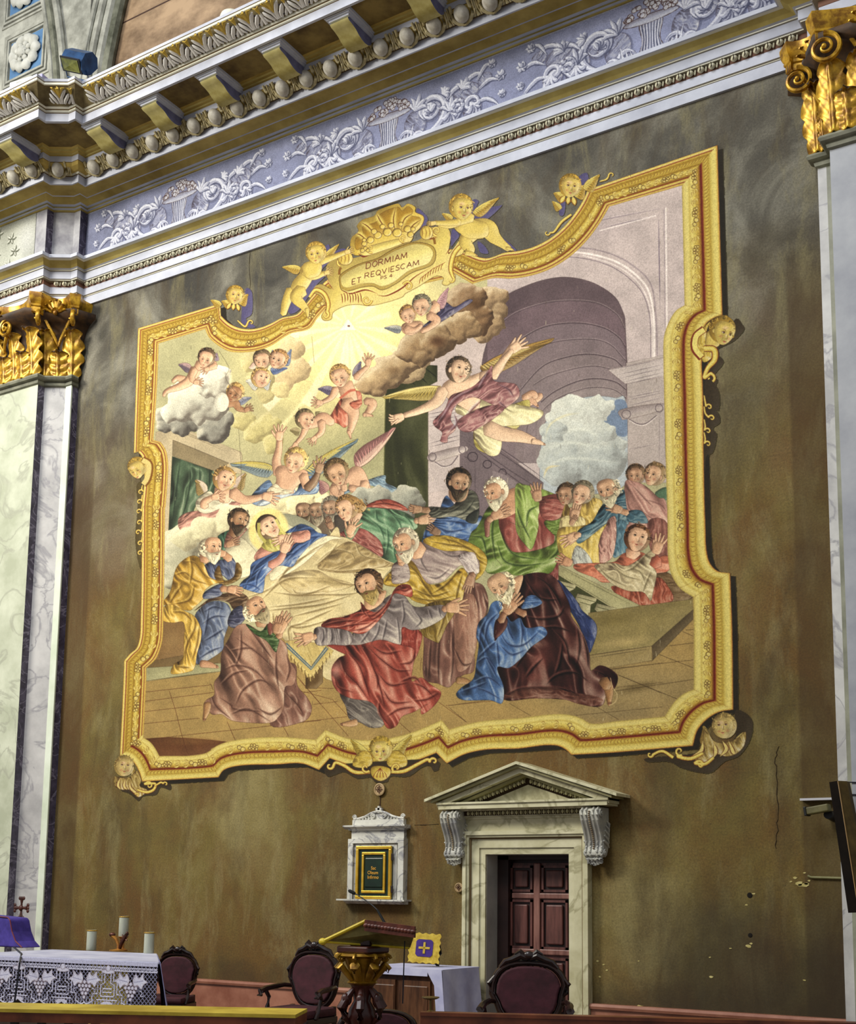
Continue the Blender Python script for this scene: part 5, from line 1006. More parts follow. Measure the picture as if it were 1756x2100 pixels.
# ---------------------------------------------------------------- materials of the setting
PLASTER = M('wall_plaster', '#4a3e1e', '#6f6234', .55, rough=.85, bump=.12)
def plaster():
    m = PLASTER; nt = m.node_tree; N, K = nt.nodes, nt.links; b = N['Principled BSDF']; tc_ = N.new('ShaderNodeTexCoord')
    def noise_(scale, det, ro, st=(1, 1, 1), dist=0.):
        mp = N.new('ShaderNodeMapping'); mp.inputs['Scale'].default_value = st; K.new(tc_.outputs['Object'], mp.inputs[0]); n = N.new('ShaderNodeTexNoise'); n.inputs['Scale'].default_value = scale; n.inputs['Detail'].default_value = det; n.inputs['Roughness'].default_value = ro; n.inputs['Distortion'].default_value = dist; K.new(mp.outputs[0], n.inputs[0]); return n.outputs[0]
    def ramp(s, st):
        r = N.new('ShaderNodeValToRGB'); e = r.color_ramp.elements
        while len(e) < len(st): e.new(.5)
        for i, (p, c) in enumerate(st): e[i].position = p; e[i].color = lin(c) if isinstance(c, str) else (c, c, c, 1)
        K.new(s, r.inputs[0]); return r.outputs[0]
    def mix(f, a, c, bt='MIX'):
        x = N.new('ShaderNodeMix'); x.data_type = 'RGBA'; x.blend_type = bt
        for s_, i in ((f, 0), (a, 6), (c, 7)):
            if isinstance(s_, (int, float)): x.inputs[i].default_value = s_
            elif isinstance(s_, tuple): x.inputs[i].default_value = s_
            else: K.new(s_, x.inputs[i])
        return x.outputs[2]
    base = ramp(noise_(.45, 9, .62), [(.32, '#4a3d1a'), (.5, '#665726'), (.68, '#85784a')])
    warm = ramp(noise_(.8, 7, .6, (1, 1, .7), .6), [(.42, 0.), (.62, .75)])
    c1 = mix(warm, base, lin('#5d3f16'))
    grey = ramp(noise_(.7, 9, .6, (1, 1, 1), .8), [(.34, '#34312a'), (.5, '#514d42'), (.66, '#7c7869')])
    # the plaster above the cartouche was laid greyer: a broad irregular day-join
    sx = N.new('ShaderNodeSeparateXYZ'); K.new(tc_.outputs['Object'], sx.inputs[0])
    wob = noise_(.35, 4, .5); ad = N.new('ShaderNodeMath'); ad.operation = 'MULTIPLY_ADD'; ad.inputs[1].default_value = 3.5; K.new(wob, ad.inputs[0]); K.new(sx.outputs[2], ad.inputs[2])
    gm = N.new('ShaderNodeMapRange'); gm.inputs[1].default_value = 8.2; gm.inputs[2].default_value = 11.6; K.new(ad.outputs[0], gm.inputs[0])
    c2 = mix(gm.outputs[0], c1, grey)
    streak = ramp(noise_(2.0, 9, .72, (1, 1, .3), .4), [(.5, 0.), (.7, .5)]); c3 = mix(streak, c2, lin('#8d8358'))
    dirt = ramp(noise_(1.3, 8, .65, (1, 1, .35), .5), [(.5, 0.), (.68, .6)]); c4 = mix(dirt, c3, lin('#3b2c12'))
    spk = ramp(noise_(26, 3, .6), [(.69, 0.), (.73, .85)]); c5 = mix(spk, c4, lin('#2d2110'))
    sp2 = ramp(noise_(17, 4, .7, (1, 1, .22)), [(.72, 0.), (.76, .7)]); c6 = mix(sp2, c5, lin('#a59b6c'))
    grain = ramp(noise_(42, 5, .85), [(.3, .55), (.7, 1.45)]); c7 = mix(1.0, c6, grain, 'MULTIPLY')
    # straight painted borders beside the piers, and damp at the right foot with the dim corner's shade painted in
    def mr(s_, a, c_, o=0):
        q = N.new('ShaderNodeMapRange'); q.inputs[1].default_value = a; q.inputs[2].default_value = c_; K.new(s_, q.inputs[0]); return q.outputs[0]
    def mth(op, a, c_):
        q = N.new('ShaderNodeMath'); q.operation = op
        for i, s_ in ((0, a), (1, c_)):
            if isinstance(s_, (int, float)): q.inputs[i].default_value = s_
            else: K.new(s_, q.inputs[i])
        return q.outputs[0]
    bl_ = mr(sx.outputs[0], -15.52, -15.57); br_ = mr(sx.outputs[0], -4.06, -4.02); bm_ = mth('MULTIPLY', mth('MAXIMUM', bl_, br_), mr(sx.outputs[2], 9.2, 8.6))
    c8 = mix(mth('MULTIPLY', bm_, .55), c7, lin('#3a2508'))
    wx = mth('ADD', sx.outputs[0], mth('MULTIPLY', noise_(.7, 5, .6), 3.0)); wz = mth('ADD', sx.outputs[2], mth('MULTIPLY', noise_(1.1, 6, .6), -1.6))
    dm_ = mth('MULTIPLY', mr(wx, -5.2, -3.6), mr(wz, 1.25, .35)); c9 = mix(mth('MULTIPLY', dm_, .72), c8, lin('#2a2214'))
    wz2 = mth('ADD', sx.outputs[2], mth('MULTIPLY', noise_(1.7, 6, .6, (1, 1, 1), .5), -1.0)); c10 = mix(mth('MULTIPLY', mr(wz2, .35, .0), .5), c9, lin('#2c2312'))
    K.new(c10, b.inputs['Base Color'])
plaster()
MARB = M('marble_white', '#a3a890', '#c2c6b0', 1.6, rough=.45, vein='#9a9c8a', vs=.9)
MARC = M('marble_grey', '#a19f9e', '#c4c2bf', 1.8, rough=.45, vein='#8a888c', vs=1.1)
MARD = M('marble_purple', '#35303f', '#5a5468', 6, rough=.5, vein='#8a8496', vs=3)
MARE = M('marble_strip_pale', '#bcc6ae', '#d5dccb', 1.5, rough=.45)
DOORM = M('marble_door', '#b0aa84', '#d0cba9', 2.2, rough=.4, vein='#96906c', vs=1.0, bump=.03)
DOORS = M('marble_door_side', '#8e8c86', '#adaaa2', 2, rough=.5)
STU = M('stucco_pale', '#9fa2ad', '#bdc0ca', 1.3, rough=.7)
STW = M('stucco_cream', '#c2bfa8', '#d3d1c0', 1.6, rough=.7)
STO = M('stucco_ochre', '#8f7d3c', '#b4a45f', 1.5, rough=.75)
STD = M('stucco_brown', '#86702e', '#b8a054', 1.4, rough=.8)
LNB = M('painted_line_brown', '#6a5636', rough=.8)
LNR = M('painted_ground_red', '#6e4c3a', rough=.8)
LNG = M('painted_line_grey', '#8b8576', rough=.8)
FRB = M('frieze_blue', '#70748f', '#888ca8', 1.6, rough=.8)
FRG = M('frieze_grey', '#86887c', '#a9aa9f', 2.2, rough=.8)
RIB = M('stucco_weathered', '#74746a', '#b0b0a4', 2.4, rough=.8, bump=.15)
RIBD = M('stucco_stained', '#3f4133', '#7b7c6c', 3, rough=.85, bump=.15)
BROWN = M('marble_brown', '#4f3b28', '#a48a6c', 1.3, rough=.5, stretch=(1, 1, 1.5))
JNT = M('joint_dark', '#3a241a', rough=.7)
REDM = M('marble_red', '#7c4a38', '#a3705a', 2, rough=.35)
GOLD = M('gilding', '#7d5410', '#d3a52e', 7, rough=.34, metal=.4, spec=.5, lo=.4, hi=.6)
GOLDD = M('gilding_shade', '#20130a', '#4b3112', 7, rough=.6)  # dark shade between the capital leaves put into the bell colour
PATINA = M('patina_grey', '#66705e', '#8c9480', 6, rough=.7)
XL, XR = -16.04, -3.6
def rect(mb, x0, x1, z0, z1, y=0., t=.02): mb.box(x0, x1, y, y+t, z0, z1)
# ---------------------------------------------------------------- main wall with its door opening
DX0, DX1, DZ = -8.04, -6.875, 2.23
w = MB(); w.box(XL-.3, DX0, 0, .5, -.1, 16.5); w.box(DX1, 2.5, 0, .5, -.1, 16.5); w.box(DX0, DX1, 0, .5, DZ, 16.5)
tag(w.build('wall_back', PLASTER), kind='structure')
fl = MB(); fl.box(-22, 6, -26, 1.2, -.12, 0); tag(fl.build('floor', M('floor_stone', '#4c3a2c', '#6b5442', 1.2, rough=.35)), kind='structure')
# plinth of red marble along the foot of the wall
for i, (a, b) in enumerate(((XL, -8.4), (-6.58, XR))):
    m_ = MB(); zt = .474; m_.k = 0; m_.box(a, b, -.06, 0, 0, zt-.06); m_.prism([(-.09, zt-.06), (-.10, zt-.03), (-.09, zt), (0, zt), (0, zt-.06)], a, b, 'x')
    tag(m_.build('baseboard_%s' % ('left', 'right')[i], REDM), kind='structure')
# ---------------------------------------------------------------- plan of wall, pier and right pilaster; p = projection of the moulding
def plan(p, z=0): return [(1.2, -p-.45), (-3.36-p, -p-.45), (-3.36-p, -p-.15), (-3.58-p, -p-.15), (-3.58-p, -p), (XL+p, -p), (XL+p, -p-.15), (-16.19+p, -p-.15), (-16.49+p, -p-.34), (-16.49+p, -p-.48), (-22, -p-.48)]
def sweep(name, prof, mats, par=None, kind='structure'):
    """run a moulding profile [(projection, height, material)] along the plan"""
    vs, fs, fm = [], [], []; n = len(plan(0))
    for p, z, _ in prof: vs += [(x, y, z) for x, y in plan(p)]
    for i in range(len(prof)-1):
        for k in range(n-1): fs.append((i*n+k, i*n+k+1, (i+1)*n+k+1, (i+1)*n+k)); fm.append(prof[i][2])
    o = mesh(name, vs, fs, mats, par, fm); tag(o, kind=kind); return o
arch = sweep('trim_1', [(-.02, 11.54, 0), (.04, 11.54, 0), (.04, 11.685, 1), (.05, 11.69, 2), (.05, 11.70, 1), (.07, 11.71, 0), (.07, 11.83, 3), (.075, 11.835, 3), (.075, 11.905, 1), (.13, 11.91, 2), (.13, 11.925, 0), (.15, 11.93, 0), (.15, 12.055, 1), (.17, 12.06, 2), (.17, 12.075, 0), (.2, 12.085, 4), (.24, 12.115, 4), (.31, 12.145, 2), (.35, 12.15, 0), (.37, 12.155, 0), (.37, 12.21, 1), (.36, 12.215, 0), (.1, 12.24, 0)], [STU, LNG, STW, LNR, STO])
friz = sweep('trim_2', [(.12, 12.2, 0), (.12, 13.17, 0), (.1, 13.18, 0)], [FRB, MARD, M('stucco_grey_stained', '#77767f', '#b3b3b6', 2.5, rough=.8)])
friz.data.polygons.foreach_set('material_index', [(0, 0, 0, 0, 0, 1, 2, 2, 1, 2)[i % 10] for i in range(len(friz.data.polygons))])
corn = sweep('trim_3', [(.12, 13.15, 1), (.15, 13.15, 3), (.15, 13.17, 0), (.19, 13.175, 3), (.19, 13.20, 0), (.24, 13.205, 1), (.27, 13.21, 1), (.33, 13.235, 1), (.36, 13.25, 0), (.39, 13.25, 3), (.40, 13.235, 1), (.5, 13.25, 1), (.6, 13.25, 1), (.73, 13.24, 3), (.735, 13.15, 2), (.76, 13.15, 2), (.76, 13.275, 4), (.78, 13.28, 5), (.79, 13.29, 5), (.80, 13.30, 1), (.84, 13.30, 1), (.92, 13.33, 1), (.95, 13.37, 4), (.955, 13.38, 2), (.96, 13.385, 2),
    (.96, 13.47, 1), (.99, 13.475, 3), (1.0, 13.49, 1), (1.04, 13.495, 3), (1.06, 13.51, 1), (1.1, 13.515, 7), (1.6, 13.515, 3), (1.605, 13.47, 2), (1.65, 13.465, 2), (1.65, 13.595, 4), (1.66, 13.60, 5), (1.68, 13.605, 5), (1.68, 13.625, 4), (1.70, 13.63, 5), (1.71, 13.64, 5), (1.72, 13.65, 6), (1.74, 13.655, 6), (1.80, 13.68, 6), (1.87, 13.715, 6), (1.93, 13.75, 6), (1.95, 13.765, 4), (1.965, 13.77, 5), (1.98, 13.775, 5), (1.98, 13.81, 4), (1.99, 13.815, 2), (2.0, 13.85, 2), (.3, 13.97, 2)],
    [STU, STD, STU, STO, LNB, STW, M('cyma_ground', '#4b3d1f', '#857850', 3, rough=.75), M('coffer_brown', '#4f3d18', '#84703a', 2.5, rough=.85)])
# painted ochre strip lines inside the soffit etc. come with the profile colours
# egg and dart: eggs as real ovoids with their shells
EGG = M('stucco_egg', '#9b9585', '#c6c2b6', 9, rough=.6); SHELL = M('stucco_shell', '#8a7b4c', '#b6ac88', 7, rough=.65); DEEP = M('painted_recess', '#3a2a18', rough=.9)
eg = MB(); eg.k = 0; eg.ball((0, -.04, 0), .108, .085, .118, 16, 10); egg_o = eg.build('egg', [EGG], corn, sm=True)
sh = MB(); 
for s_ in (-1, 1):
    sh.tube([(s_*(.135+.02*math.sin(q)), -.02-.01*q, .13-.25*q) for q in (0, .35, .7)]+[(s_*.09, -.03, -.11), (0, -.035, -.145)], [.022, .026, .028, .024, .016], 6)
    sh.tube([(s_*.185, -.01, .12), (s_*.19, -.02, 0), (s_*.165, -.025, -.1)], [.016, .015, .01], 6)
sh.tube([(.215, -.01, .09), (.215, -.02, -.02), (.215, -.02, -.1)], [.012, .012, .026], 4)
shell_o = sh.build('egg_shell', [SHELL], egg_o, sm=True)
def place(o, x, y, z, rz=0, sx=1, first=False, tilt=0):
    c = o
    if not first:
        c = o.copy(); C.objects.link(c); c.parent = o.parent
        for g in o.children: d = g.copy(); C.objects.link(d); d.parent = c
    c.location = (x, y, z); c.rotation_euler = (tilt, 0, rz); c.scale = (sx, 1, 1); return c
first = True
for k in range(19): place(egg_o, -14.93+.434*k, -.885, 13.325, 0, first=first, tilt=math.radians(52)); first = False
CANT = math.atan2(-.19, -.30)+math.pi          # direction of the canted face
nc = (math.sin(CANT), -math.cos(CANT))
place(egg_o, -15.50, -1.145, 13.325, CANT, .9, tilt=math.radians(52))
for k in range(4): place(egg_o, -15.86-.434*k, -1.365, 13.325, tilt=math.radians(52))
# modillions, each a bracket with its moulded cap
MODY = M('stucco_yellow', '#93853f', '#c2b87a', 3, rough=.7); MODV = M('stucco_violet', '#5c5c78', '#7b7b98', 4, rough=.8)
def modillion():
    prof = [(-.98, 13.43), (-1.50, 13.43), (-1.53, 13.38), (-1.50, 13.345), (-1.43, 13.33), (-1.34, 13.29), (-1.27, 13.225), (-1.20, 13.185), (-1.12, 13.17), (-1.04, 13.19), (-.99, 13.25), (-.97, 13.3)]
    prof = [(a, 13.43+(b-13.43)*.62) for a, b in prof]
    m = MB(); n = len(prof); w2 = .15
    m.add([(s_*w2, y, z) for s_ in (-1, 1) for y, z in prof], []); b = 0
    m.k = 1; m.f += [tuple(range(n)), tuple(range(2*n-1, n-1, -1))]; m.m += [1, 1]
    for i in range(n): m.f.append((i, n+i, n+(i+1) % n, (i+1) % n)); m.m.append(0)
    root = m.build('modillion', [MODY, MODV], corn, sm=True)
    c = MB(); c.k = 0
    for z0, z1, q in ((13.43, 13.455, 0), (13.455, 13.475, .025), (13.475, 13.516, .05)): c.box(-.165-q, .165+q, -1.535-q, -.97, z0, z1)
    c.build('cap', [STU], root); return root
md = modillion(); mxs = [-14.28+1.182*k for k in range(8)]
for i, x in enumerate(mxs): place(md, x, 0, 0, first=(i == 0))
place(md, -15.76, -.48, 0); place(md, -16.94, -.48, 0)
# acanthus on the crowning cyma
LFW = M('leaf_white', '#b5b2ac', '#cfccc6', 5, rough=.7); LFG = M('leaf_gold', '#9a7d28', '#c4a848', 8, rough=.55, metal=.2); LFD = M('leaf_drill', '#2b2330', rough=.9)
def cymaleaf():
    m = MB(); P3 = lambda u, v, o=0.: (u, -.235*v-o*.6, .11*v-o*.7+.0)
    # broad white body, two lobed sides, gilded plume curling out at the top
    for s_ in (-1, 1):
        m.k = 0
        m.tube([P3(s_*.02, 0, .01), P3(s_*.035, .4, .03), P3(s_*.09, .7, .035), P3(s_*.13, .85, .03)], [.02, .03, .034, .012], 6, .6)
        m.tube([P3(s_*.06, 0, .01), P3(s_*.10, .25, .025), P3(s_*.15, .5, .025), P3(s_*.17, .62, .02)], [.022, .034, .03, .01], 6, .6)
        m.tube([P3(s_*.13, 0, .005), P3(s_*.165, .15, .02), P3(s_*.19, .35, .015)], [.018, .022, .01], 6, .6)
        m.k = 1; m.tube([P3(s_*.01, .55, .035), P3(s_*.05, .8, .05), P3(s_*.085, 1.0, .06), P3(s_*.12, 1.0, .03)], [.016, .022, .026, .012], 6, .6)
        m.k = 2; m.tube([P3(s_*.045, .05, .012), P3(s_*.07, .45, .012)], [.012, .005], 5, .6); m.ball(P3(s_*.115, .12, .012), .016, .012, .014, 8, 5); m.ball(P3(s_*.125, .62, .02), .013, .012, .012, 8, 5)
    m.k = 1; m.tube([P3(0, .4, .035), P3(0, .75, .055), P3(0, 1.02, .075), P3(0, 1.08, .04)], [.016, .026, .034, .016], 6, .6)
    m.k = 0; m.tube([P3(0, 0, .015), P3(0, .5, .035)], [.016, .018], 6, .6)
    # tongue leaf between
    m.tube([P3(.215, .0, .006), P3(.213, .5, .012), P3(.213, .8, .018)], [.03, .03, .012], 6, .5); m.k = 1; m.tube([P3(.213, .6, .02), P3(.2, .92, .04), P3(.17, 1.0, .04)], [.014, .02, .01], 6, .6); m.tube([P3(.213, .6, .02), P3(.235, .92, .04), P3(.26, 1.0, .04)], [.014, .02, .01], 6, .6)
    return m.build('acanthus_leaf', [LFW, LFG, LFD], corn, sm=True)
cl = cymaleaf(); first = True
for k in range(16): place(cl, -13.9+.434*k, -1.735, 13.652, first=first); first = False
place(cl, -14.50, -1.98, 13.652, CANT, .85); 
for k in range(5): place(cl, -14.98-.434*k, -2.22, 13.652)
# leaf-and-spool row of the architrave
bd = MB(); bd.k = 0; bd.ball((0, -.03, 0), .045, .035, .04, 8, 6); bd.k = 1; bd.tube([(.0, -.06, .035), (.006, -.065, -.01), (-.008, -.055, -.03)], [.008, .008, .004], 4); bd.k = 0; bd.tube([(.065, -.015, .03), (.058, -.02, -.03)], .012, 5)
bo = bd.build('leaf_bead', [M('stucco_bead', '#a09a78', '#c4bfa6', 9, rough=.7), DEEP], arch, sm=True); first = True
for k in range(86): place(bo, -15.85+.141*k, -.078, 11.87, first=first); first = False
for k in range(11): place(bo, -16.52-.141*k, -.558, 11.87)
place(bo, -16.19, -.285, 11.87, CANT); place(bo, -16.31, -.36, 11.87, CANT); place(bo, -16.05, -.228, 11.87)
# ---------------------------------------------------------------- left pier (pilaster bundle), right pilaster: shafts, neck ring
def shaft(name, pts_, mats, z0=0., z1=10.16, par=None):
    m = MB()
    for i in range(len(pts_)-1):
        (x0, y0), (x1, y1) = pts_[i], pts_[i+1]; m.k = mats[i]; m.add([(x0, y0, z0), (x1, y1, z0), (x1, y1, z1), (x0, y0, z1)], [(0, 1, 2, 3)])
    m.k = 0; return m.build(name, [MARB, MARC, MARD, MARE, PLASTER, M('marble_greygreen', '#6c6c5c', '#8f8f7d', 2.5, rough=.5), M('marble_lilac', '#8c8e94', '#a6a8aa', 1.5, rough=.5)], par)
pl = plan(0)[5:]
lp = shaft('wall_left', [pl[0], pl[1], pl[2], pl[3], pl[4], pl[5], (-22, -.48)], [2, 3, 1, 2, 0, 0]); tag(lp, kind='structure')
rp = shaft('wall_right', [(-3.6, 0), (-3.6, -.15), (-3.5, -.15), (-3.38, -.15), (-3.38, -.45), (1.2, -.45)], [1, 1, 5, 3, 6]); tag(rp, kind='structure')
# pale framing strips on the shaft faces
sg = MB(); sg.k = 0; sg.box(-16.165, -16.03, -.165, -.14, .1, 10.1); sg.build('edge_strip', [MARE], lp)
def ring(name, pf, par=None):
    vs, fs = [], []; n = None
    for p, z in pf:
        q = plan(p); n = len(q); vs += [(x, y, z) for x, y in q]
    for i in range(len(pf)-1):
        for k in range(n-1):
            if 4 <= k <= 4: continue
            fs.append((i*n+k, i*n+k+1, (i+1)*n+k+1, (i+1)*n+k))
    return tag(mesh(name, vs, fs, [M('stone_neck', '#5f6052', '#8c8b78', 4, rough=.7)], None), kind='structure')
ring('trim_4', [(-.02, 10.08), (.04, 10.10), (.05, 10.14), (.03, 10.15), (.04, 10.16), (.1, 10.17), (.12, 10.2), (.1, 10.235), (0, 10.25)])
# ---------------------------------------------------------------- gilded capitals
def leafmesh(w, h, curl, lobes=4, seed=0, nu=25, nv=40):
    """acanthus leaf standing on a bell: x across, -y outward, z up"""
    vs, fs = [], []
    for j in range(nv):
        v = j/(nv-1.); 
        if v < .78: zz = v/.78*h*.93; oo = .02+.05*(v/.78)**2*curl*4
        else: q = (v-.78)/.22*math.pi*.95; zz = h*.93+math.sin(q)*h*.085; oo = .02+.2*curl+(1-math.cos(q))*h*.11
        env = w*(.62+.5*math.sin(min(1, v*1.15)*math.pi*.86)) if v < .8 else w*(.62+.5*math.sin(.92*math.pi*.86))*(1-((v-.8)/.2)**2*.75)
        lob = 1-.30*(1-abs(math.sin(v*math.pi*lobes+.5)))**1.5*(1 if v > .12 else v/.12)*1.0
        for i in range(nu):
            u = i/(nu-1.)*2-1; ww = env*(1+(lob-1)*abs(u)**1.5)
            rib = .03*math.exp(-(u/.1)**2)+.018*abs(u)**.6*math.cos(2*math.pi*v*lobes-abs(u)*5); edge = -.16*u*u*w+.022*abs(u)**2*math.cos(v*math.pi*2*lobes)
            vs.append((u*ww/2, -(oo+rib+edge+.02), zz-abs(u)*.05*w))
    for j in range(nv-1):
        for i in range(nu-1): a = j*nu+i; fs.append((a, a+1, a+nu+1, a+nu))
    return vs, fs
def volute(cx, cz, r, turns=1.9, w=.06, side=1, a0=0.):
    m = MB(); p, rr = [], []
    for i in range(46):
        f = i/45.; q = a0+side*f*turns*2*math.pi; R_ = r*(1-f)**.85+.006; p.append((cx+R_*math.cos(q), -.0-.03*f, cz+R_*math.sin(q))); rr.append(w*(1-.6*f)*.5)
    m.tube(p, rr, 7, 1.3, up=(0, 1, 0)); m.ball((cx, -.05, cz), r*.16, .03, r*.16, 10, 6); return m
def capital(name, faces, core, horns, par_label):
    root = thing(name, (core[0][0], core[0][1], 10.2), par_label, 'capital')
    off = Vector((-core[0][0], -core[0][1], -10.2))
    def put_(o): o.parent = root; return o
    b = MB(); rows = [(0, 10.2), (.02, 10.5), (.04, 10.85), (.1, 11.05), (.2, 11.15), (.36, 11.22), (.36, 11.3)]
    vs, fs = [], []; n = len(core)
    for d, z in rows: vs += [tuple(Vector((x+d*nx, y+d*ny, z))+off) for x, y, nx, ny in core]
    for i in range(len(rows)-1):
        for k in range(n-1): fs.append((i*n+k, i*n+k+1, (i+1)*n+k+1, (i+1)*n+k))
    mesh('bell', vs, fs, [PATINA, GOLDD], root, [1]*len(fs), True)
    cache = {}
    def leaf(x, y, ang, w, h, z, curl=.25, seed=0):
        key = (round(w, 2), round(h, 2), curl)
        if key not in cache:
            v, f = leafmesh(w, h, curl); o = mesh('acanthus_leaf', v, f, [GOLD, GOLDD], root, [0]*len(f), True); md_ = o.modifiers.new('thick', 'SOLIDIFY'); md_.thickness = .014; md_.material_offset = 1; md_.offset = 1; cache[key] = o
        else: o = cache[key].copy(); C.objects.link(o)
        o.location = Vector((x, y, z))+off; o.rotation_euler = (0, 0, ang); o.parent = root
    for (x0, y0, x1, y1, nlow, nup) in faces:
        ang = math.atan2(y1-y0, x1-x0); nx, ny = math.sin(ang), -math.cos(ang); L_ = math.hypot(x1-x0, y1-y0)
        for i in range(nlow):
            f = (i+.5)/nlow; leaf(x0+(x1-x0)*f+nx*.02, y0+(y1-y0)*f+ny*.02, ang, min(.38, L_/nlow*1.15), .44, 10.22, .25)
        for i in range(nup+1):
            f = i/max(1, nup); leaf(x0+(x1-x0)*f-nx*.0, y0+(y1-y0)*f-ny*.0, ang, .34, .78, 10.24, .45)
        # stalks and fleuron in the middle, inner helices
        for s_ in (-1, 1):
            m = MB(); q = lambda u, v, o=0.: tuple(Vector((x0+(x1-x0)*.5+math.cos(ang)*u+nx*o, y0+(y1-y0)*.5+math.sin(ang)*u+ny*o, v))+off)
            m.tube([q(0, 10.75, .1), q(s_*.04, 10.85, .14), q(s_*.12, 11.0, .17), q(s_*.2, 11.16, .2), q(s_*.24, 11.2, .22)], [.02, .026, .03, .026, .014], 7); m.build('stalk', [GOLD], root, True)
        m = MB()
        for k in range(7):
            a = math.pi*(.05+.9*k/6); m.tube([q(0, 11.24, .22), q(.08*math.cos(a), 11.24+.1*math.sin(a), .34), q(.16*math.cos(a), 11.26+.2*math.sin(a), .35), q(.19*math.cos(a), 11.24+.2*math.sin(a), .4)], [.016, .034, .036, .012], 6, .6)
        m.ball(q(0, 11.24, .34), .04, .04, .05, 10, 6); m.build('fleuron', [GOLD], root, True)
    for hx, hy, ang, sd, r in horns:
        v = volute(0, 0, r, side=sd, a0=math.pi*.5); o = v.build('volute', [GOLD], root, True); o.location = Vector((hx, hy, 11.07))+off; o.rotation_euler = (0, 0, ang)
    return root, off
def abacus(root, off, outline):
    """moulded abacus over a concave outline [(x, y)], with steps outward"""
    vs, fs = [], []; n = len(outline); c = Vector((sum(p[0] for p in outline)/n, sum(p[1] for p in outline)/n))
    rows = [(.80, 11.2), (.86, 11.22), (.86, 11.3), (.90, 11.315), (.91, 11.345), (.89, 11.35), (.92, 11.37), (.97, 11.42), (1.0, 11.5), (1.0, 11.535), (.5, 11.54)]
    for s_, z in rows:
        for x, y, nx, ny in outline: d = (s_-1)*.5; vs.append(tuple(Vector((x+nx*d, y+ny*d, z))+off))
    for i in range(len(rows)-1):
        for k in range(n-1): fs.append((i*n+k, i*n+k+1, (i+1)*n+k+1, (i+1)*n+k))
    o = mesh('abacus', vs, fs, [GOLD], root, None, True)
    try: o.data.set_sharp_from_angle(angle=math.radians(35))
    except Exception: pass
def norm_out(pp, side=1):
    r = []
    for i, (x, y) in enumerate(pp):
        a = pp[max(0, i-1)]; b = pp[min(len(pp)-1, i+1)]; t = Vector((b[0]-a[0], b[1]-a[1])).normalized(); r.append((x, y, t.y*side, -t.x*side))
    return r
def arc(a, b, depth, n=9, side=1):
    a, b = Vector(a), Vector(b); t = (b-a).normalized(); nn = Vector((t.y, -t.x))*side
    return [tuple(a+(b-a)*(i/(n-1.))-nn*depth*math.sin(math.pi*i/(n-1.))) for i in range(n)]
coreL = norm_out([(-18.6, -.50), (-16.5, -.50), (-16.49, -.36), (-16.2, -.17), (-16.04, -.16), (-16.02, 0)], 1)
rL, oL = capital('pilaster_capital', [(-17.9, -.52, -16.55, -.52, 3, 3), (-16.46, -.36, -16.06, -.13, 1, 1)], coreL,
    [(-16.2, -.78, math.radians(-50), -1, .12), (-15.72, -.47, math.radians(-50), -1, .12), (-16.98, -.8, 0, 1, .15), (-17.5, -.7, 0, -1, .15)], 'gilded leafy capital on the white marble pier, left of the fresco')
ab = arc((-18.3, -.95), (-17.25, -.95), .15)[:-1]; abL = [(-18.4, -.6)]+arc((-17.45, -.95), (-16.33, -.90), .3, 11)+[(-16.19, -.76)]+arc((-16.19, -.76), (-15.80, -.50), .24, 11)[1:-1]+[(-15.80, -.50), (-15.69, -.36)]+arc((-15.69, -.36), (-15.80, 0), .06, 6)[1:]
abacus(rL, oL, norm_out(abL, 1))
coreR = norm_out([(-3.6, 0), (-3.6, -.17), (-3.4, -.17), (-3.4, -.47), (.6, -.47)], 1)
rR, oR = capital('pilaster_capital', [(-3.56, -.2, -3.42, -.2, 1, 1), (-3.3, -.5, -2.35, -.5, 3, 3)], coreR,
    [(-3.72, -.44, .15, -1, .16), (-3.3, -.85, .15, -1, .18), (-2.6, -.85, 0, 1, .17)], 'gilded leafy capital on the pilaster at the upper right corner')
abR = [(-3.72, 0), (-3.93, -.40), (-3.81, -.55)]+arc((-3.81, -.55), (-3.5, -.52), .05, 5)[1:]+[(-3.52, -.77), (-3.41, -.91)]+arc((-3.41, -.91), (-2.2, -.85), .16, 9)[1:]
abacus(rR, oR, norm_out(abR, 1))
# ---------------------------------------------------------------- attic above the cornice
at = MB(); at.box(-15.62, 2, -.3, 0, 13.9, 19); at_o = tag(at.build('wall_attic', BROWN), kind='structure')
jm = MB()
for (a, b) in (((200, 45), (420, -28)), ((195, 122), (450, 35)), ((450, 35), (600, -16))):
    A, B_ = WP(*a, -.3), WP(*b, -.3); z = (A[2]+B_[2])/2
for z in (14.75, 15.52, 16.3): jm.box(-15.6, 2, -.304, -.298, z-.012, z+.012)
jm.build('joint', [JNT], at_o)
pb = MB(); xx = WP(515, 10, -.6); pb.bbox(xx[0]-.16, xx[0]+.3, -1.3, -.9, 13.9, 14.12, .02); pb.lathe((xx[0]+.07, -1.1, 14.12), [(.16, 0), (.19, .05), (.19, .1), (.12, .16), (.1, .2), (.16, .3), (.2, .42), (.16, .55)], 20)
tag(pb.build('baluster_foot', [STW], sm=True), 'white stone baluster foot standing on top of the cornice', 'baluster')
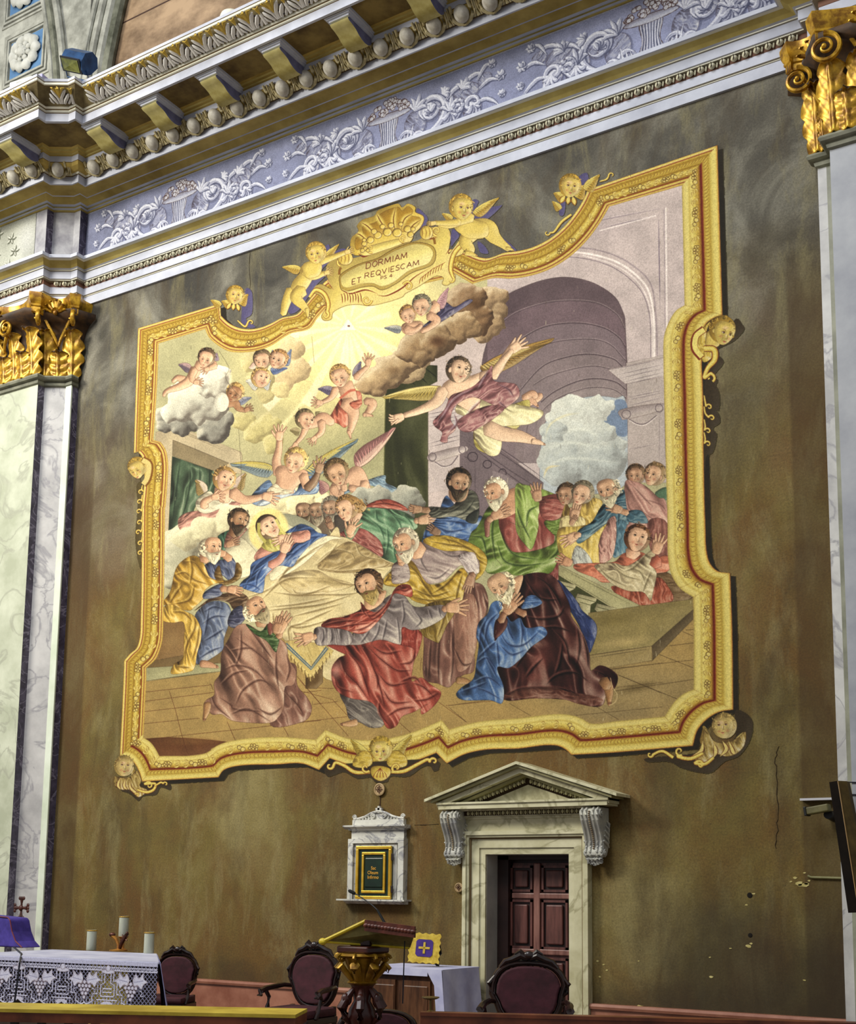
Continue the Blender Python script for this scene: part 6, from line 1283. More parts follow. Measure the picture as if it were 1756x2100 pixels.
# ribs of the arch and the pendentive with its rosette
rb = MB()
offs = [(-15.47, -.34, .10, 1), (-15.60, -.42, .08, 0), (-15.72, -.5, .07, 0), (-15.83, -.56, .05, 0), (-15.93, -.62, .07, 0), (-16.04, -.68, .06, 1), (-16.14, -.7, .05, 0)]
for i, (x, y, w_, k) in enumerate(offs):
    rb.k = k; P_ = []
    for j in range(16):
        z = 13.9+j*.30; dx = .006*j+.0042*j*j; P_.append((x+dx if i < 4 else x-.004*j*j-.004*j, y-.05, z))
    rb.tube(P_, w_, 8, 1.0, up=(0, 1, 0))
tag(rb.build('wall_arch_rib', [RIB, RIBD], sm=True), kind='structure')
pd = MB(); pd.box(-22, -15.55, -.62, 0, 13.9, 19.5); pdo = tag(pd.build('wall_pendentive', RIB), kind='structure')
# rosette panel
Q = [WP(22, 92, -.62), WP(87, 62, -.62), WP(90, 132, -.62), WP(25, 163, -.62)]; x0, x1 = (Q[0][0]+Q[3][0])/2, (Q[1][0]+Q[2][0])/2; z0, z1 = (Q[2][2]+Q[3][2])/2, (Q[0][2]+Q[1][2])/2
fr = MB()
for d, t_, k in ((.16, .02, 0), (.1, .04, 0), (.03, .05, 0)):
    fr.k = k
    for a in ((x0-d-.04, x1+d+.04, z1+d, z1+d+.04), (x0-d-.04, x1+d+.04, z0-d-.04, z0-d), (x0-d-.04, x0-d, z0-d, z1+d), (x1+d, x1+d+.04, z0-d, z1+d)): fr.box(a[0], a[1], -.62-t_, -.62, a[2], a[3])
ro = thing('rosette_panel', ((x0+x1)/2, -.62, z0), 'white stone rosette on a blue square panel, whole one below the cut-off one', 'rosette')
RO = Vector(((x0+x1)/2, -.62, z0))
def reb(m, name, mats, root, off, sm=False, label=None):
    m.v = [tuple(Vector(v)-off) for v in m.v]; return m.build(name, mats, root, sm, label)
reb(fr, 'moulding', [RIB], ro, RO); bl = MB(); bl.box(x0, x1, -.64, -.622, z0, z1); reb(bl, 'blue_field', [M('panel_blue', '#456a92', '#5d83a8', 3, rough=.8)], ro, RO)
cx, cz = (x0+x1)/2, (z0+z1)/2; WH = M('rosette_white', '#a8a89e', '#cbcbc2', 5, rough=.7)
for ring_, n_, r1, r2, w_ in ((0, 10, .16, .40, .115), (1, 8, .06, .2, .06)):
    for k in range(n_):
        a = 2*math.pi*(k+.5*ring_)/n_; m = MB(); c_, s_ = math.cos(a), math.sin(a); rm = (r1+r2)/2
        m.tube([(cx+c_*r*.98, -.66-.05*ring_-.05*math.sin((r-r1)/(r2-r1)*3.1), cz+s_*r*.86) for r in np.linspace(r1, r2, 8)], [w_*q for q in (.25, .5, .75, .95, 1, .95, .75, .3)], 8, .45, up=(0, 1, 0)) if ring_ == 0 else m.ball((cx+c_*.16, -.72, cz+s_*.14), .055, .04, .05, 10, 6)
        reb(m, 'petal', [WH], ro, RO, True)
m = MB(); m.ball((cx, -.72, cz), .12, .08, .11, 16, 10)
for k in range(16): a = k*2.4; r = .02+.022*math.sqrt(k)*1.1; m.ball((cx+r*math.cos(a), -.79+r*.25, cz+r*math.sin(a)), .012, .014, .012, 6, 4)
reb(m, 'boss', [WH], ro, RO, True)
r2_ = dup(ro, (ro.location.x-.1, ro.location.y, ro.location.z+1.28), label='white stone rosette on a blue square panel, cut off by the top left corner')
# floodlight and ballast box lying on the cornice
FBL = M('lamp_blue', '#1c3454', '#2c4f7a', 4, rough=.35, metal=.3)
A = AZ(137, 178, 13.93); root = thing('floodlight', (A[0]+.22, A[1]+.0, 14.06), 'blue metal floodlight with glass front on the cornice corner', 'floodlight', rotz=math.radians(-42))
root.rotation_euler = (math.radians(46), math.radians(26), math.radians(4)); root.scale = (.86, .62, .86)
m = MB(); m.prism([(-.02, .02), (-.10, .06), (-.12, .13), (-.08, .26), (.1, .36), (.32, .34), (.42, .22), (.36, .06), (.1, .0)], -.28, .28, 'x'); m.build('housing', [FBL], root)
m = MB(); m.box(-.26, .26, -.125, -.09, .05, .30); m.build('bezel', [M('lamp_black', '#15161a', rough=.4)], root); m = MB(); m.box(-.22, .22, -.14, -.12, .075, .275); m.add([(-.2, -.14, .09), (.2, -.14, .09), (.2, -.14, .26), (-.2, -.14, .26), (0, -.18, .175)], [(0, 1, 4), (1, 2, 4), (2, 3, 4), (3, 0, 4)]); m.build('glass', [M('lamp_glass', '#33380f', '#6d6f2a', 3, rough=.15, spec=.8)], root)
m = MB(); 
for k in range(7): m.box(-.29, -.28, .0+k*.05, .02+k*.05, .06, .30)
m.build('cooling_fins', [FBL], root)
m = MB(); m.tube([(-.3, .0, .1), (-.3, .0, -.08), (.3, .0, -.08), (.3, .0, .1)], .015, 6); m.build('bracket', [FBL], root)
A = AZ(60, 170, 13.95); root = thing('ballast_box', (A[0]-.15, A[1]+.15, 13.93), 'white control box of the floodlight lying on the cornice', 'box', rotz=math.radians(8))
m = MB(); m.bbox(-.34, .1, -.1, .12, .06, .2, .012); m.build('casing', [M('box_white', '#c9c9bd', rough=.5)], root); m = MB(); m.bbox(.1, .3, -.09, .11, .07, .19, .012); m.build('end_cap', [M('box_lilac', '#9d9ab8', rough=.5)], root); m = MB(); m.box(-.2, .0, -.103, -.1, .1, .16); m.build('label_plate', [M('plate_grey', '#9a9a92', rough=.4)], root); m = MB(); m.box(-.2, .25, -.05, .08, 0, .06); m.build('foot_rail', [M('rail_grey', '#6b6b66', rough=.5)], root)
# ---------------------------------------------------------------- painted surfaces turned into coloured plaster skins
def s2l(a): return np.where(a <= .04045, a/12.92, ((a+.055)/1.055)**2.4)
def skin(name, X, Z, col, keep, y, mat, parent=None):
    """flat skin on the plane y from a regular grid; col (h, w, 3) sRGB at the vertices, keep (h-1, w-1)"""
    h, w = col.shape[:2]; idx = -np.ones((h, w), np.int64); k = keep.astype(bool); u = np.zeros((h, w), bool)
    u[:-1, :-1] |= k; u[1:, :-1] |= k; u[:-1, 1:] |= k; u[1:, 1:] |= k; n = int(u.sum())
    if n == 0: return None
    idx[u] = np.arange(n); jj, ii = np.nonzero(k)
    F_ = np.stack([idx[jj, ii], idx[jj+1, ii], idx[jj+1, ii+1], idx[jj, ii+1]], 1); nf = len(F_)
    co = np.zeros((n, 3), np.float32); XX, ZZ = np.meshgrid(X, Z); co[:, 0] = XX[u]; co[:, 1] = y; co[:, 2] = ZZ[u]
    me = bpy.data.meshes.new(name); me.vertices.add(n); me.vertices.foreach_set('co', co.ravel()); me.loops.add(nf*4); me.loops.foreach_set('vertex_index', F_.ravel().astype(np.int32))
    me.polygons.add(nf); me.polygons.foreach_set('loop_start', np.arange(0, nf*4, 4, dtype=np.int32)); me.polygons.foreach_set('loop_total', np.full(nf, 4, np.int32)) if bpy.app.version < (4, 1) else None
    me.update(calc_edges=True); c4 = np.ones((n, 4), np.float32); c4[:, :3] = s2l(np.clip(col[u], 0, 1))
    a = me.color_attributes.new('pigment', 'FLOAT_COLOR', 'POINT'); a.data.foreach_set('color', c4.ravel()); me.materials.append(mat)
    o = bpy.data.objects.new(name, me); C.objects.link(o)
    if parent: o.parent = parent
    return o
FM = VM('fresco_pigment')
def build_fresco():
    paint_all()
    X = np.arange(-15.35, -4.45, .0065); Z = np.arange(11.53, 2.35, -.0065); XX, ZZ = np.meshgrid(X, Z)
    d = np.stack([XX, np.full_like(XX, D0-.004), ZZ-EYE], -1)@RW; px = d[..., 0]/d[..., 2]*FL+PP[0]; py = d[..., 1]/d[..., 2]*FL+PP[1]
    u = (px-PX0)*SC; v = (py-PY0)*SC; ok = (u > 1) & (u < CW-2) & (v > 1) & (v < CH-2); u = np.clip(u, 0, CW-2); v = np.clip(v, 0, CH-2)
    iu = u.astype(int); iv = v.astype(int); fu = (u-iu)[..., None]; fv = (v-iv)[..., None]; Cc = P.C
    col = (Cc[iv, iu]*(1-fu)+Cc[iv, iu+1]*fu)*(1-fv)+(Cc[iv+1, iu]*(1-fu)+Cc[iv+1, iu+1]*fu)*fv
    ids = np.where(ok, P.I[np.round(v).astype(int), np.round(u).astype(int)], 0)
    root = thing('fresco', (-9.9, 0, 6.8), 'large painted wall fresco of a deathbed scene inside a painted yellow frame', 'fresco')
    off = (-9.9, 0, 6.8); nm = {1: ('painted_scene', None), 2: ('painted_frame', 'painted yellow fruit and leaf moulding'), 3: ('cartouche', 'painted yellow cartouche with Latin lettering'), 4: ('putto', 'painted putto left of the cartouche'), 5: ('putto', 'painted putto right of the cartouche'), 6: ('painted_shadow', 'painted dark shadow'),
        7: ('cherub_head', 'painted winged head at upper left'), 8: ('cherub_head', 'painted winged head at upper right'), 9: ('cherub_head', 'painted head on the right side'), 10: ('cherub_head', 'painted head on the left side'), 11: ('cherub_head', 'painted winged head at the lower left corner'), 12: ('cherub_head', 'painted winged head at the lower right corner'), 13: ('cherub_head', 'painted winged head at the bottom centre')}
    for i, (n, lb) in nm.items():
        o = skin(n, X-off[0], Z-off[2], col, ids[:-1, :-1] == i, -.005, FM, root)
        if o and lb: o['label'] = lb
        if o and i == 6: o['kind'] = 'stuff'
build_fresco()
# ---------------------------------------------------------------- grisaille scrollwork of the frieze
def scrolls(cx, half):
    """one basket with its scrolls; canvas units are centimetres"""
    L_, M_, D_, S_ = '#c9cad2', '#9ea0b0', '#4f5268', '#464960'; WK = 1.75
    def st(p, w=2.2, tp=1):
        a = pts(p); w = w*WK
        for sg_ in ((1, -1) if half == 0 else (half,)):
            b = a.copy(); b[:, 0] = cx+sg_*b[:, 0]; sh_ = b.copy(); sh_[:, 0] += 1.0; sh_[:, 1] += 1.2
            L(S_, w*1.5, sh_, tp=tp, al=.75); L(D_, w*1.25, b, tp=tp, al=.8); L(M_, w, b, tp=tp); c = b.copy(); c[:, 0] -= .35*w; c[:, 1] -= .3*w; L(L_, w*.5, c, tp=tp, al=.95)
    def curl(x, y, r, a0, t, w, sd=1): 
        n = 20; st([(x+(r*(1-i/24.))*math.cos(math.radians(a0)+sd*i/19.*t*6.28), y+(r*(1-i/24.))*math.sin(math.radians(a0)+sd*i/19.*t*6.28)) for i in range(n)], w)
    def leafy(x, y, a, s):
        for k in range(-2, 3): q = math.radians(a+k*27); st([(x, y), (x+s*.55*math.cos(q), y+s*.55*math.sin(q)), (x+s*(1-.12*abs(k))*math.cos(q+.15*k), y+s*(1-.12*abs(k))*math.sin(q+.15*k))], 3.2)
    for sg_ in ((1, -1) if half == 0 else (half,)):
        for (a_, b_, rx_, ry_) in ((46, 60, 20, 24), (72, 46, 18, 18), (104, 62, 20, 24), (128, 40, 24, 16), (140, 66, 16, 18), (36, 80, 14, 11), (118, 56, 13, 12), (160, 30, 12, 10)):
            F(S_, ell(cx+sg_*a_+1.5, b_+2, rx_, ry_), 0, line=0, al=.45, cloth=0); F('#85889f', ell(cx+sg_*a_, b_, rx_*.92, ry_*.92), .5, line=.3, cloth=.9, ang=sg_*40, fs=.7, al=.8)
    # long S stems (v is downward)
    st('20,74 40,82 62,84 84,74 96,58 92,38 76,28 60,34 56,48 64,58 74,54', 4.4); st('60,86 92,84 112,74 128,58 146,66 150,82 136,90 122,84', 4.2); curl(72, 46, 15, 0, 1.3, 3.4); curl(138, 60, 15, 90, 1.2, 3.4, -1)
    st('96,44 110,30 126,26 140,34', 3.6); st('120,40 134,22 150,18 160,30', 3.4); st('140,70 158,60 172,66 184,78', 3.0); st('150,44 168,34 184,40', 3.0); st('132,84 150,92 168,88 176,96', 3.0); st('148,30 160,12 170,10', 2.8)
    leafy(104, 60, -80, 24); leafy(104, 62, 90, 18); leafy(124, 34, -60, 18); leafy(74, 50, -120, 15); leafy(46, 40, -70, 26); leafy(140, 62, 60, 17); leafy(92, 30, -30, 14)
    curl(34, 78, 13, 180, 1.2, 4.2); curl(52, 82, 10, 0, 1.0, 3.6, -1)
    for (x, y, s) in [(172, 12, 7), (186, 34, 8), (188, 62, 6)]:
        for k in range(6): q = k*1.047; st([(x, y), (x+s*math.cos(q), y+s*math.sin(q))], 3.4)
    for k in range(7): q = k*.9; st([(118+6*math.cos(q), 56+6*math.sin(q)), (118+10*math.cos(q), 56+10*math.sin(q))], 4.5)
    if half in (0, 1):
        F('#8e90a2', [(cx-19, 90), (cx+19, 90), (cx+12, 64), (cx+15, 36), (cx-15, 36), (cx-12, 64)], .6, sm=True, line=.8)
        for k in range(-3, 4): L('#464a60', 1.5, [(cx+k*5.2, 88), (cx+k*3.4, 62), (cx+k*4.4, 38)], al=.9); L('#cfcfd8', 1.4, [(cx+k*5.2-1.8, 88), (cx+k*3.4-1.5, 62), (cx+k*4.4-1.5, 38)], al=.7)
        F('#9a9cac', ell(cx, 33, 38, 6), .5, line=.9)
        rs = np.random.RandomState(5)
        for k in range(60): x = cx+rs.uniform(-34, 34); y = 27-(1-((x-cx)/37)**2)*rs.uniform(0, 21); F('#acacb6', ell(x, y, 3.6, 3.4), .9, line=.9)
        for sg_ in (-1, 1):
            for k in range(5): L('#464a60', 6, [(cx+sg_*3, 84), (cx+sg_*(10+k*6), 92-k*2), (cx+sg_*(15+k*7), 80-k*5)], tp=1); L('#c3c4cd', 4.2, [(cx+sg_*3, 83), (cx+sg_*(10+k*6), 91-k*2), (cx+sg_*(15+k*7), 79-k*5)], tp=1)
def build_frieze():
    x0, x1 = -15.9, -3.55; zt, zb = 13.15, 12.22; k = 200.
    W_, H_ = int((x1-x0)*k), int((zt-zb)*k); pp = Pic(W_, H_, 0, 0, k/100., hexc('#7c8099')); use(pp); V(0, 0, 1)
    n = noise(H_, W_, 120, 2)-.5; n2 = noise(H_, W_, 18, 3)-.5; pp.C *= (1+n*.22+n2*.1)[..., None]
    L('#b4b3b6', .8, [(0, 1.0), ((x1-x0)*100, 1.0)], al=.8, sm=False); L('#5a5570', .6, [(0, 92.2), ((x1-x0)*100, 92.2)], al=.8, sm=False)
    cs = [WP(368, 400, -.13)[0], WP(797, 243, -.13)[0], WP(1335, 30, -.13)[0]]; 
    for i, c in enumerate(cs): scrolls((c-x0)*100, 0)
    X = np.arange(x0, x1-.01, .0065); Z = np.arange(zt, zb+.01, -.0065); XX, ZZ = np.meshgrid(X, Z); iu = np.clip(((XX-x0)*k).astype(int), 0, W_-1); iv = np.clip(((zt-ZZ)*k).astype(int), 0, H_-1)
    col = pp.C[iv, iu]; skin('painted_scrollwork', X, Z, col, np.ones((len(Z)-1, len(X)-1)), -.128, FM, friz)['label'] = 'painted grey scrollwork with fruit baskets on blue'
    # the short bay over the pier, grey green
    x0, x1 = -18.9, -16.62; W_ = int((x1-x0)*k); pp = Pic(W_, H_, 0, 0, k/100., hexc('#9a9c90')); use(pp); V(0, 0, 1); n = noise(H_, W_, 60, 9)-.5; pp.C *= (1+n*.35)[..., None]
    B('#c4c5c0', 205, 40, 50, 60, .8); B('#7d8070', 60, 30, 80, 60, .5)
    def st(p, w):
        b = pts(p); L('#3d4033', w*1.6, b+(1, 1.4), tp=1, al=.8); L('#7f8172', w*1.2, b, tp=1); L('#c9cabf', w*.6, b-(.6, .6), tp=1)
    cx, cy = 95, 52
    for a in range(0, 360, 90):
        for sd in (-1, 1):
            q0 = math.radians(a+45); x, y = cx+16*math.cos(q0), cy+14*math.sin(q0); st([(x+(11-i*.5)*math.cos(q0+sd*i*.35+3.14), y+(10-i*.45)*math.sin(q0+sd*i*.35+3.14)) for i in range(16)], 3.4)
        for j in range(-3, 4): q = math.radians(a+j*13); st([(cx+14*math.cos(q), cy+13*math.sin(q)), (cx+(44-2*abs(j))*math.cos(q), cy+(38-2*abs(j))*math.sin(q))], 4.5)
    for x, y in ((165, 30), (175, 55), (160, 78), (20, 40), (15, 70), (130, 12), (60, 10)):
        for j in range(5): q = j*1.25; st([(x, y), (x+13*math.cos(q), y+11*math.sin(q))], 4)
    X = np.arange(x0, x1-.01, .008); Z = np.arange(zt, zb+.01, -.008); XX, ZZ = np.meshgrid(X, Z); iu = np.clip(((XX-x0)*k).astype(int), 0, W_-1); iv = np.clip(((zt-ZZ)*k).astype(int), 0, H_-1)
    skin('painted_rosette_scroll', X, Z, pp.C[iv, iu], np.ones((len(Z)-1, len(X)-1)), -.608, FM, friz)['label'] = 'painted grey green scroll rosette'
build_frieze()
# ---------------------------------------------------------------- marble doorway
dr = thing('doorway', (-7.45, 0, 0), 'marble doorway surround with pediment and scroll brackets on the wall', 'doorway'); DO = Vector((-7.45, 0, 0))
def U(m, x0, x1, zt, w_, y0, y1=0.):
    m.box(x0-w_, x0, y0, y1, 0, zt+w_); m.box(x1, x1+w_, y0, y1, 0, zt+w_); m.box(x0, x1, y0, y1, zt, zt+w_)
m = MB(); m.k = 0; U(m, DX0, DX1, DZ, .08, -.035); U(m, DX0-.08, DX1+.08, DZ+.08, .11, -.055); m.k = 1; U(m, DX0-.19, DX1+.19, DZ+.19, .02, -.07); m.k = 0; U(m, DX0-.21, DX1+.21, DZ+.21, .03, -.095); U(m, DX0-.24, DX1+.24, DZ+.24, .05, -.12)
reb(m, 'frame', [DOORM, LNB], dr, DO)
m = MB(); m.box(DX0, DX0+.004, 0, .3, 0, DZ); m.box(DX1-.004, DX1, 0, .3, 0, DZ); m.box(DX0, DX1, 0, .3, DZ-.004, DZ); reb(m, 'jamb', [DOORS], dr, DO)
m = MB(); m.box(-8.36, -6.56, -.07, 0, 2.48, 2.70); reb(m, 'frieze', [DOORM], dr, DO)
m = MB(); m.box(-8.36, -6.52, -.09, 0, 2.67, 2.70); m.box(-8.38, -6.5, -.12, 0, 2.70, 2.715); m.box(-8.38, -6.5, -.2, 0, 2.77, 2.79)
m.box(-8.58, -6.24, -.31, 0, 2.79, 2.85); m.box(-8.60, -6.22, -.33, 0, 2.85, 2.875); reb(m, 'cornice', [DOORM], dr, DO)
def eggrow(m, A, B_, n, s_):
    for i in range(n):
        f = (i+.5)/n; p = Vector(A).lerp(Vector(B_), f); m.k = 0; m.ball(p, s_*.62, s_*.5, s_*.85, 8, 6); m.k = 1
        d = (Vector(B_)-Vector(A))/n*.5; q = p+d; m.tube([q+Vector((0, 0, s_*.9)), q+Vector((0, -.006, 0)), q+Vector((0, 0, -s_*.9))], s_*.16, 4)
m = MB(); m.k = 2; m.box(-8.3, -6.6, -.13, -.1, 2.712, 2.772); eggrow(m, (-8.27, -.14, 2.742), (-6.62, -.14, 2.742), 26, .03)
EGD = M('door_egg', '#9a9468', '#c0ba92', 6, rough=.5); reb(m, 'egg_row', [EGD, EGD, DEEP], dr, DO, True)
# pediment
EL, ER, AP = (-8.74, 2.90), (-6.08, 2.90), (-7.41, 3.33)
def rake(m, E, t0, t1, y0):
    (x, z), (ax, az) = E, AP; sx = 1 if x < ax else -1; L_ = math.hypot(ax-x, az-z); dx, dz = (ax-x)/L_, (az-z)/L_
    m.prism([(x, z-t0), (ax, az-t0), (ax, az-t1), (x+(t1-t0)*0, z-t1)], y0, 0, 'y')
for nm_, E in (('raking_cornice', (EL[0]+.0, EL[1])), ('raking_cornice', ER)):
    m = MB(); m.k = 0; rake(m, E, -.02, .015, -.40); m.k = 1
    E2 = (E[0]+(.08 if E is not ER else -.08), E[1]+.02); rake(m, E2, .02, .05, -.36); m.k = 0
    E3 = (E[0]+(.14 if E[0] < -7.4 else -.14), E[1]+.03); rake(m, E3, .05, .115, -.30); m.k = 1; E4 = (E[0]+(.3 if E[0] < -7.4 else -.3), E[1]+.06); rake(m, E4, .115, .15, -.2); reb(m, nm_, [DOORM, M('marble_cove', '#7f7a50', '#a39d70', 3, rough=.5)], dr, DO)
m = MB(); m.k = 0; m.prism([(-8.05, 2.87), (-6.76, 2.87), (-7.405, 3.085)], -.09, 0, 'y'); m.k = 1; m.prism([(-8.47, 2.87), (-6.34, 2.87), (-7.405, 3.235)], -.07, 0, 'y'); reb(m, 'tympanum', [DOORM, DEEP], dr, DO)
m = MB(); eggrow(m, (-8.16, -.125, 2.895), (-7.43, -.125, 3.13), 12, .032); eggrow(m, (-7.38, -.125, 3.13), (-6.65, -.125, 2.895), 12, .032); reb(m, 'egg_row', [EGD, EGD], dr, DO, True)
CONS = M('marble_bracket', '#8e8e8c', '#bdbbaa', 5, rough=.45)
for cx_ in (-8.43, -6.47):
    cr = MB(); prof = []
    S = [(-.05, 2.77), (-.26, 2.77), (-.30, 2.73), (-.315, 2.68), (-.30, 2.62), (-.27, 2.56), (-.235, 2.50), (-.205, 2.44), (-.185, 2.38), (-.175, 2.32), (-.185, 2.28), (-.205, 2.25), (-.20, 2.21), (-.165, 2.185), (-.12, 2.185), (-.08, 2.21), (-.05, 2.26), (-.02, 2.35), (-.02, 2.77)]
    cr.prism(S, cx_-.12, cx_+.12, 'x'); 
    for d in (-.10, -.045, .045, .10): cr.tube([(cx_+d, y-.004, z) for y, z in S[1:14]], .017, 6)
    cb = reb(cr, 'bracket', [CONS], dr, DO, True)
    v = MB()
    for sx in (-1, 1):
        for (yy, zz, r) in ((-.245, 2.70, .06), (-.15, 2.235, .042)):
            v.tube([(cx_+sx*(.122+.012*i/20.), yy+r*(1-i/22.)*math.cos(i*.55), zz+r*(1-i/22.)*math.sin(i*.55)) for i in range(20)], .013, 6, up=(1, 0, 0)); v.ball((cx_+sx*.125, yy, zz), .02, r*.3, r*.3, 8, 6)
        for k in range(5): v.tube([(cx_+sx*.125, -.10-.02*k, 2.62-.06*k), (cx_+sx*.135, -.05-.012*k, 2.58-.06*k), (cx_+sx*.125, -.03, 2.50-.05*k)], [.012, .02, .008], 6)
    reb(v, 'volute', [CONS], cb, DO, True)
    v = MB()
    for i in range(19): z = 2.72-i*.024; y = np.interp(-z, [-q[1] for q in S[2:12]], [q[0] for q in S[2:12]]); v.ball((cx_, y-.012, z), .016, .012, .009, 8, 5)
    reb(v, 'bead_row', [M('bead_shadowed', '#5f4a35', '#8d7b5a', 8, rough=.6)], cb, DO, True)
    v = MB()
    for k in range(-2, 3): v.tube([(cx_+k*.02, -.13, 2.19), (cx_+k*.045, -.18, 2.15), (cx_+k*.04, -.16, 2.10+abs(k)*.015), (cx_+k*.03, -.12, 2.09+abs(k)*.015)], [.02, .03, .028, .012], 7)
    reb(v, 'leaf_drop', [CONS], cb, DO, True)
# door leaf
WD1 = M('door_wood', '#40231e', '#6b4038', 3, rough=.45, stretch=(4, 4, .6)); WD2 = M('door_wood_dark', '#1d100d', '#2f1b16', 3, rough=.5)
dl = MB(); dl.k = 1; dl.box(DX0, DX1, .40, .5, 0, DZ); dl.box(DX0, DX0+.16, .27, .42, 0, DZ); dl.box(DX0, DX1, .27, .42, DZ-.06, DZ); dl.k = 0; dl.box(-7.86, DX1, .36, .41, 0, 2.13)
dd = tag(dl.build('door_1', [WD1, WD2]), kind='structure')
def panel(x0, x1, z0, z1, y=.36):
    m = MB(); m.k = 1; m.box(x0, x1, y-.004, y, z0, z1); m.k = 0
    for a, b, c, d in ((x0, x1, z0, z0+.03), (x0, x1, z1-.03, z1), (x0, x0+.03, z0, z1), (x1-.03, x1, z0, z1)): m.box(a, b, y-.03, y, c, d)
    m.bbox(x0+.065, x1-.065, y-.04, y, z0+.06, z1-.06, .015); m.build('door_panel', [WD1, WD2], dd)
Xc = [WP(a, 1900, .36)[0] for a in (1049, 1094, 1113, 1162)]
for (za, zb) in ((1775, 1829), (1845, 1945)):
    z1, z0 = WP(1080, za, .36)[2], WP(1080, zb, .36)[2]; panel(Xc[0], Xc[1], z0, z1); panel(Xc[2], Xc[3]+.03, z0, z1)
panel(Xc[0], Xc[1], .25, WP(1080, 1962, .36)[2]); panel(Xc[2], Xc[3]+.03, .25, WP(1080, 1962, .36)[2])
m = MB(); 
for za in (1837, 1951): z = WP(1080, za, .33)[2]; m.bbox(-7.86, DX1, .325, .36, z-.035, z+.035, .012)
m.bbox(Xc[1]+.02, Xc[2]-.02, .32, .36, .0, 2.13, .012); m.build('door_rail', [M('door_wood_worn', '#5e3a33', '#8d6356', 3, rough=.4, stretch=(4, 4, .6))], dd)
# ---------------------------------------------------------------- aumbry
au = thing('aumbry', (-9.7, 0, 1.58), 'white marble wall aumbry with green door and gilt lettering, left of the doorway', 'wall cabinet'); AO = Vector((-9.7, 0, 1.58)); MW = M('marble_aumbry', '#aeaca2', '#d2d0c4', 2, rough=.4, vein='#77767c', vs=2.2)
m = MB(); m.box(-10.13, -9.25, -.06, 0, 1.64, 2.42); m.box(-10.14, -10.06, -.1, 0, 1.64, 2.385); m.box(-9.33, -9.24, -.1, 0, 1.64, 2.385); m.box(-10.14, -9.24, -.102, 0, 2.385, 2.445); m.box(-10.03, -9.36, -.075, 0, 1.64, 2.37)
reb(m, 'surround', [MW], au, AO); m = MB(); m.box(-10.11, -9.26, -.065, 0, 2.445, 2.56); reb(m, 'frieze', [MW], au, AO)
m = MB(); m.box(-10.14, -9.23, -.1, 0, 2.56, 2.575); m.prism([(0, 2.575), (-.1, 2.575), (-.14, 2.6), (-.15, 2.605), (-.15, 2.625), (0, 2.625)], -10.2, -9.2, 'x'); reb(m, 'cornice', [MW], au, AO)
m = MB(); m.box(-10.1, -9.27, -.066, 0, 2.625, 2.70)
cv = [(-10.09, 2.70), (-10.0, 2.705), (-9.9, 2.73), (-9.8, 2.775), (-9.74, 2.79), (-9.68, 2.8), (-9.62, 2.79), (-9.56, 2.775), (-9.46, 2.73), (-9.36, 2.705), (-9.28, 2.70)]
m.prism(cv, -.04, 0, 'y'); 
for sx in (-1, 1):
    c_ = -9.68; m.tube([(c_+sx*(x+9.68)*-1, -.05, z+.012) for x, z in cv[:6]], .018, 6)
    for (x, z, r) in ((.39, 2.735, .035), (.09, 2.745, .04)): m.tube([(c_+sx*(x+r*(1-i/20.)*math.cos(i*.6)), -.055, z+r*(1-i/20.)*math.sin(i*.6)) for i in range(18)], .01, 6, up=(0, 1, 0))
    for k in range(4): m.tube([(c_+sx*(.15+.05*k), -.05, 2.705), (c_+sx*(.17+.05*k), -.055, 2.75-.012*k)], [.014, .005], 6)
reb(m, 'crest', [MW], au, AO, True)
m = MB(); m.box(-9.697, -9.663, -.06, -.02, 2.79, 2.88); m.box(-9.73, -9.63, -.06, -.02, 2.825, 2.855)
reb(m, 'cross', [MW], au, AO); m = MB(); m.box(-10.26, -9.17, -.18, 0, 1.625, 1.645); m.prism([(0, 1.585), (-.1, 1.585), (-.12, 1.6), (-.16, 1.61), (-.17, 1.625), (0, 1.625)], -10.15, -9.22, 'x'); reb(m, 'shelf', [MW], au, AO)
GRN = M('aumbry_green', '#0d1f14', '#152d1e', 5, rough=.35); GFR = M('gilt_frame', '#b58a1c', '#d8b040', 5, rough=.35, metal=.5)
m = MB(); m.box(-9.98, -9.42, -.11, -.07, 1.652, 2.34); m.bbox(-9.84, -9.55, -.125, -.1, 1.80, 2.19, .012); do = reb(m, 'door', [GRN], au, AO)
def ring4(m, x0, x1, z0, z1, w_, y0, y1):
    for a, b, c, d in ((x0, x1, z0, z0+w_), (x0, x1, z1-w_, z1), (x0, x0+w_, z0+w_, z1-w_), (x1-w_, x1, z0+w_, z1-w_)): m.bbox(a, b, y0, y1, c, d, .006)
m = MB(); ring4(m, -9.985, -9.415, 1.648, 2.345, .042, -.135, -.1); ring4(m, -9.89, -9.51, 1.725, 2.265, .035, -.13, -.1); reb(m, 'gilt_moulding', [GFR], do, AO)
def text(s, loc, size, mat, par, off, rx=math.pi/2, rz=0., ext=.002, name='lettering', shear=0.):
    cu = bpy.data.curves.new(name, 'FONT'); cu.body = s; cu.size = size; cu.extrude = ext; cu.shear = shear; cu.offset = size*.006; cu.align_x = 'LEFT'; t = bpy.data.objects.new(name, cu); C.objects.link(t); bpy.context.view_layer.update()
    me = bpy.data.meshes.new_from_object(t.evaluated_get(bpy.context.evaluated_depsgraph_get())); bpy.data.objects.remove(t); me.materials.clear(); me.materials.append(mat); o = bpy.data.objects.new(name, me); C.objects.link(o); o.parent = par; o.location = Vector(loc)-off; o.rotation_euler = (rx, 0, rz); return o
GLT = M('gilt_letter', '#c08a2c', '#d9a843', 9, rough=.5)
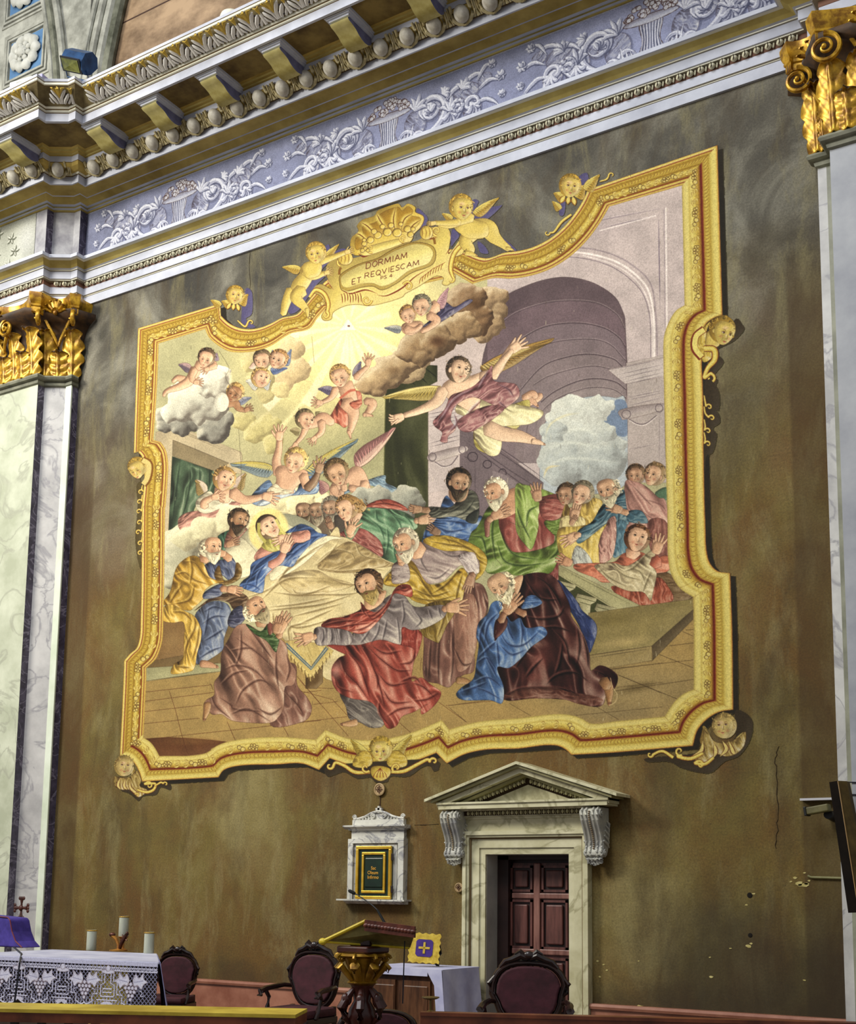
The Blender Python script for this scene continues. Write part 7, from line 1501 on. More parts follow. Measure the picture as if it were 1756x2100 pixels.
for s_, x, z in (('Sac', -9.735, 2.035), ('Oleum', -9.79, 1.975), ('Infirmo', -9.79, 1.915)): text(s_, (x, -.128, z), .062, GLT, do, AO)
m = MB()
for z in (1.78, 2.2): m = MB(); m.bbox(-9.412, -9.39, -.13, -.105, z-.045, z+.045, .005); reb(m, 'hinge', [M('iron_dark', '#24161a', rough=.5)], do, AO)
# round cross medallions
def medallion(px, py, r, lbl, tail=False):
    A = WP(px, py, -.02); o_ = Vector(A); root = thing('cross_medallion', A, lbl, 'medallion'); m = MB(); m.lathe((0, 0, 0), [(r, 0), (r, .015), (r*.8, .02), (r*.78, .012), (.001, .012)], 20, 'y'); m.build('disc', [M('medallion_stone', '#8f7650', '#b59a70', 12, rough=.7)], root, True)
    m = MB(); m.box(-.008, .008, -.022, -.01, -r*.6, r*.6); m.box(-r*.6, r*.6, -.022, -.01, -.008, .008); 
    for k in range(4): q = .785+k*1.571; m.ball((r*.42*math.cos(q), -.014, r*.42*math.sin(q)), r*.13, .006, r*.13, 8, 5)
    m.build('cross', [M('medallion_relief', '#5a3d26', rough=.7)], root)
    if tail: m = MB(); m.tube([(0, .012, -r), (.002, .014, -r-.2)], .006, 5); m.build('stem', [M('iron_rust', '#4b3220', rough=.8)], root)
medallion(779, 1619, .085, 'round stone cross medallion on the wall, directly above the aumbry', True); medallion(942, 1820, .06, 'small round cross medallion on the wall, at the left edge of the doorway')
m = MB(); A = WP(46, 1862, -.52); root = thing('wall_cross', A, 'dark red wrought cross ornament fixed to the marble pier', 'cross')
for k in range(4):
    q = k*math.pi/2; c_, s_ = math.cos(q), math.sin(q); m.tube([(c_*r, -.02, s_*r) for r in (0, .07, .13)], [.025, .02, .035], 8, .6, up=(0, 1, 0))
    for d in (-.045, 0, .045): m.ball((c_*.15-s_*d, -.02, s_*.15+c_*d), .03, .015, .03, 8, 6)
m.ball((0, -.03, 0), .045, .03, .045, 10, 6); m.build('cross_arms', [M('wrought_red', '#32150f', '#4d241a', 8, rough=.5)], root, True)
# cracks of the plaster
ck = MB()
def crack(q, w_=.006):
    P_ = [WP(*p, -.002) for p in pts(q)]; 
    for a, b in zip(P_, P_[1:]):
        n_ = 4; prev = a
        for i in range(1, n_+1):
            c_ = a+(b-a)*i/n_+np.array([random.uniform(-.014, .014), 0, random.uniform(-.01, .01)])*(0 if i == n_ else 1); ck.tube([prev, c_], w_*random.uniform(.5, 1), 4, caps=False); prev = c_
random.seed(4)
crack('1598,1530 1590,1555 1592,1590 1594,1640 1596,1680 1593,1710 1592,1740'); crack('505,450 512,480 513,520 512,600'); crack('780,1630 779,1660'); crack('850,1692 900,1690'); 
wm = ck.build('wall_crack', [M('crack', '#35270f', rough=.9)]); tag(wm, kind='structure')
ch = MB()
for x, y, s_ in [(1632,1800,.03),(1640,1812,.05),(1648,1815,.06),(1655,1812,.03),(1622,1808,.02),(1650,1790,.02),(1660,1806,.02),(1536,1940,.045),(1541,1935,.02),(1546,1833,.025),(1498,1945,.02),(1456,1963,.015),(1531,1856,.02),(1458,2003,.03),(1230,2003,.02),(1245,1990,.02),(1226,1971,.02),(1238,1978,.02),(1310,1971,.015),(1312,2068,.07),(1650,2010,.02)]:
    A = WP(x, y, -.004); n_ = 7; ch.prism([(A[0]+s_*random.uniform(.5, 1.1)*math.cos(6.28*k/n_), A[2]+s_*.55*random.uniform(.4, 1.1)*math.sin(6.28*k/n_)) for k in range(n_)], -.004, .0, 'y')
tag(ch.build('wall_chipping', [M('bare_plaster', '#a29453', '#c2b67a', 20, rough=.9)]), kind='structure')
hl = MB()
for x, y, s_ in ((1538, 1836, .032), (1539, 1918, .026)): A = WP(x, y, -.003); hl.lathe((A[0], 0, A[2]), [(s_, .003), (s_*.5, .006), (.001, .006)], 9, 'y')
tag(hl.build('wall_hole', [M('hole_dark', '#120d06', rough=1)]), kind='structure')
# ---------------------------------------------------------------- furniture in front of the wall
CLOTH = M('cloth_white', '#9a9cb2', '#b8b9c8', 3, rough=.85, bump=.1); CLO2 = M('cloth_lilac', '#7f80ac', '#9c9dc4', 4, rough=.85, bump=.15)
WOODD = M('wood_black', '#120b09', '#2b1712', 6, rough=.25, spec=.6); WOODM = M('wood_maroon', '#2a110e', '#4a231b', 5, rough=.3); UPH = M('upholstery_maroon', '#34141a', '#4a1f28', 8, rough=.75, bump=.1); GW = M('gold_wood', '#9a7414', '#c8a02c', 5, rough=.35, metal=.4)
def quadbox(m, pl4, z0, z1):
    n = len(pl4); m.add([(x, y, z) for z in (z0, z1) for x, y in pl4], [tuple(range(n))[::-1], tuple(range(n, 2*n))]+[(i, (i+1) % n, n+(i+1) % n, n+i) for i in range(n)]); return m
# ---- altar with lace frontal
FLt, FR_, BR_, BL_ = AZ(-70, 1957, .98)[:2], AZ(326, 1974, .98)[:2], AZ(318, 1952, .98)[:2], AZ(-70, 1941, .98)[:2]
dv = _u(FR_-FLt); nv = np.array([dv[1], -dv[0]]); nv = nv if nv@(np.array([0, -14])-FLt) > 0 else -nv; LT_ = float(np.linalg.norm(FR_-FLt))
BR_ = FR_+(BR_-FR_)*.78; BL_ = FLt-nv*(nv@(FR_-BR_))
al = thing('altar_table', (FR_[0], FR_[1], 0), 'altar table under a white lace edged cloth at the lower left', 'altar table'); AL = Vector((FR_[0], FR_[1], 0)); ins = .06
m = MB(); quadbox(m, [tuple(FLt-nv*ins), tuple(FR_-nv*ins-dv*ins), tuple(BR_-dv*ins), tuple(BL_)], 0, .96); reb(m, 'table_body', [M('altar_body', '#241a14', '#3a2c1e', 4, rough=.6)], al, AL)
a_, b_ = [FLt+dv*((AZ(px, 1972, .98)[:2]-FLt)@dv) for px in (118, 246)]
m = MB(); quadbox(m, [tuple(a_-nv*.05), tuple(b_-nv*.05), tuple(b_-nv*.035), tuple(a_-nv*.035)], .05, .93); reb(m, 'yellow_frontal', [M('frontal_yellow', '#a8942c', '#dcc968', 5, rough=.8)], al, AL)
m = MB(); quadbox(m, [tuple(FLt+nv*.01), tuple(FR_+nv*.01+dv*.01), tuple(BR_+dv*.01), tuple(BL_)], .965, .985)
reb(m, 'cloth_top', [CLOTH], al, AL)
def lace():
    k = 160.; Wd, Hd = LT_, .52; pp = Pic(int(Wd*k), int(Hd*k), 0, 0, k/100., hexc('#a6a6c0')); use(pp); pp.I[:] = 0; V(0, 0, 1); pp.id = 1
    W1 = '#c9c9dc'; wcm = Wd*100
    F('#b7b8d0', [(0, 0), (wcm, 0), (wcm, 5), (0, 5)], 0, sm=False, line=0)
    L(W1, 1.4, [(0, 10.5), (wcm, 10.5)], sm=False, ids=True); L(W1, .8, [(0, 7), (wcm, 7)], sm=False, ids=True)
    for x in np.arange(1, wcm, 2.6): L(W1, .9, [(x, 7.2), (x+1.3, 10), (x+2.4, 7.2)], sm=False, ids=True)
    per = 62.; x = wcm-34
    while x > -40:
        # grapes
        for r_, n_ in enumerate((5, 4, 3, 2, 1)):
            for j in range(n_): F(W1, ell(x+(j-(n_-1)/2.)*4.6, 24+r_*4.0, 2.25, 2.1, n=10), .3, line=.5)
        for sg_ in (-1, 1):
            F(W1, [(x+sg_*a, b) for a, b in ((2, 20), (6, 13), (10, 17), (16, 12), (17, 18), (22, 21), (17, 24), (14, 29), (9, 25), (5, 26))], .3, line=.4)
            L('#55547a', .5, [(x+sg_*4, 22), (x+sg_*16, 20)], al=.8); L(W1, .8, [(x+sg_*10, 30), (x+sg_*15, 32), (x+sg_*13, 36), (x+sg_*18, 35)], ids=True)
        # stepped pedestal between bunches
        cx = x-per/2
        for q in ([(-8, 12), (-8, 22), (-13, 22), (-13, 36), (-20, 36), (-20, 44)], [(8, 12), (8, 22), (13, 22), (13, 36), (20, 36), (20, 44)], [(-4, 14), (-4, 24), (-9, 26), (-9, 38)], [(4, 14), (4, 24), (9, 26), (9, 38)], [(-9, 38), (9, 38)], [(-6, 30), (6, 30), (6, 34), (-6, 34), (-6, 30)], [(-20, 44), (-per/2, 49)], [(20, 44), (per/2, 49)], [(-14, 42), (14, 42)]):
            L(W1, 1.2, [(cx+a, b) for a, b in q], sm=False, ids=True)
        F(W1, ell(cx, 12, 9, 2.4), .2); F(W1, ell(cx, 8.5, 3, 3.2), .2); F(W1, ell(cx, 46, 8, 3.), .2)
        for j in range(16): xx = cx-per/2+per*j/16.; yb = 43+5.5*abs(math.sin(math.pi*j/16.*2)); L(W1, .7, [(xx, yb-6), (xx, yb+2)], sm=False, ids=True)
        x -= per
    h, w = pp.I.shape; yy, xx = np.mgrid[0:h, 0:w]
    edge = 45+6*np.abs(np.sin(np.pi*(xx/k*100-(wcm-34))/ (per/2)))        # scalloped hem
    net = ((xx+yy) % 8 < 1) | ((xx-yy) % 8 < 1); yc = yy/k*100; keep = ((pp.I == 1) | net) & (yc < edge); keep |= (np.abs(yc-edge) < .9)
    pp.C[net & (pp.I == 0)] = hexc('#8d8db0'); pp.C[np.abs(yc-edge) < .9] = hexc(W1)
    return pp, keep
pp, keep = lace(); h, w = keep.shape; X_ = np.arange(w+1)/160.; Z_ = -np.arange(h+1)/160.; col = np.concatenate([pp.C, pp.C[-1:]], 0); col = np.concatenate([col, col[:, -1:]], 1)
lo = skin('lace_frontal', X_, Z_, col, keep, 0, VM('lace_thread', .9), al); lo.location = Vector((FLt[0]+nv[0]*.015, FLt[1]+nv[1]*.015, .98))-AL; lo.rotation_euler = (0, 0, math.atan2(dv[1], dv[0])); md2 = lo.modifiers.new('thread', 'SOLIDIFY'); md2.thickness = .004
# folded drop at the right end
m = MB(); vs, fs = [], []; n_ = 26
for j in range(9):
    f = j/8.; z = .98-.62*f
    for i in range(n_):
        g = i/(n_-1.); q = FR_+(BR_-FR_)*g+dv*(.02+f*(.12+.06*(1-g))+.03*f*math.sin(g*13)); q = q+nv*(.05*f*(1-g)); vs.append((q[0], q[1], z))
for j in range(8):
    for i in range(n_-1): a = j*n_+i; fs.append((a, a+1, a+n_+1, a+n_))
m.add(vs, fs); o = reb(m, 'cloth_end_drop', [CLO2], al, AL, True); mm = o.modifiers.new('t', 'SOLIDIFY'); mm.thickness = .004
def onalt(px, py): return AZ(px, py, .985)
def candle(px, py, lbl):
    M('candle_glass', '#c9cdb8', rough=.08, spec=.6).node_tree.nodes['Principled BSDF'].inputs['Transmission Weight'].default_value = .25
    A = onalt(px, py); r = thing('candle', A, lbl, 'candle', group='glass candles on the altar'); m = MB(); m.lathe((0, 0, 0), [(.058, 0), (.062, .01), (.06, .25), (.055, .25), (.05, .02), (.001, .02)], 24); m.build('glass', [M('candle_glass', '#c9cdb8', rough=.08, spec=.6)], r, True)
    m = MB(); m.lathe((0, 0, .02), [(.05, 0), (.05, .2), (.012, .2), (.01, .215), (.001, .215)], 20); m.build('wax', [M('wax', '#c9cbb6', '#dcdcc8', 4, rough=.5)], r, True)
    m = MB(); m.tube([(0, 0, .225), (.003, 0, .245)], .003, 5); m.build('wick', [M('wick', '#191411', rough=.9)], r); m = MB(); m.lathe((0, 0, .235), [(.064, 0), (.067, .006), (.064, .014), (.058, .014), (.058, 0)], 24); m.build('brass_rim', [GW], r, True); return r
candle(187, 1949, 'white candle in glass, leftmost of the three on the altar'); c2 = candle(237, 1949, 'tall set white candle in glass on a small gold stand, middle of the three'); candle(305, 1955, 'white candle in glass at the right end of the altar')
A = onalt(243, 1950); c2.location = Vector(A)+Vector((-.05, .12, .17)); st = thing('crucifix_stand', A, 'small gold stand carrying a bronze crucifix figure between the altar candles', 'stand')
m = MB(); m.lathe((0, 0, 0), [(.11, 0), (.11, .012), (.05, .02), (.02, .03)], 24); m.lathe((-.05, .12, .0), [(.05, 0), (.05, .01), (.016, .03), (.014, .12), (.05, .155), (.066, .165), (.066, .17)], 20); m.tube([(0, 0, .02), (-.01, 0, .08), (-.05, 0, .14), (-.10, -.01, .18)], [.022, .018, .02, .03], 8); m.build('stand_body', [M('copper_gold', '#8f5626', '#c08a3e', 5, rough=.35, metal=.5)], st, True)
m = MB(); m.tube([(.02, 0, .03), (.05, 0, .1), (.09, .0, .16), (.12, 0, .2)], [.02, .024, .03, .018], 8); m.tube([(.02, 0, .13), (.09, .0, .15), (.16, 0, .21)], [.008, .014, .006], 6); m.tube([(.05, .0, .2), (.09, .0, .15), (.14, 0, .13)], [.006, .012, .008], 6); m.ball((.135, 0, .215), .02, .018, .024, 8, 6); m.ball((-.11, -.01, .195), .05, .035, .028, 10, 6); m.build('bronze_figure', [M('bronze', '#2c1710', '#59301f', 8, rough=.35, metal=.4)], st, True)
# purple covered missal stand
A = onalt(20, 1941); ms = thing('missal_stand', A, 'missal stand under a purple cloth at the left edge, on the altar', 'book stand'); PUR = M('cloth_purple', '#2f2470', '#473a96', 6, rough=.7, bump=.15)
m = MB(); m.prism([(-.55, 0), (.42, 0), (.30, .08), (.22, .2), (.17, .34), (.13, .37), (-.5, .40)], -.16, .16, 'y'); o = m.build('purple_cloth', [PUR], ms); bv = o.modifiers.new('b', 'BEVEL'); bv.width = .02; bv.segments = 3
m = MB(); m.tube([(-.5, -.165, .405), (.13, -.165, .375), (.175, -.165, .34), (.225, -.165, .2), (.305, -.165, .08), (.43, -.165, .006)], .008, 6); m.build('trim_cord', [M('cord_red', '#6b2430', rough=.6)], ms); m = MB(); m.bbox(-.4, .36, -.14, .14, 0, .03, .006); m.build('stand_base', [WOODM], ms)
c_ = MB(); c_.tube([tuple(AZ(28, 1942, 1.0)), tuple(AZ(44, 1956, .99)), tuple(np.append(AZ(49, 1968, .985)[:2]+nv*.06, .95)), tuple(np.append(AZ(47, 1968, .985)[:2]+nv*.07, .7)), tuple(np.append(AZ(44, 1968, .985)[:2]+nv*.08, .45)), tuple(np.append(AZ(44, 1968, .985)[:2]+nv*.1, .05))], .011, 8)
tag(c_.build('cable', [M('cable_black', '#0d0f1c', rough=.5)], sm=True), 'black cable hanging down over the lace front of the altar', 'cable')
# ---- carved armchairs
def armchair():
    r = thing('armchair', (0, 0, 0), 'x', 'armchair'); 
    def sh(s_, z0=.48, n=28): 
        o_ = []
        for k in range(n):
            q = 2*math.pi*k/n; x = math.sin(q); z = -math.cos(q); wx = .27*(1+.1*z) if z < 0 else .30; o_.append((s_*wx*np.sign(x)*abs(x)**.75, z0+.30+s_*.29*np.sign(z)*abs(z)**.8))
        return o_
    m = MB(); m.prism(sh(.92), -.05, .03, 'y'); o = m.build('backrest', [UPH], r); bv = o.modifiers.new('b', 'BEVEL'); bv.width = .018; bv.segments = 3; o.rotation_euler = (0, 0, 0)
    m = MB(); p = sh(1.04); m.tube([(x, 0, z) for x, z in p]+[(p[0][0], 0, p[0][1])], .032, 8, up=(0, 1, 0)); m.tube([(x*1.0, -.035, z) for x, z in p]+[(p[0][0], -.035, p[0][1])], .014, 6, up=(0, 1, 0)); m.build('back_frame', [WOODD], r, True)
    m = MB(); 
    for sx in (-1, 1):
        m.tube([(sx*.01, -.02, 1.12), (sx*.07, -.03, 1.15), (sx*.14, -.02, 1.11), (sx*.2, -.02, 1.09), (sx*.25, -.02, 1.03)], [.03, .04, .03, .028, .014], 8); m.tube([(sx*.03, -.03, 1.15), (sx*.07, -.04, 1.19), (sx*.12, -.03, 1.16)], [.018, .024, .01], 7); m.tube([(sx*.29, -.02, .95), (sx*.34, -.03, .88), (sx*.32, -.03, .8), (sx*.285, -.02, .76)], [.012, .022, .02, .012], 7)
    m.ball((0, -.03, 1.15), .05, .035, .045, 12, 8); m.build('crest_carving', [WOODD], r, True)
    m = MB(); m.bbox(-.31, .31, -.60, -.02, .40, .50, .04); m.build('seat', [UPH], r, True); m = MB(); m.bbox(-.32, .32, -.61, -.01, .33, .405, .015); m.build('seat_frame', [WOODD], r)
    for sx in (-1, 1):
        m = MB(); m.tube([(sx*.28, -.0, .70), (sx*.33, -.12, .715), (sx*.36, -.28, .70), (sx*.36, -.42, .69), (sx*.37, -.50, .665), (sx*.37, -.52, .63), (sx*.365, -.48, .62)], [.022, .026, .03, .032, .036, .03, .014], 8); m.tube([(sx*.35, -.44, .68), (sx*.34, -.38, .60), (sx*.33, -.42, .50), (sx*.31, -.44, .40)], [.024, .022, .026, .03], 8); m.build('arm', [WOODD], r, True)
        m = MB(); m.tube([(sx*.29, -.56, .36), (sx*.31, -.60, .26), (sx*.29, -.58, .12), (sx*.31, -.61, .02), (sx*.31, -.63, 0)], [.036, .034, .022, .03, .03], 8); m.build('leg', [WOODD], r, True); m = MB(); m.tube([(sx*.27, -.03, .5), (sx*.27, .0, .25), (sx*.27, .05, 0)], [.03, .028, .024], 8); m.build('leg', [WOODD], r, True)
    return r
ch0 = armchair()
def setchair(o, px, py, z, rz, lbl, s_=1.):
    A = AZ(px, py, z); o.location = (A[0], A[1], 0); o.rotation_euler = (0, 0, rz); o.scale = (s_,)*3; o['label'] = lbl; return o
setchair(ch0, 1085, 1957, 1.16, math.radians(24), 'carved dark armchair with maroon back standing in front of the door').scale = (1.14, 1, 1)
setchair(dup(ch0), 648, 1931, 1.19, math.radians(4), 'carved dark armchair with maroon back, arm reaching left, behind the lectern')
setchair(dup(ch0), 366, 1945, 1.0, math.radians(22), 'carved dark armchair half hidden behind the right end of the altar', .86)
c4 = setchair(dup(ch0), 745, 2046, .74, math.radians(30), 'dark carved armchair in front of the lectern, only its arms in view', 1.)
A = AZ(775, 2050, .72); c4.location = (A[0], A[1], -.05); c4.scale = (.92, .92, .92)
for ch in list(c4.children):
    if ch.name.split('.')[0] in ('crest_carving',): bpy.data.objects.remove(ch)
c4.scale = (1.15, 1.0, .62)
# ---- cloth on the chair behind (pale heap) left of the lectern
# ---- side table with white cloth and burse
q = [AZ(740, 1981, .85), AZ(940, 1991, .85)]; tx0, tx1 = -9.15, -8.02; ty0 = -1.05
tb = thing('side_table', ((tx0+tx1)/2, ty0, 0), 'wooden side table under a white cloth, left of the doorway', 'table'); TO = Vector(((tx0+tx1)/2, ty0, 0)); WB = M('wood_brown', '#3b2416', '#67432a', 3, rough=.4, stretch=(4, 4, .7)); WO = M('wood_olive', '#4d3f16', '#75622a', 4, rough=.5, stretch=(3, 3, .5))
m = MB(); m.k = 0; m.box(tx0, tx1-.12, ty0+.03, -.25, 0, .83); m.k = 1; m.box(tx1-.12, tx1-.03, ty0+.01, -.25, 0, .83); m.k = 0
for a in (tx0+.05, tx0+.55): m.box(a, a+.4, ty0+.0, ty0+.03, .1, .7)
reb(m, 'cabinet', [WB, WO], tb, TO); 
for a in (tx0+.1, tx0+.58): m = MB(); m.bbox(a, a+.34, ty0-.012, ty0+.02, .16, .64, .01); reb(m, 'panel', [WB], tb, TO)
m = MB(); m.box(tx0-.02, tx1, ty0-.02, -.2, .83, .845); m.box(tx0-.02, tx1-.2, ty0-.035, ty0-.02, .76, .845)
vs, fs = [], []
for j in range(8):
    f = j/7.
    for i in range(24): g = i/23.; vs.append((tx1+.005+.05*f+.018*f*math.sin(g*14), ty0-.03+g*.85, .845-.62*f))
for j in range(7):
    for i in range(23): a = j*24+i; fs.append((a, a+1, a+25, a+24))
m.add(vs, fs); m.prism([(tx1-.22, .845), (tx1+.0, .845), (tx1+.06, .22), (tx1-.06, .22), (tx1-.1, .66)], ty0-.04, ty0-.03, 'y'); reb(m, 'tablecloth', [M('cloth_shaded', '#a5a6c6', '#c4c5dc', 3, rough=.85)], tb, TO, True)
A = AZ(868, 1982, .85); bu = thing('burse', (A[0], A[1]+.0, .89), 'square yellow burse with a cross on a purple field, leaning on the side table', 'burse', rotz=math.radians(-20)); bu.rotation_euler = (math.radians(-12), math.radians(3), math.radians(24))
YF = M('burse_yellow', '#b08f1c', '#d9bd4a', 16, rough=.7, bump=.3)
wv = [(-.19+.38*i/24., .0+.008*math.sin(i*1.2)) for i in range(25)]+[(.19+.008*math.sin(i*1.2), .36*i/24.) for i in range(25)]+[(.19-.38*i/24., .36+.008*math.sin(i*1.2)) for i in range(25)]+[(-.19+.008*math.sin(i*1.2), .36-.36*i/24.) for i in range(25)]
m = MB(); m.prism(wv, -.02, 0, 'y'); m.build('yellow_border', [YF], bu); m = MB(); iv = [(.105*(math.cos(6.283*i/40)*min(1.25, 1/max(abs(math.cos(6.283*i/40)), abs(math.sin(6.283*i/40))))), .18+.105*(math.sin(6.283*i/40)*min(1.25, 1/max(abs(math.cos(6.283*i/40)), abs(math.sin(6.283*i/40)))))) for i in range(40)]; m.prism(iv, -.026, -.018, 'y'); m.build('purple_field', [M('burse_purple', '#341c66', '#4a2b86', 6, rough=.7)], bu)
m = MB(); m.bbox(-.014, .014, -.034, -.024, .11, .25, .004); m.bbox(-.07, .07, -.034, -.024, .166, .194, .004); m.build('cross', [YF], bu); m = MB(); m.tube([(.12, .02, 0), (.2, .05, .14), (.16, .03, .33)], [.02, .03, .012], 6, .5); m.prism([(0, 0), (.16, 0), (.01, .34)], .14, .18, 'x'); m.build('prop', [M('prop_black', '#16120f', rough=.6)], bu)
# ---- lectern
A, B_ = AZ(751, 1891, 1.5), AZ(853, 1905, 1.455); Cc_, D_ = AZ(662, 1931, 1.33), AZ(840, 1944, 1.29); ce = (A+B_+Cc_+D_)/4
# a level-sided desk: take the lower edge and rise to the top edge
u_ = _u((D_-Cc_)[:2]); wl = .80; lower0 = Cc_[:2]; n2_ = np.array([-u_[1], u_[0]]); n2_ = n2_ if n2_[1] > 0 else -n2_
le = thing('lectern', (Cc_[0]+u_[0]*.4, Cc_[1]+u_[1]*.4, 0), 'carved dark wood lectern with gilded capital and slanting reading desk', 'lectern'); LO = Vector((Cc_[0]+u_[0]*.4, Cc_[1]+u_[1]*.4, 0))
a3, b3 = np.array([A[0], A[1], 1.50]), np.array([B_[0], B_[1], 1.455]); c3, d3 = np.array([Cc_[0], Cc_[1], 1.33]), np.array([D_[0], D_[1], 1.29])

def slab(m, P4, t): nz = np.cross(P4[1]-P4[0], P4[3]-P4[0]); nz = nz/np.linalg.norm(nz)*t; m.add([tuple(p) for p in P4]+[tuple(p-nz) for p in P4], [(0, 1, 2, 3), (7, 6, 5, 4), (0, 4, 5, 1), (1, 5, 6, 2), (2, 6, 7, 3), (3, 7, 4, 0)])
m = MB(); slab(m, [a3, b3, d3, c3], -.018); reb(m, 'desk', [M('desk_pale', '#57502c', '#8b8350', 5, rough=.5)], le, LO)
m = MB(); m.tube([a3+(0, 0, .01), c3+(0, 0, .0)], .016, 8); m.tube([c3, d3], .011, 8); m.ball(c3, .04, .03, .03, 8, 6); reb(m, 'lit_edge', [M('lit_edge', '#b59c1a', '#e0ca3c', 5, rough=.4)], le, LO, True)  # yellow rims carry the light caught by the desk edges in their colour
m = MB(); slab(m, [a3+(0, 0, .02), b3+(0, 0, .02), b3-(0, 0, .07), a3-(0, 0, .07)], .03)
for k in range(15): p = a3+(b3-a3)*(k+.5)/15; m.ball(p+np.array([0, -.02, -.025]), .03, .02, .022, 8, 5)
reb(m, 'carved_rail', [M('wood_redbrown', '#3c1a12', '#6b3527', 9, rough=.35)], le, LO, True)
cc = (c3+d3)/2*np.array([1, 1, 0])+n2_.tolist().__add__([0])*np.array(.12) if False else np.array([(c3[0]+d3[0])/2+n2_[0]*.05, (c3[1]+d3[1])/2+n2_[1]*.05, 0]); cc[:2] -= u_*.03
m = MB(); m.bbox(cc[0]-.1, cc[0]+.1, cc[1]-.06, cc[1]+.06, 1.3, 1.45, .01); m.k = 0; m.bbox(cc[0]-.16, cc[0]+.16, cc[1]-.16, cc[1]+.16, 1.24, 1.30, .015); reb(m, 'desk_block', [WOODM], le, LO)
m = MB(); m.lathe(cc, [(.20, 1.24), (.22, 1.22), (.16, 1.2), (.12, 1.1), (.10, 1.02), (.13, 1.0), (.1, .98)], 24)
for k in range(8):
    q = k*math.pi/4+.3; c_, s_ = math.cos(q), math.sin(q); m.tube([(cc[0]+c_*r, cc[1]+s_*r, z) for r, z in ((.1, 1.02), (.15, 1.08), (.21, 1.15), (.235, 1.12), (.22, 1.085))], [.03, .04, .045, .03, .012], 8, .6)
    m.tube([(cc[0]+c_*(.2+.045*math.cos(i*.6)*(1-i/16.)), cc[1]+s_*(.2+.045*math.cos(i*.6)*(1-i/16.)), 1.2+.04*math.sin(i*.6)*(1-i/16.)) for i in range(14)], .014, 6)
reb(m, 'gilded_capital', [M('lectern_gold', '#6e4a12', '#b08a28', 9, rough=.3, metal=.5)], le, LO, True)
m = MB(); m.lathe(cc, [(.1, .98), (.085, .95), (.07, .85), (.11, .78), (.12, .7), (.08, .62), (.07, .5), (.1, .42), (.16, .36), (.18, .3), (.12, .22), (.2, .12), (.26, .08), (.28, 0)], 24)
for k in range(6):
    q = k*1.047; c_, s_ = math.cos(q), math.sin(q); m.tube([(cc[0]+c_*r, cc[1]+s_*r, z) for r, z in ((.08, .95), (.14, .88), (.19, .8), (.16, .72), (.1, .66))], [.02, .034, .04, .03, .012], 7); m.tube([(cc[0]+c_*r, cc[1]+s_*r, z) for r, z in ((.09, .6), (.16, .5), (.2, .42), (.17, .36), (.12, .34))], [.016, .03, .034, .026, .012], 7)
    m.ball((cc[0]+c_*.15, cc[1]+s_*.15, .86), .04, .04, .06, 8, 6)
reb(m, 'carved_shaft', [WOODM], le, LO, True)
mm_ = thing('microphone', (cc[0]+.02, cc[1]+.05, 1.48), 'black gooseneck microphone rising from the lectern', 'microphone'); MO = Vector((cc[0]+.02, cc[1]+.05, 1.48)); yq = cc[1]+.05
def onp(px, py): 
    w_ = RW@_ray(px, py); t = (D0+yq)/w_[1]; return Vector((w_[0]*t, yq, w_[2]*t+EYE))
m = MB(); m.tube([onp(791, 1896), onp(782, 1880), onp(774, 1866)], [.012, .011, .01], 8); m.tube([onp(774, 1866), onp(762, 1855), onp(745, 1843), onp(728, 1832)], .0055, 6); reb(m, 'gooseneck', [M('mic_black', '#0c0e0c', rough=.45)], mm_, MO, True); m = MB(); a = onp(729, 1833); b = onp(715, 1826); m.tube([a, a.lerp(b, .15), a.lerp(b, .85), b], [.008, .014, .015, .008], 10); reb(m, 'capsule', [M('mic_foam', '#0e0f10', rough=.9)], mm_, MO, True)
cbl = MB(); a = onp(831, 1906); b = onp(826, 2058); cbl.tube([a, b], .005, 6); tag(cbl.build('cable', [M('cable_black', '#0d0f1c')]), 'thin black cable hanging straight down from the right side of the lectern', 'cable')
# pale cloth heap behind the armchair
# ---- communion rails
RT = M('rail_top_yellow', '#9c8420', '#cdb640', 2, rough=.5); RB = M('rail_brown', '#4c2415', '#7a4127', 3, rough=.35)
BAL = M('baluster_teal', '#25302e', '#42504c', 6, rough=.4)
def rail(p0, p1, zt, tops, lbl, nb, wdt=.20):
    a, b = p0[:2], p1[:2]; d = _u(b-a); n_ = np.array([-d[1], d[0]]); n_ = n_ if n_[1] > 0 else -n_; r = thing('altar_rail', (a[0], a[1], 0), lbl, 'altar rail'); O_ = Vector((a[0], a[1], 0))
    m = MB(); quadbox(m, [tuple(a), tuple(b), tuple(b+n_*wdt), tuple(a+n_*wdt)], zt-.025, zt); reb(m, 'top', [tops], r, O_); m = MB(); quadbox(m, [tuple(a-n_*-.01), tuple(b-n_*-.01), tuple(b+n_*(wdt-.01)), tuple(a+n_*(wdt-.01))], zt-.095, zt-.025); reb(m, 'rail_body', [RB], r, O_)
    m = MB(); quadbox(m, [tuple(a), tuple(b), tuple(b+n_*wdt), tuple(a+n_*wdt)], 0, .1); reb(m, 'foot', [RB], r, O_); L_ = float(np.linalg.norm(b-a)); first = None
    for k in range(nb):
        f = (k+.5)/nb; c_ = a+(b-a)*f+n_*wdt*.5
        if first is None:
            m = MB(); m.lathe((0, 0, 0), [(.035, .1), (.035, .14), (.022, .17), (.045, .3), (.04, .38), (.02, .55), (.022, .68), (.035, .72), (.035, zt-.095)], 14); first = m.build('baluster', [BAL], r, True); o = first
        else: o = first.copy(); C.objects.link(o)
        o.location = Vector((c_[0], c_[1], 0))-O_
    return r
PL, PR = AZ(-80, 2067, .86), AZ(606, 2081, .86); rail(PL, PR, .86, RT, 'communion rail with bright yellow top across the lower left', 12, .5)
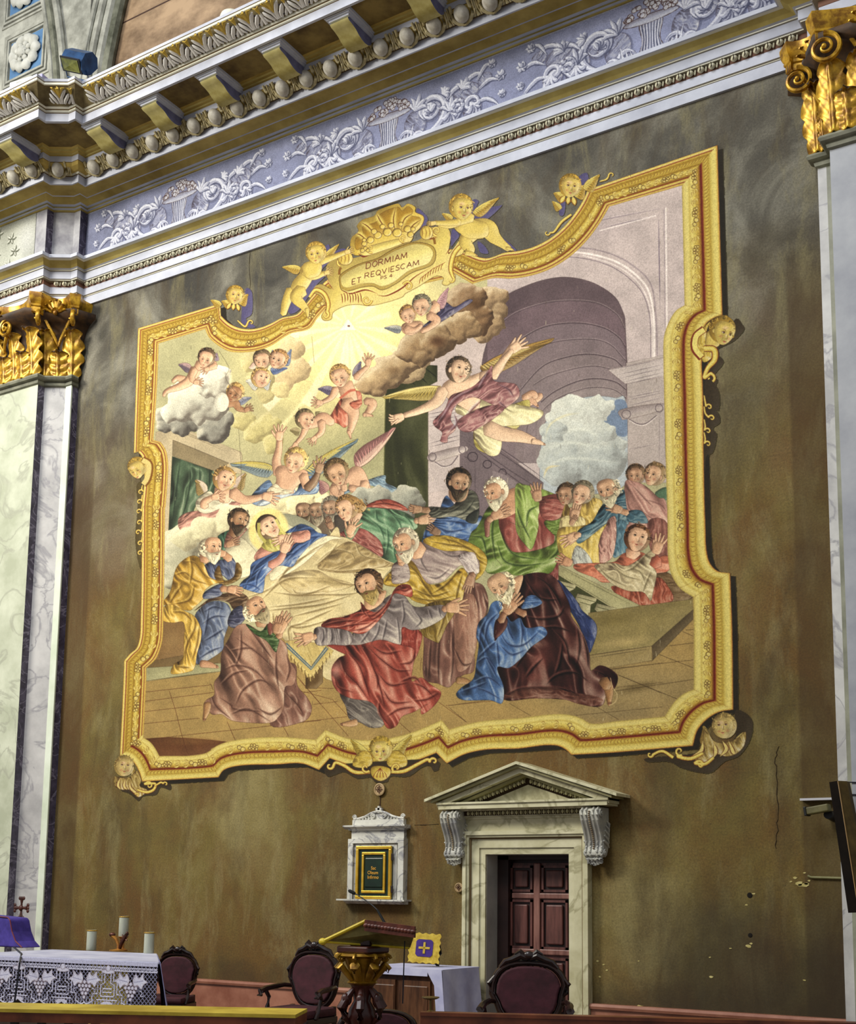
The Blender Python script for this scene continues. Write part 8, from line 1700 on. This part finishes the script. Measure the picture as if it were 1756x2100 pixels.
PL, PR = AZ(862, 2076, .86), AZ(1800, 2099, .86); rail(PL, PR, .86, RB, 'red brown communion rail across the lower right', 9, .12)
A = AZ(880, 2074, .86); bd_ = thing('brass_dish', (A[0], A[1]+.02, .86), 'small flat brass dish on a stem at the left end of the right rail', 'dish'); m = MB(); m.lathe((0, 0, 0), [(.03, 0), (.008, .01), (.008, .08), (.05, .09), (.068, .1), (.066, .106), (.001, .1)], 20); m.build('dish', [M('brass_dull', '#4d3f22', '#7b6838', 6, rough=.35, metal=.5)], bd_, True)
# ---- things on the right
dp = -.75; sp = thing('column_loudspeaker', WP(1735, 1740, dp), 'tall dark tilted loudspeaker column mounted at the right edge', 'loudspeaker'); SO = Vector(WP(1735, 1740, dp))
def wq(px, py, y): return tuple(WP(px, py, y))
m = MB(); f4 = [wq(1701, 1604, -.8), wq(1719, 1601, -.8), wq(1762, 1871, -1.05), wq(1740, 1872, -1.05)]; bk = [tuple(Vector(p)+Vector((0, .22, 0))) for p in f4]; m.add(f4+bk, [(0, 1, 2, 3), (7, 6, 5, 4), (0, 4, 5, 1), (1, 5, 6, 2), (2, 6, 7, 3), (3, 7, 4, 0)]); reb(m, 'cabinet', [M('speaker_dark', '#0e0a06', '#17100a', 6, rough=.85, spec=.1)], sp, SO)
m = MB(); f4 = [wq(1719, 1601, -.81), wq(1737, 1602, -.7), wq(1790, 1872, -.95), wq(1762, 1871, -1.06)]; bk = [tuple(Vector(p)+Vector((0, .12, 0))) for p in f4]; m.add(f4+bk, [(0, 1, 2, 3), (7, 6, 5, 4), (0, 4, 5, 1), (1, 5, 6, 2), (2, 6, 7, 3), (3, 7, 4, 0)]); reb(m, 'side_panel', [M('speaker_olive', '#3c2e12', '#5c4a22', 5, rough=.7, spec=.2)], sp, SO)
m = MB(); m.tube([wq(1719, 1602, -.82), wq(1762, 1871, -1.07)], .006, 6); reb(m, 'edge_strip', [M('edge_tan', '#80602a', rough=.4)], sp, SO)
A = Vector(WP(1676, 1640, 0)); m = MB(); m.box(WP(1646, 1640, 0)[0], WP(1712, 1640, 0)[0], -.10, 0, A.z-.012, A.z+.012); tag(m.build('wall_shelf', [M('shelf_white', '#b9b8bd', rough=.5)]), 'thin white shelf on the wall above the camera', 'shelf')
A = WP(1684, 1660, -.25); cm_ = thing('security_camera', A, 'small grey security camera on the wall beside the loudspeaker column', 'camera'); m = MB(); m.bbox(-.15, .1, -.05, .05, -.035, .045, .012); o = m.build('camera_body', [M('camera_grey', '#4a4524', '#66603a', 5, rough=.5)], cm_); o.rotation_euler = (0, math.radians(-8), math.radians(-8)); m = MB(); m.bbox(-.175, -.145, -.055, .055, -.045, .055, .006); o = m.build('lens_hood', [M('hood_black', '#0b0b0a', rough=.4)], cm_); o.rotation_euler = (0, math.radians(-8), math.radians(-8))
m = MB(); m.tube([(.06, .05, -.05), (.07, .15, -.06), (.07, .25, -.06)], [.05, .05, .06], 12); m.build('mount', [M('mount_black', '#0e0d0b', rough=.5)], cm_, True)
cd_ = MB(); cd_.tube([wq(1657, 1796, -.02), wq(1664, 1799, -.02), wq(1732, 1801, -.02)], .013, 8); tag(cd_.build('conduit', [M('conduit_grey', '#6a673e', '#858258', 5, rough=.6)], sm=True), 'thin grey cable conduit running right from a hole in the wall', 'conduit')
cb2 = MB(); 
for z in (1604, 1629, 1675): cb2.tube([wq(1738, z, -.46), wq(1800, z+2, -.46)], .008, 6)
tag(cb2.build('cable', [M('cable_black', '#0d0f1c')]), 'dark cables running across the right pilaster behind the loudspeaker', 'cable')
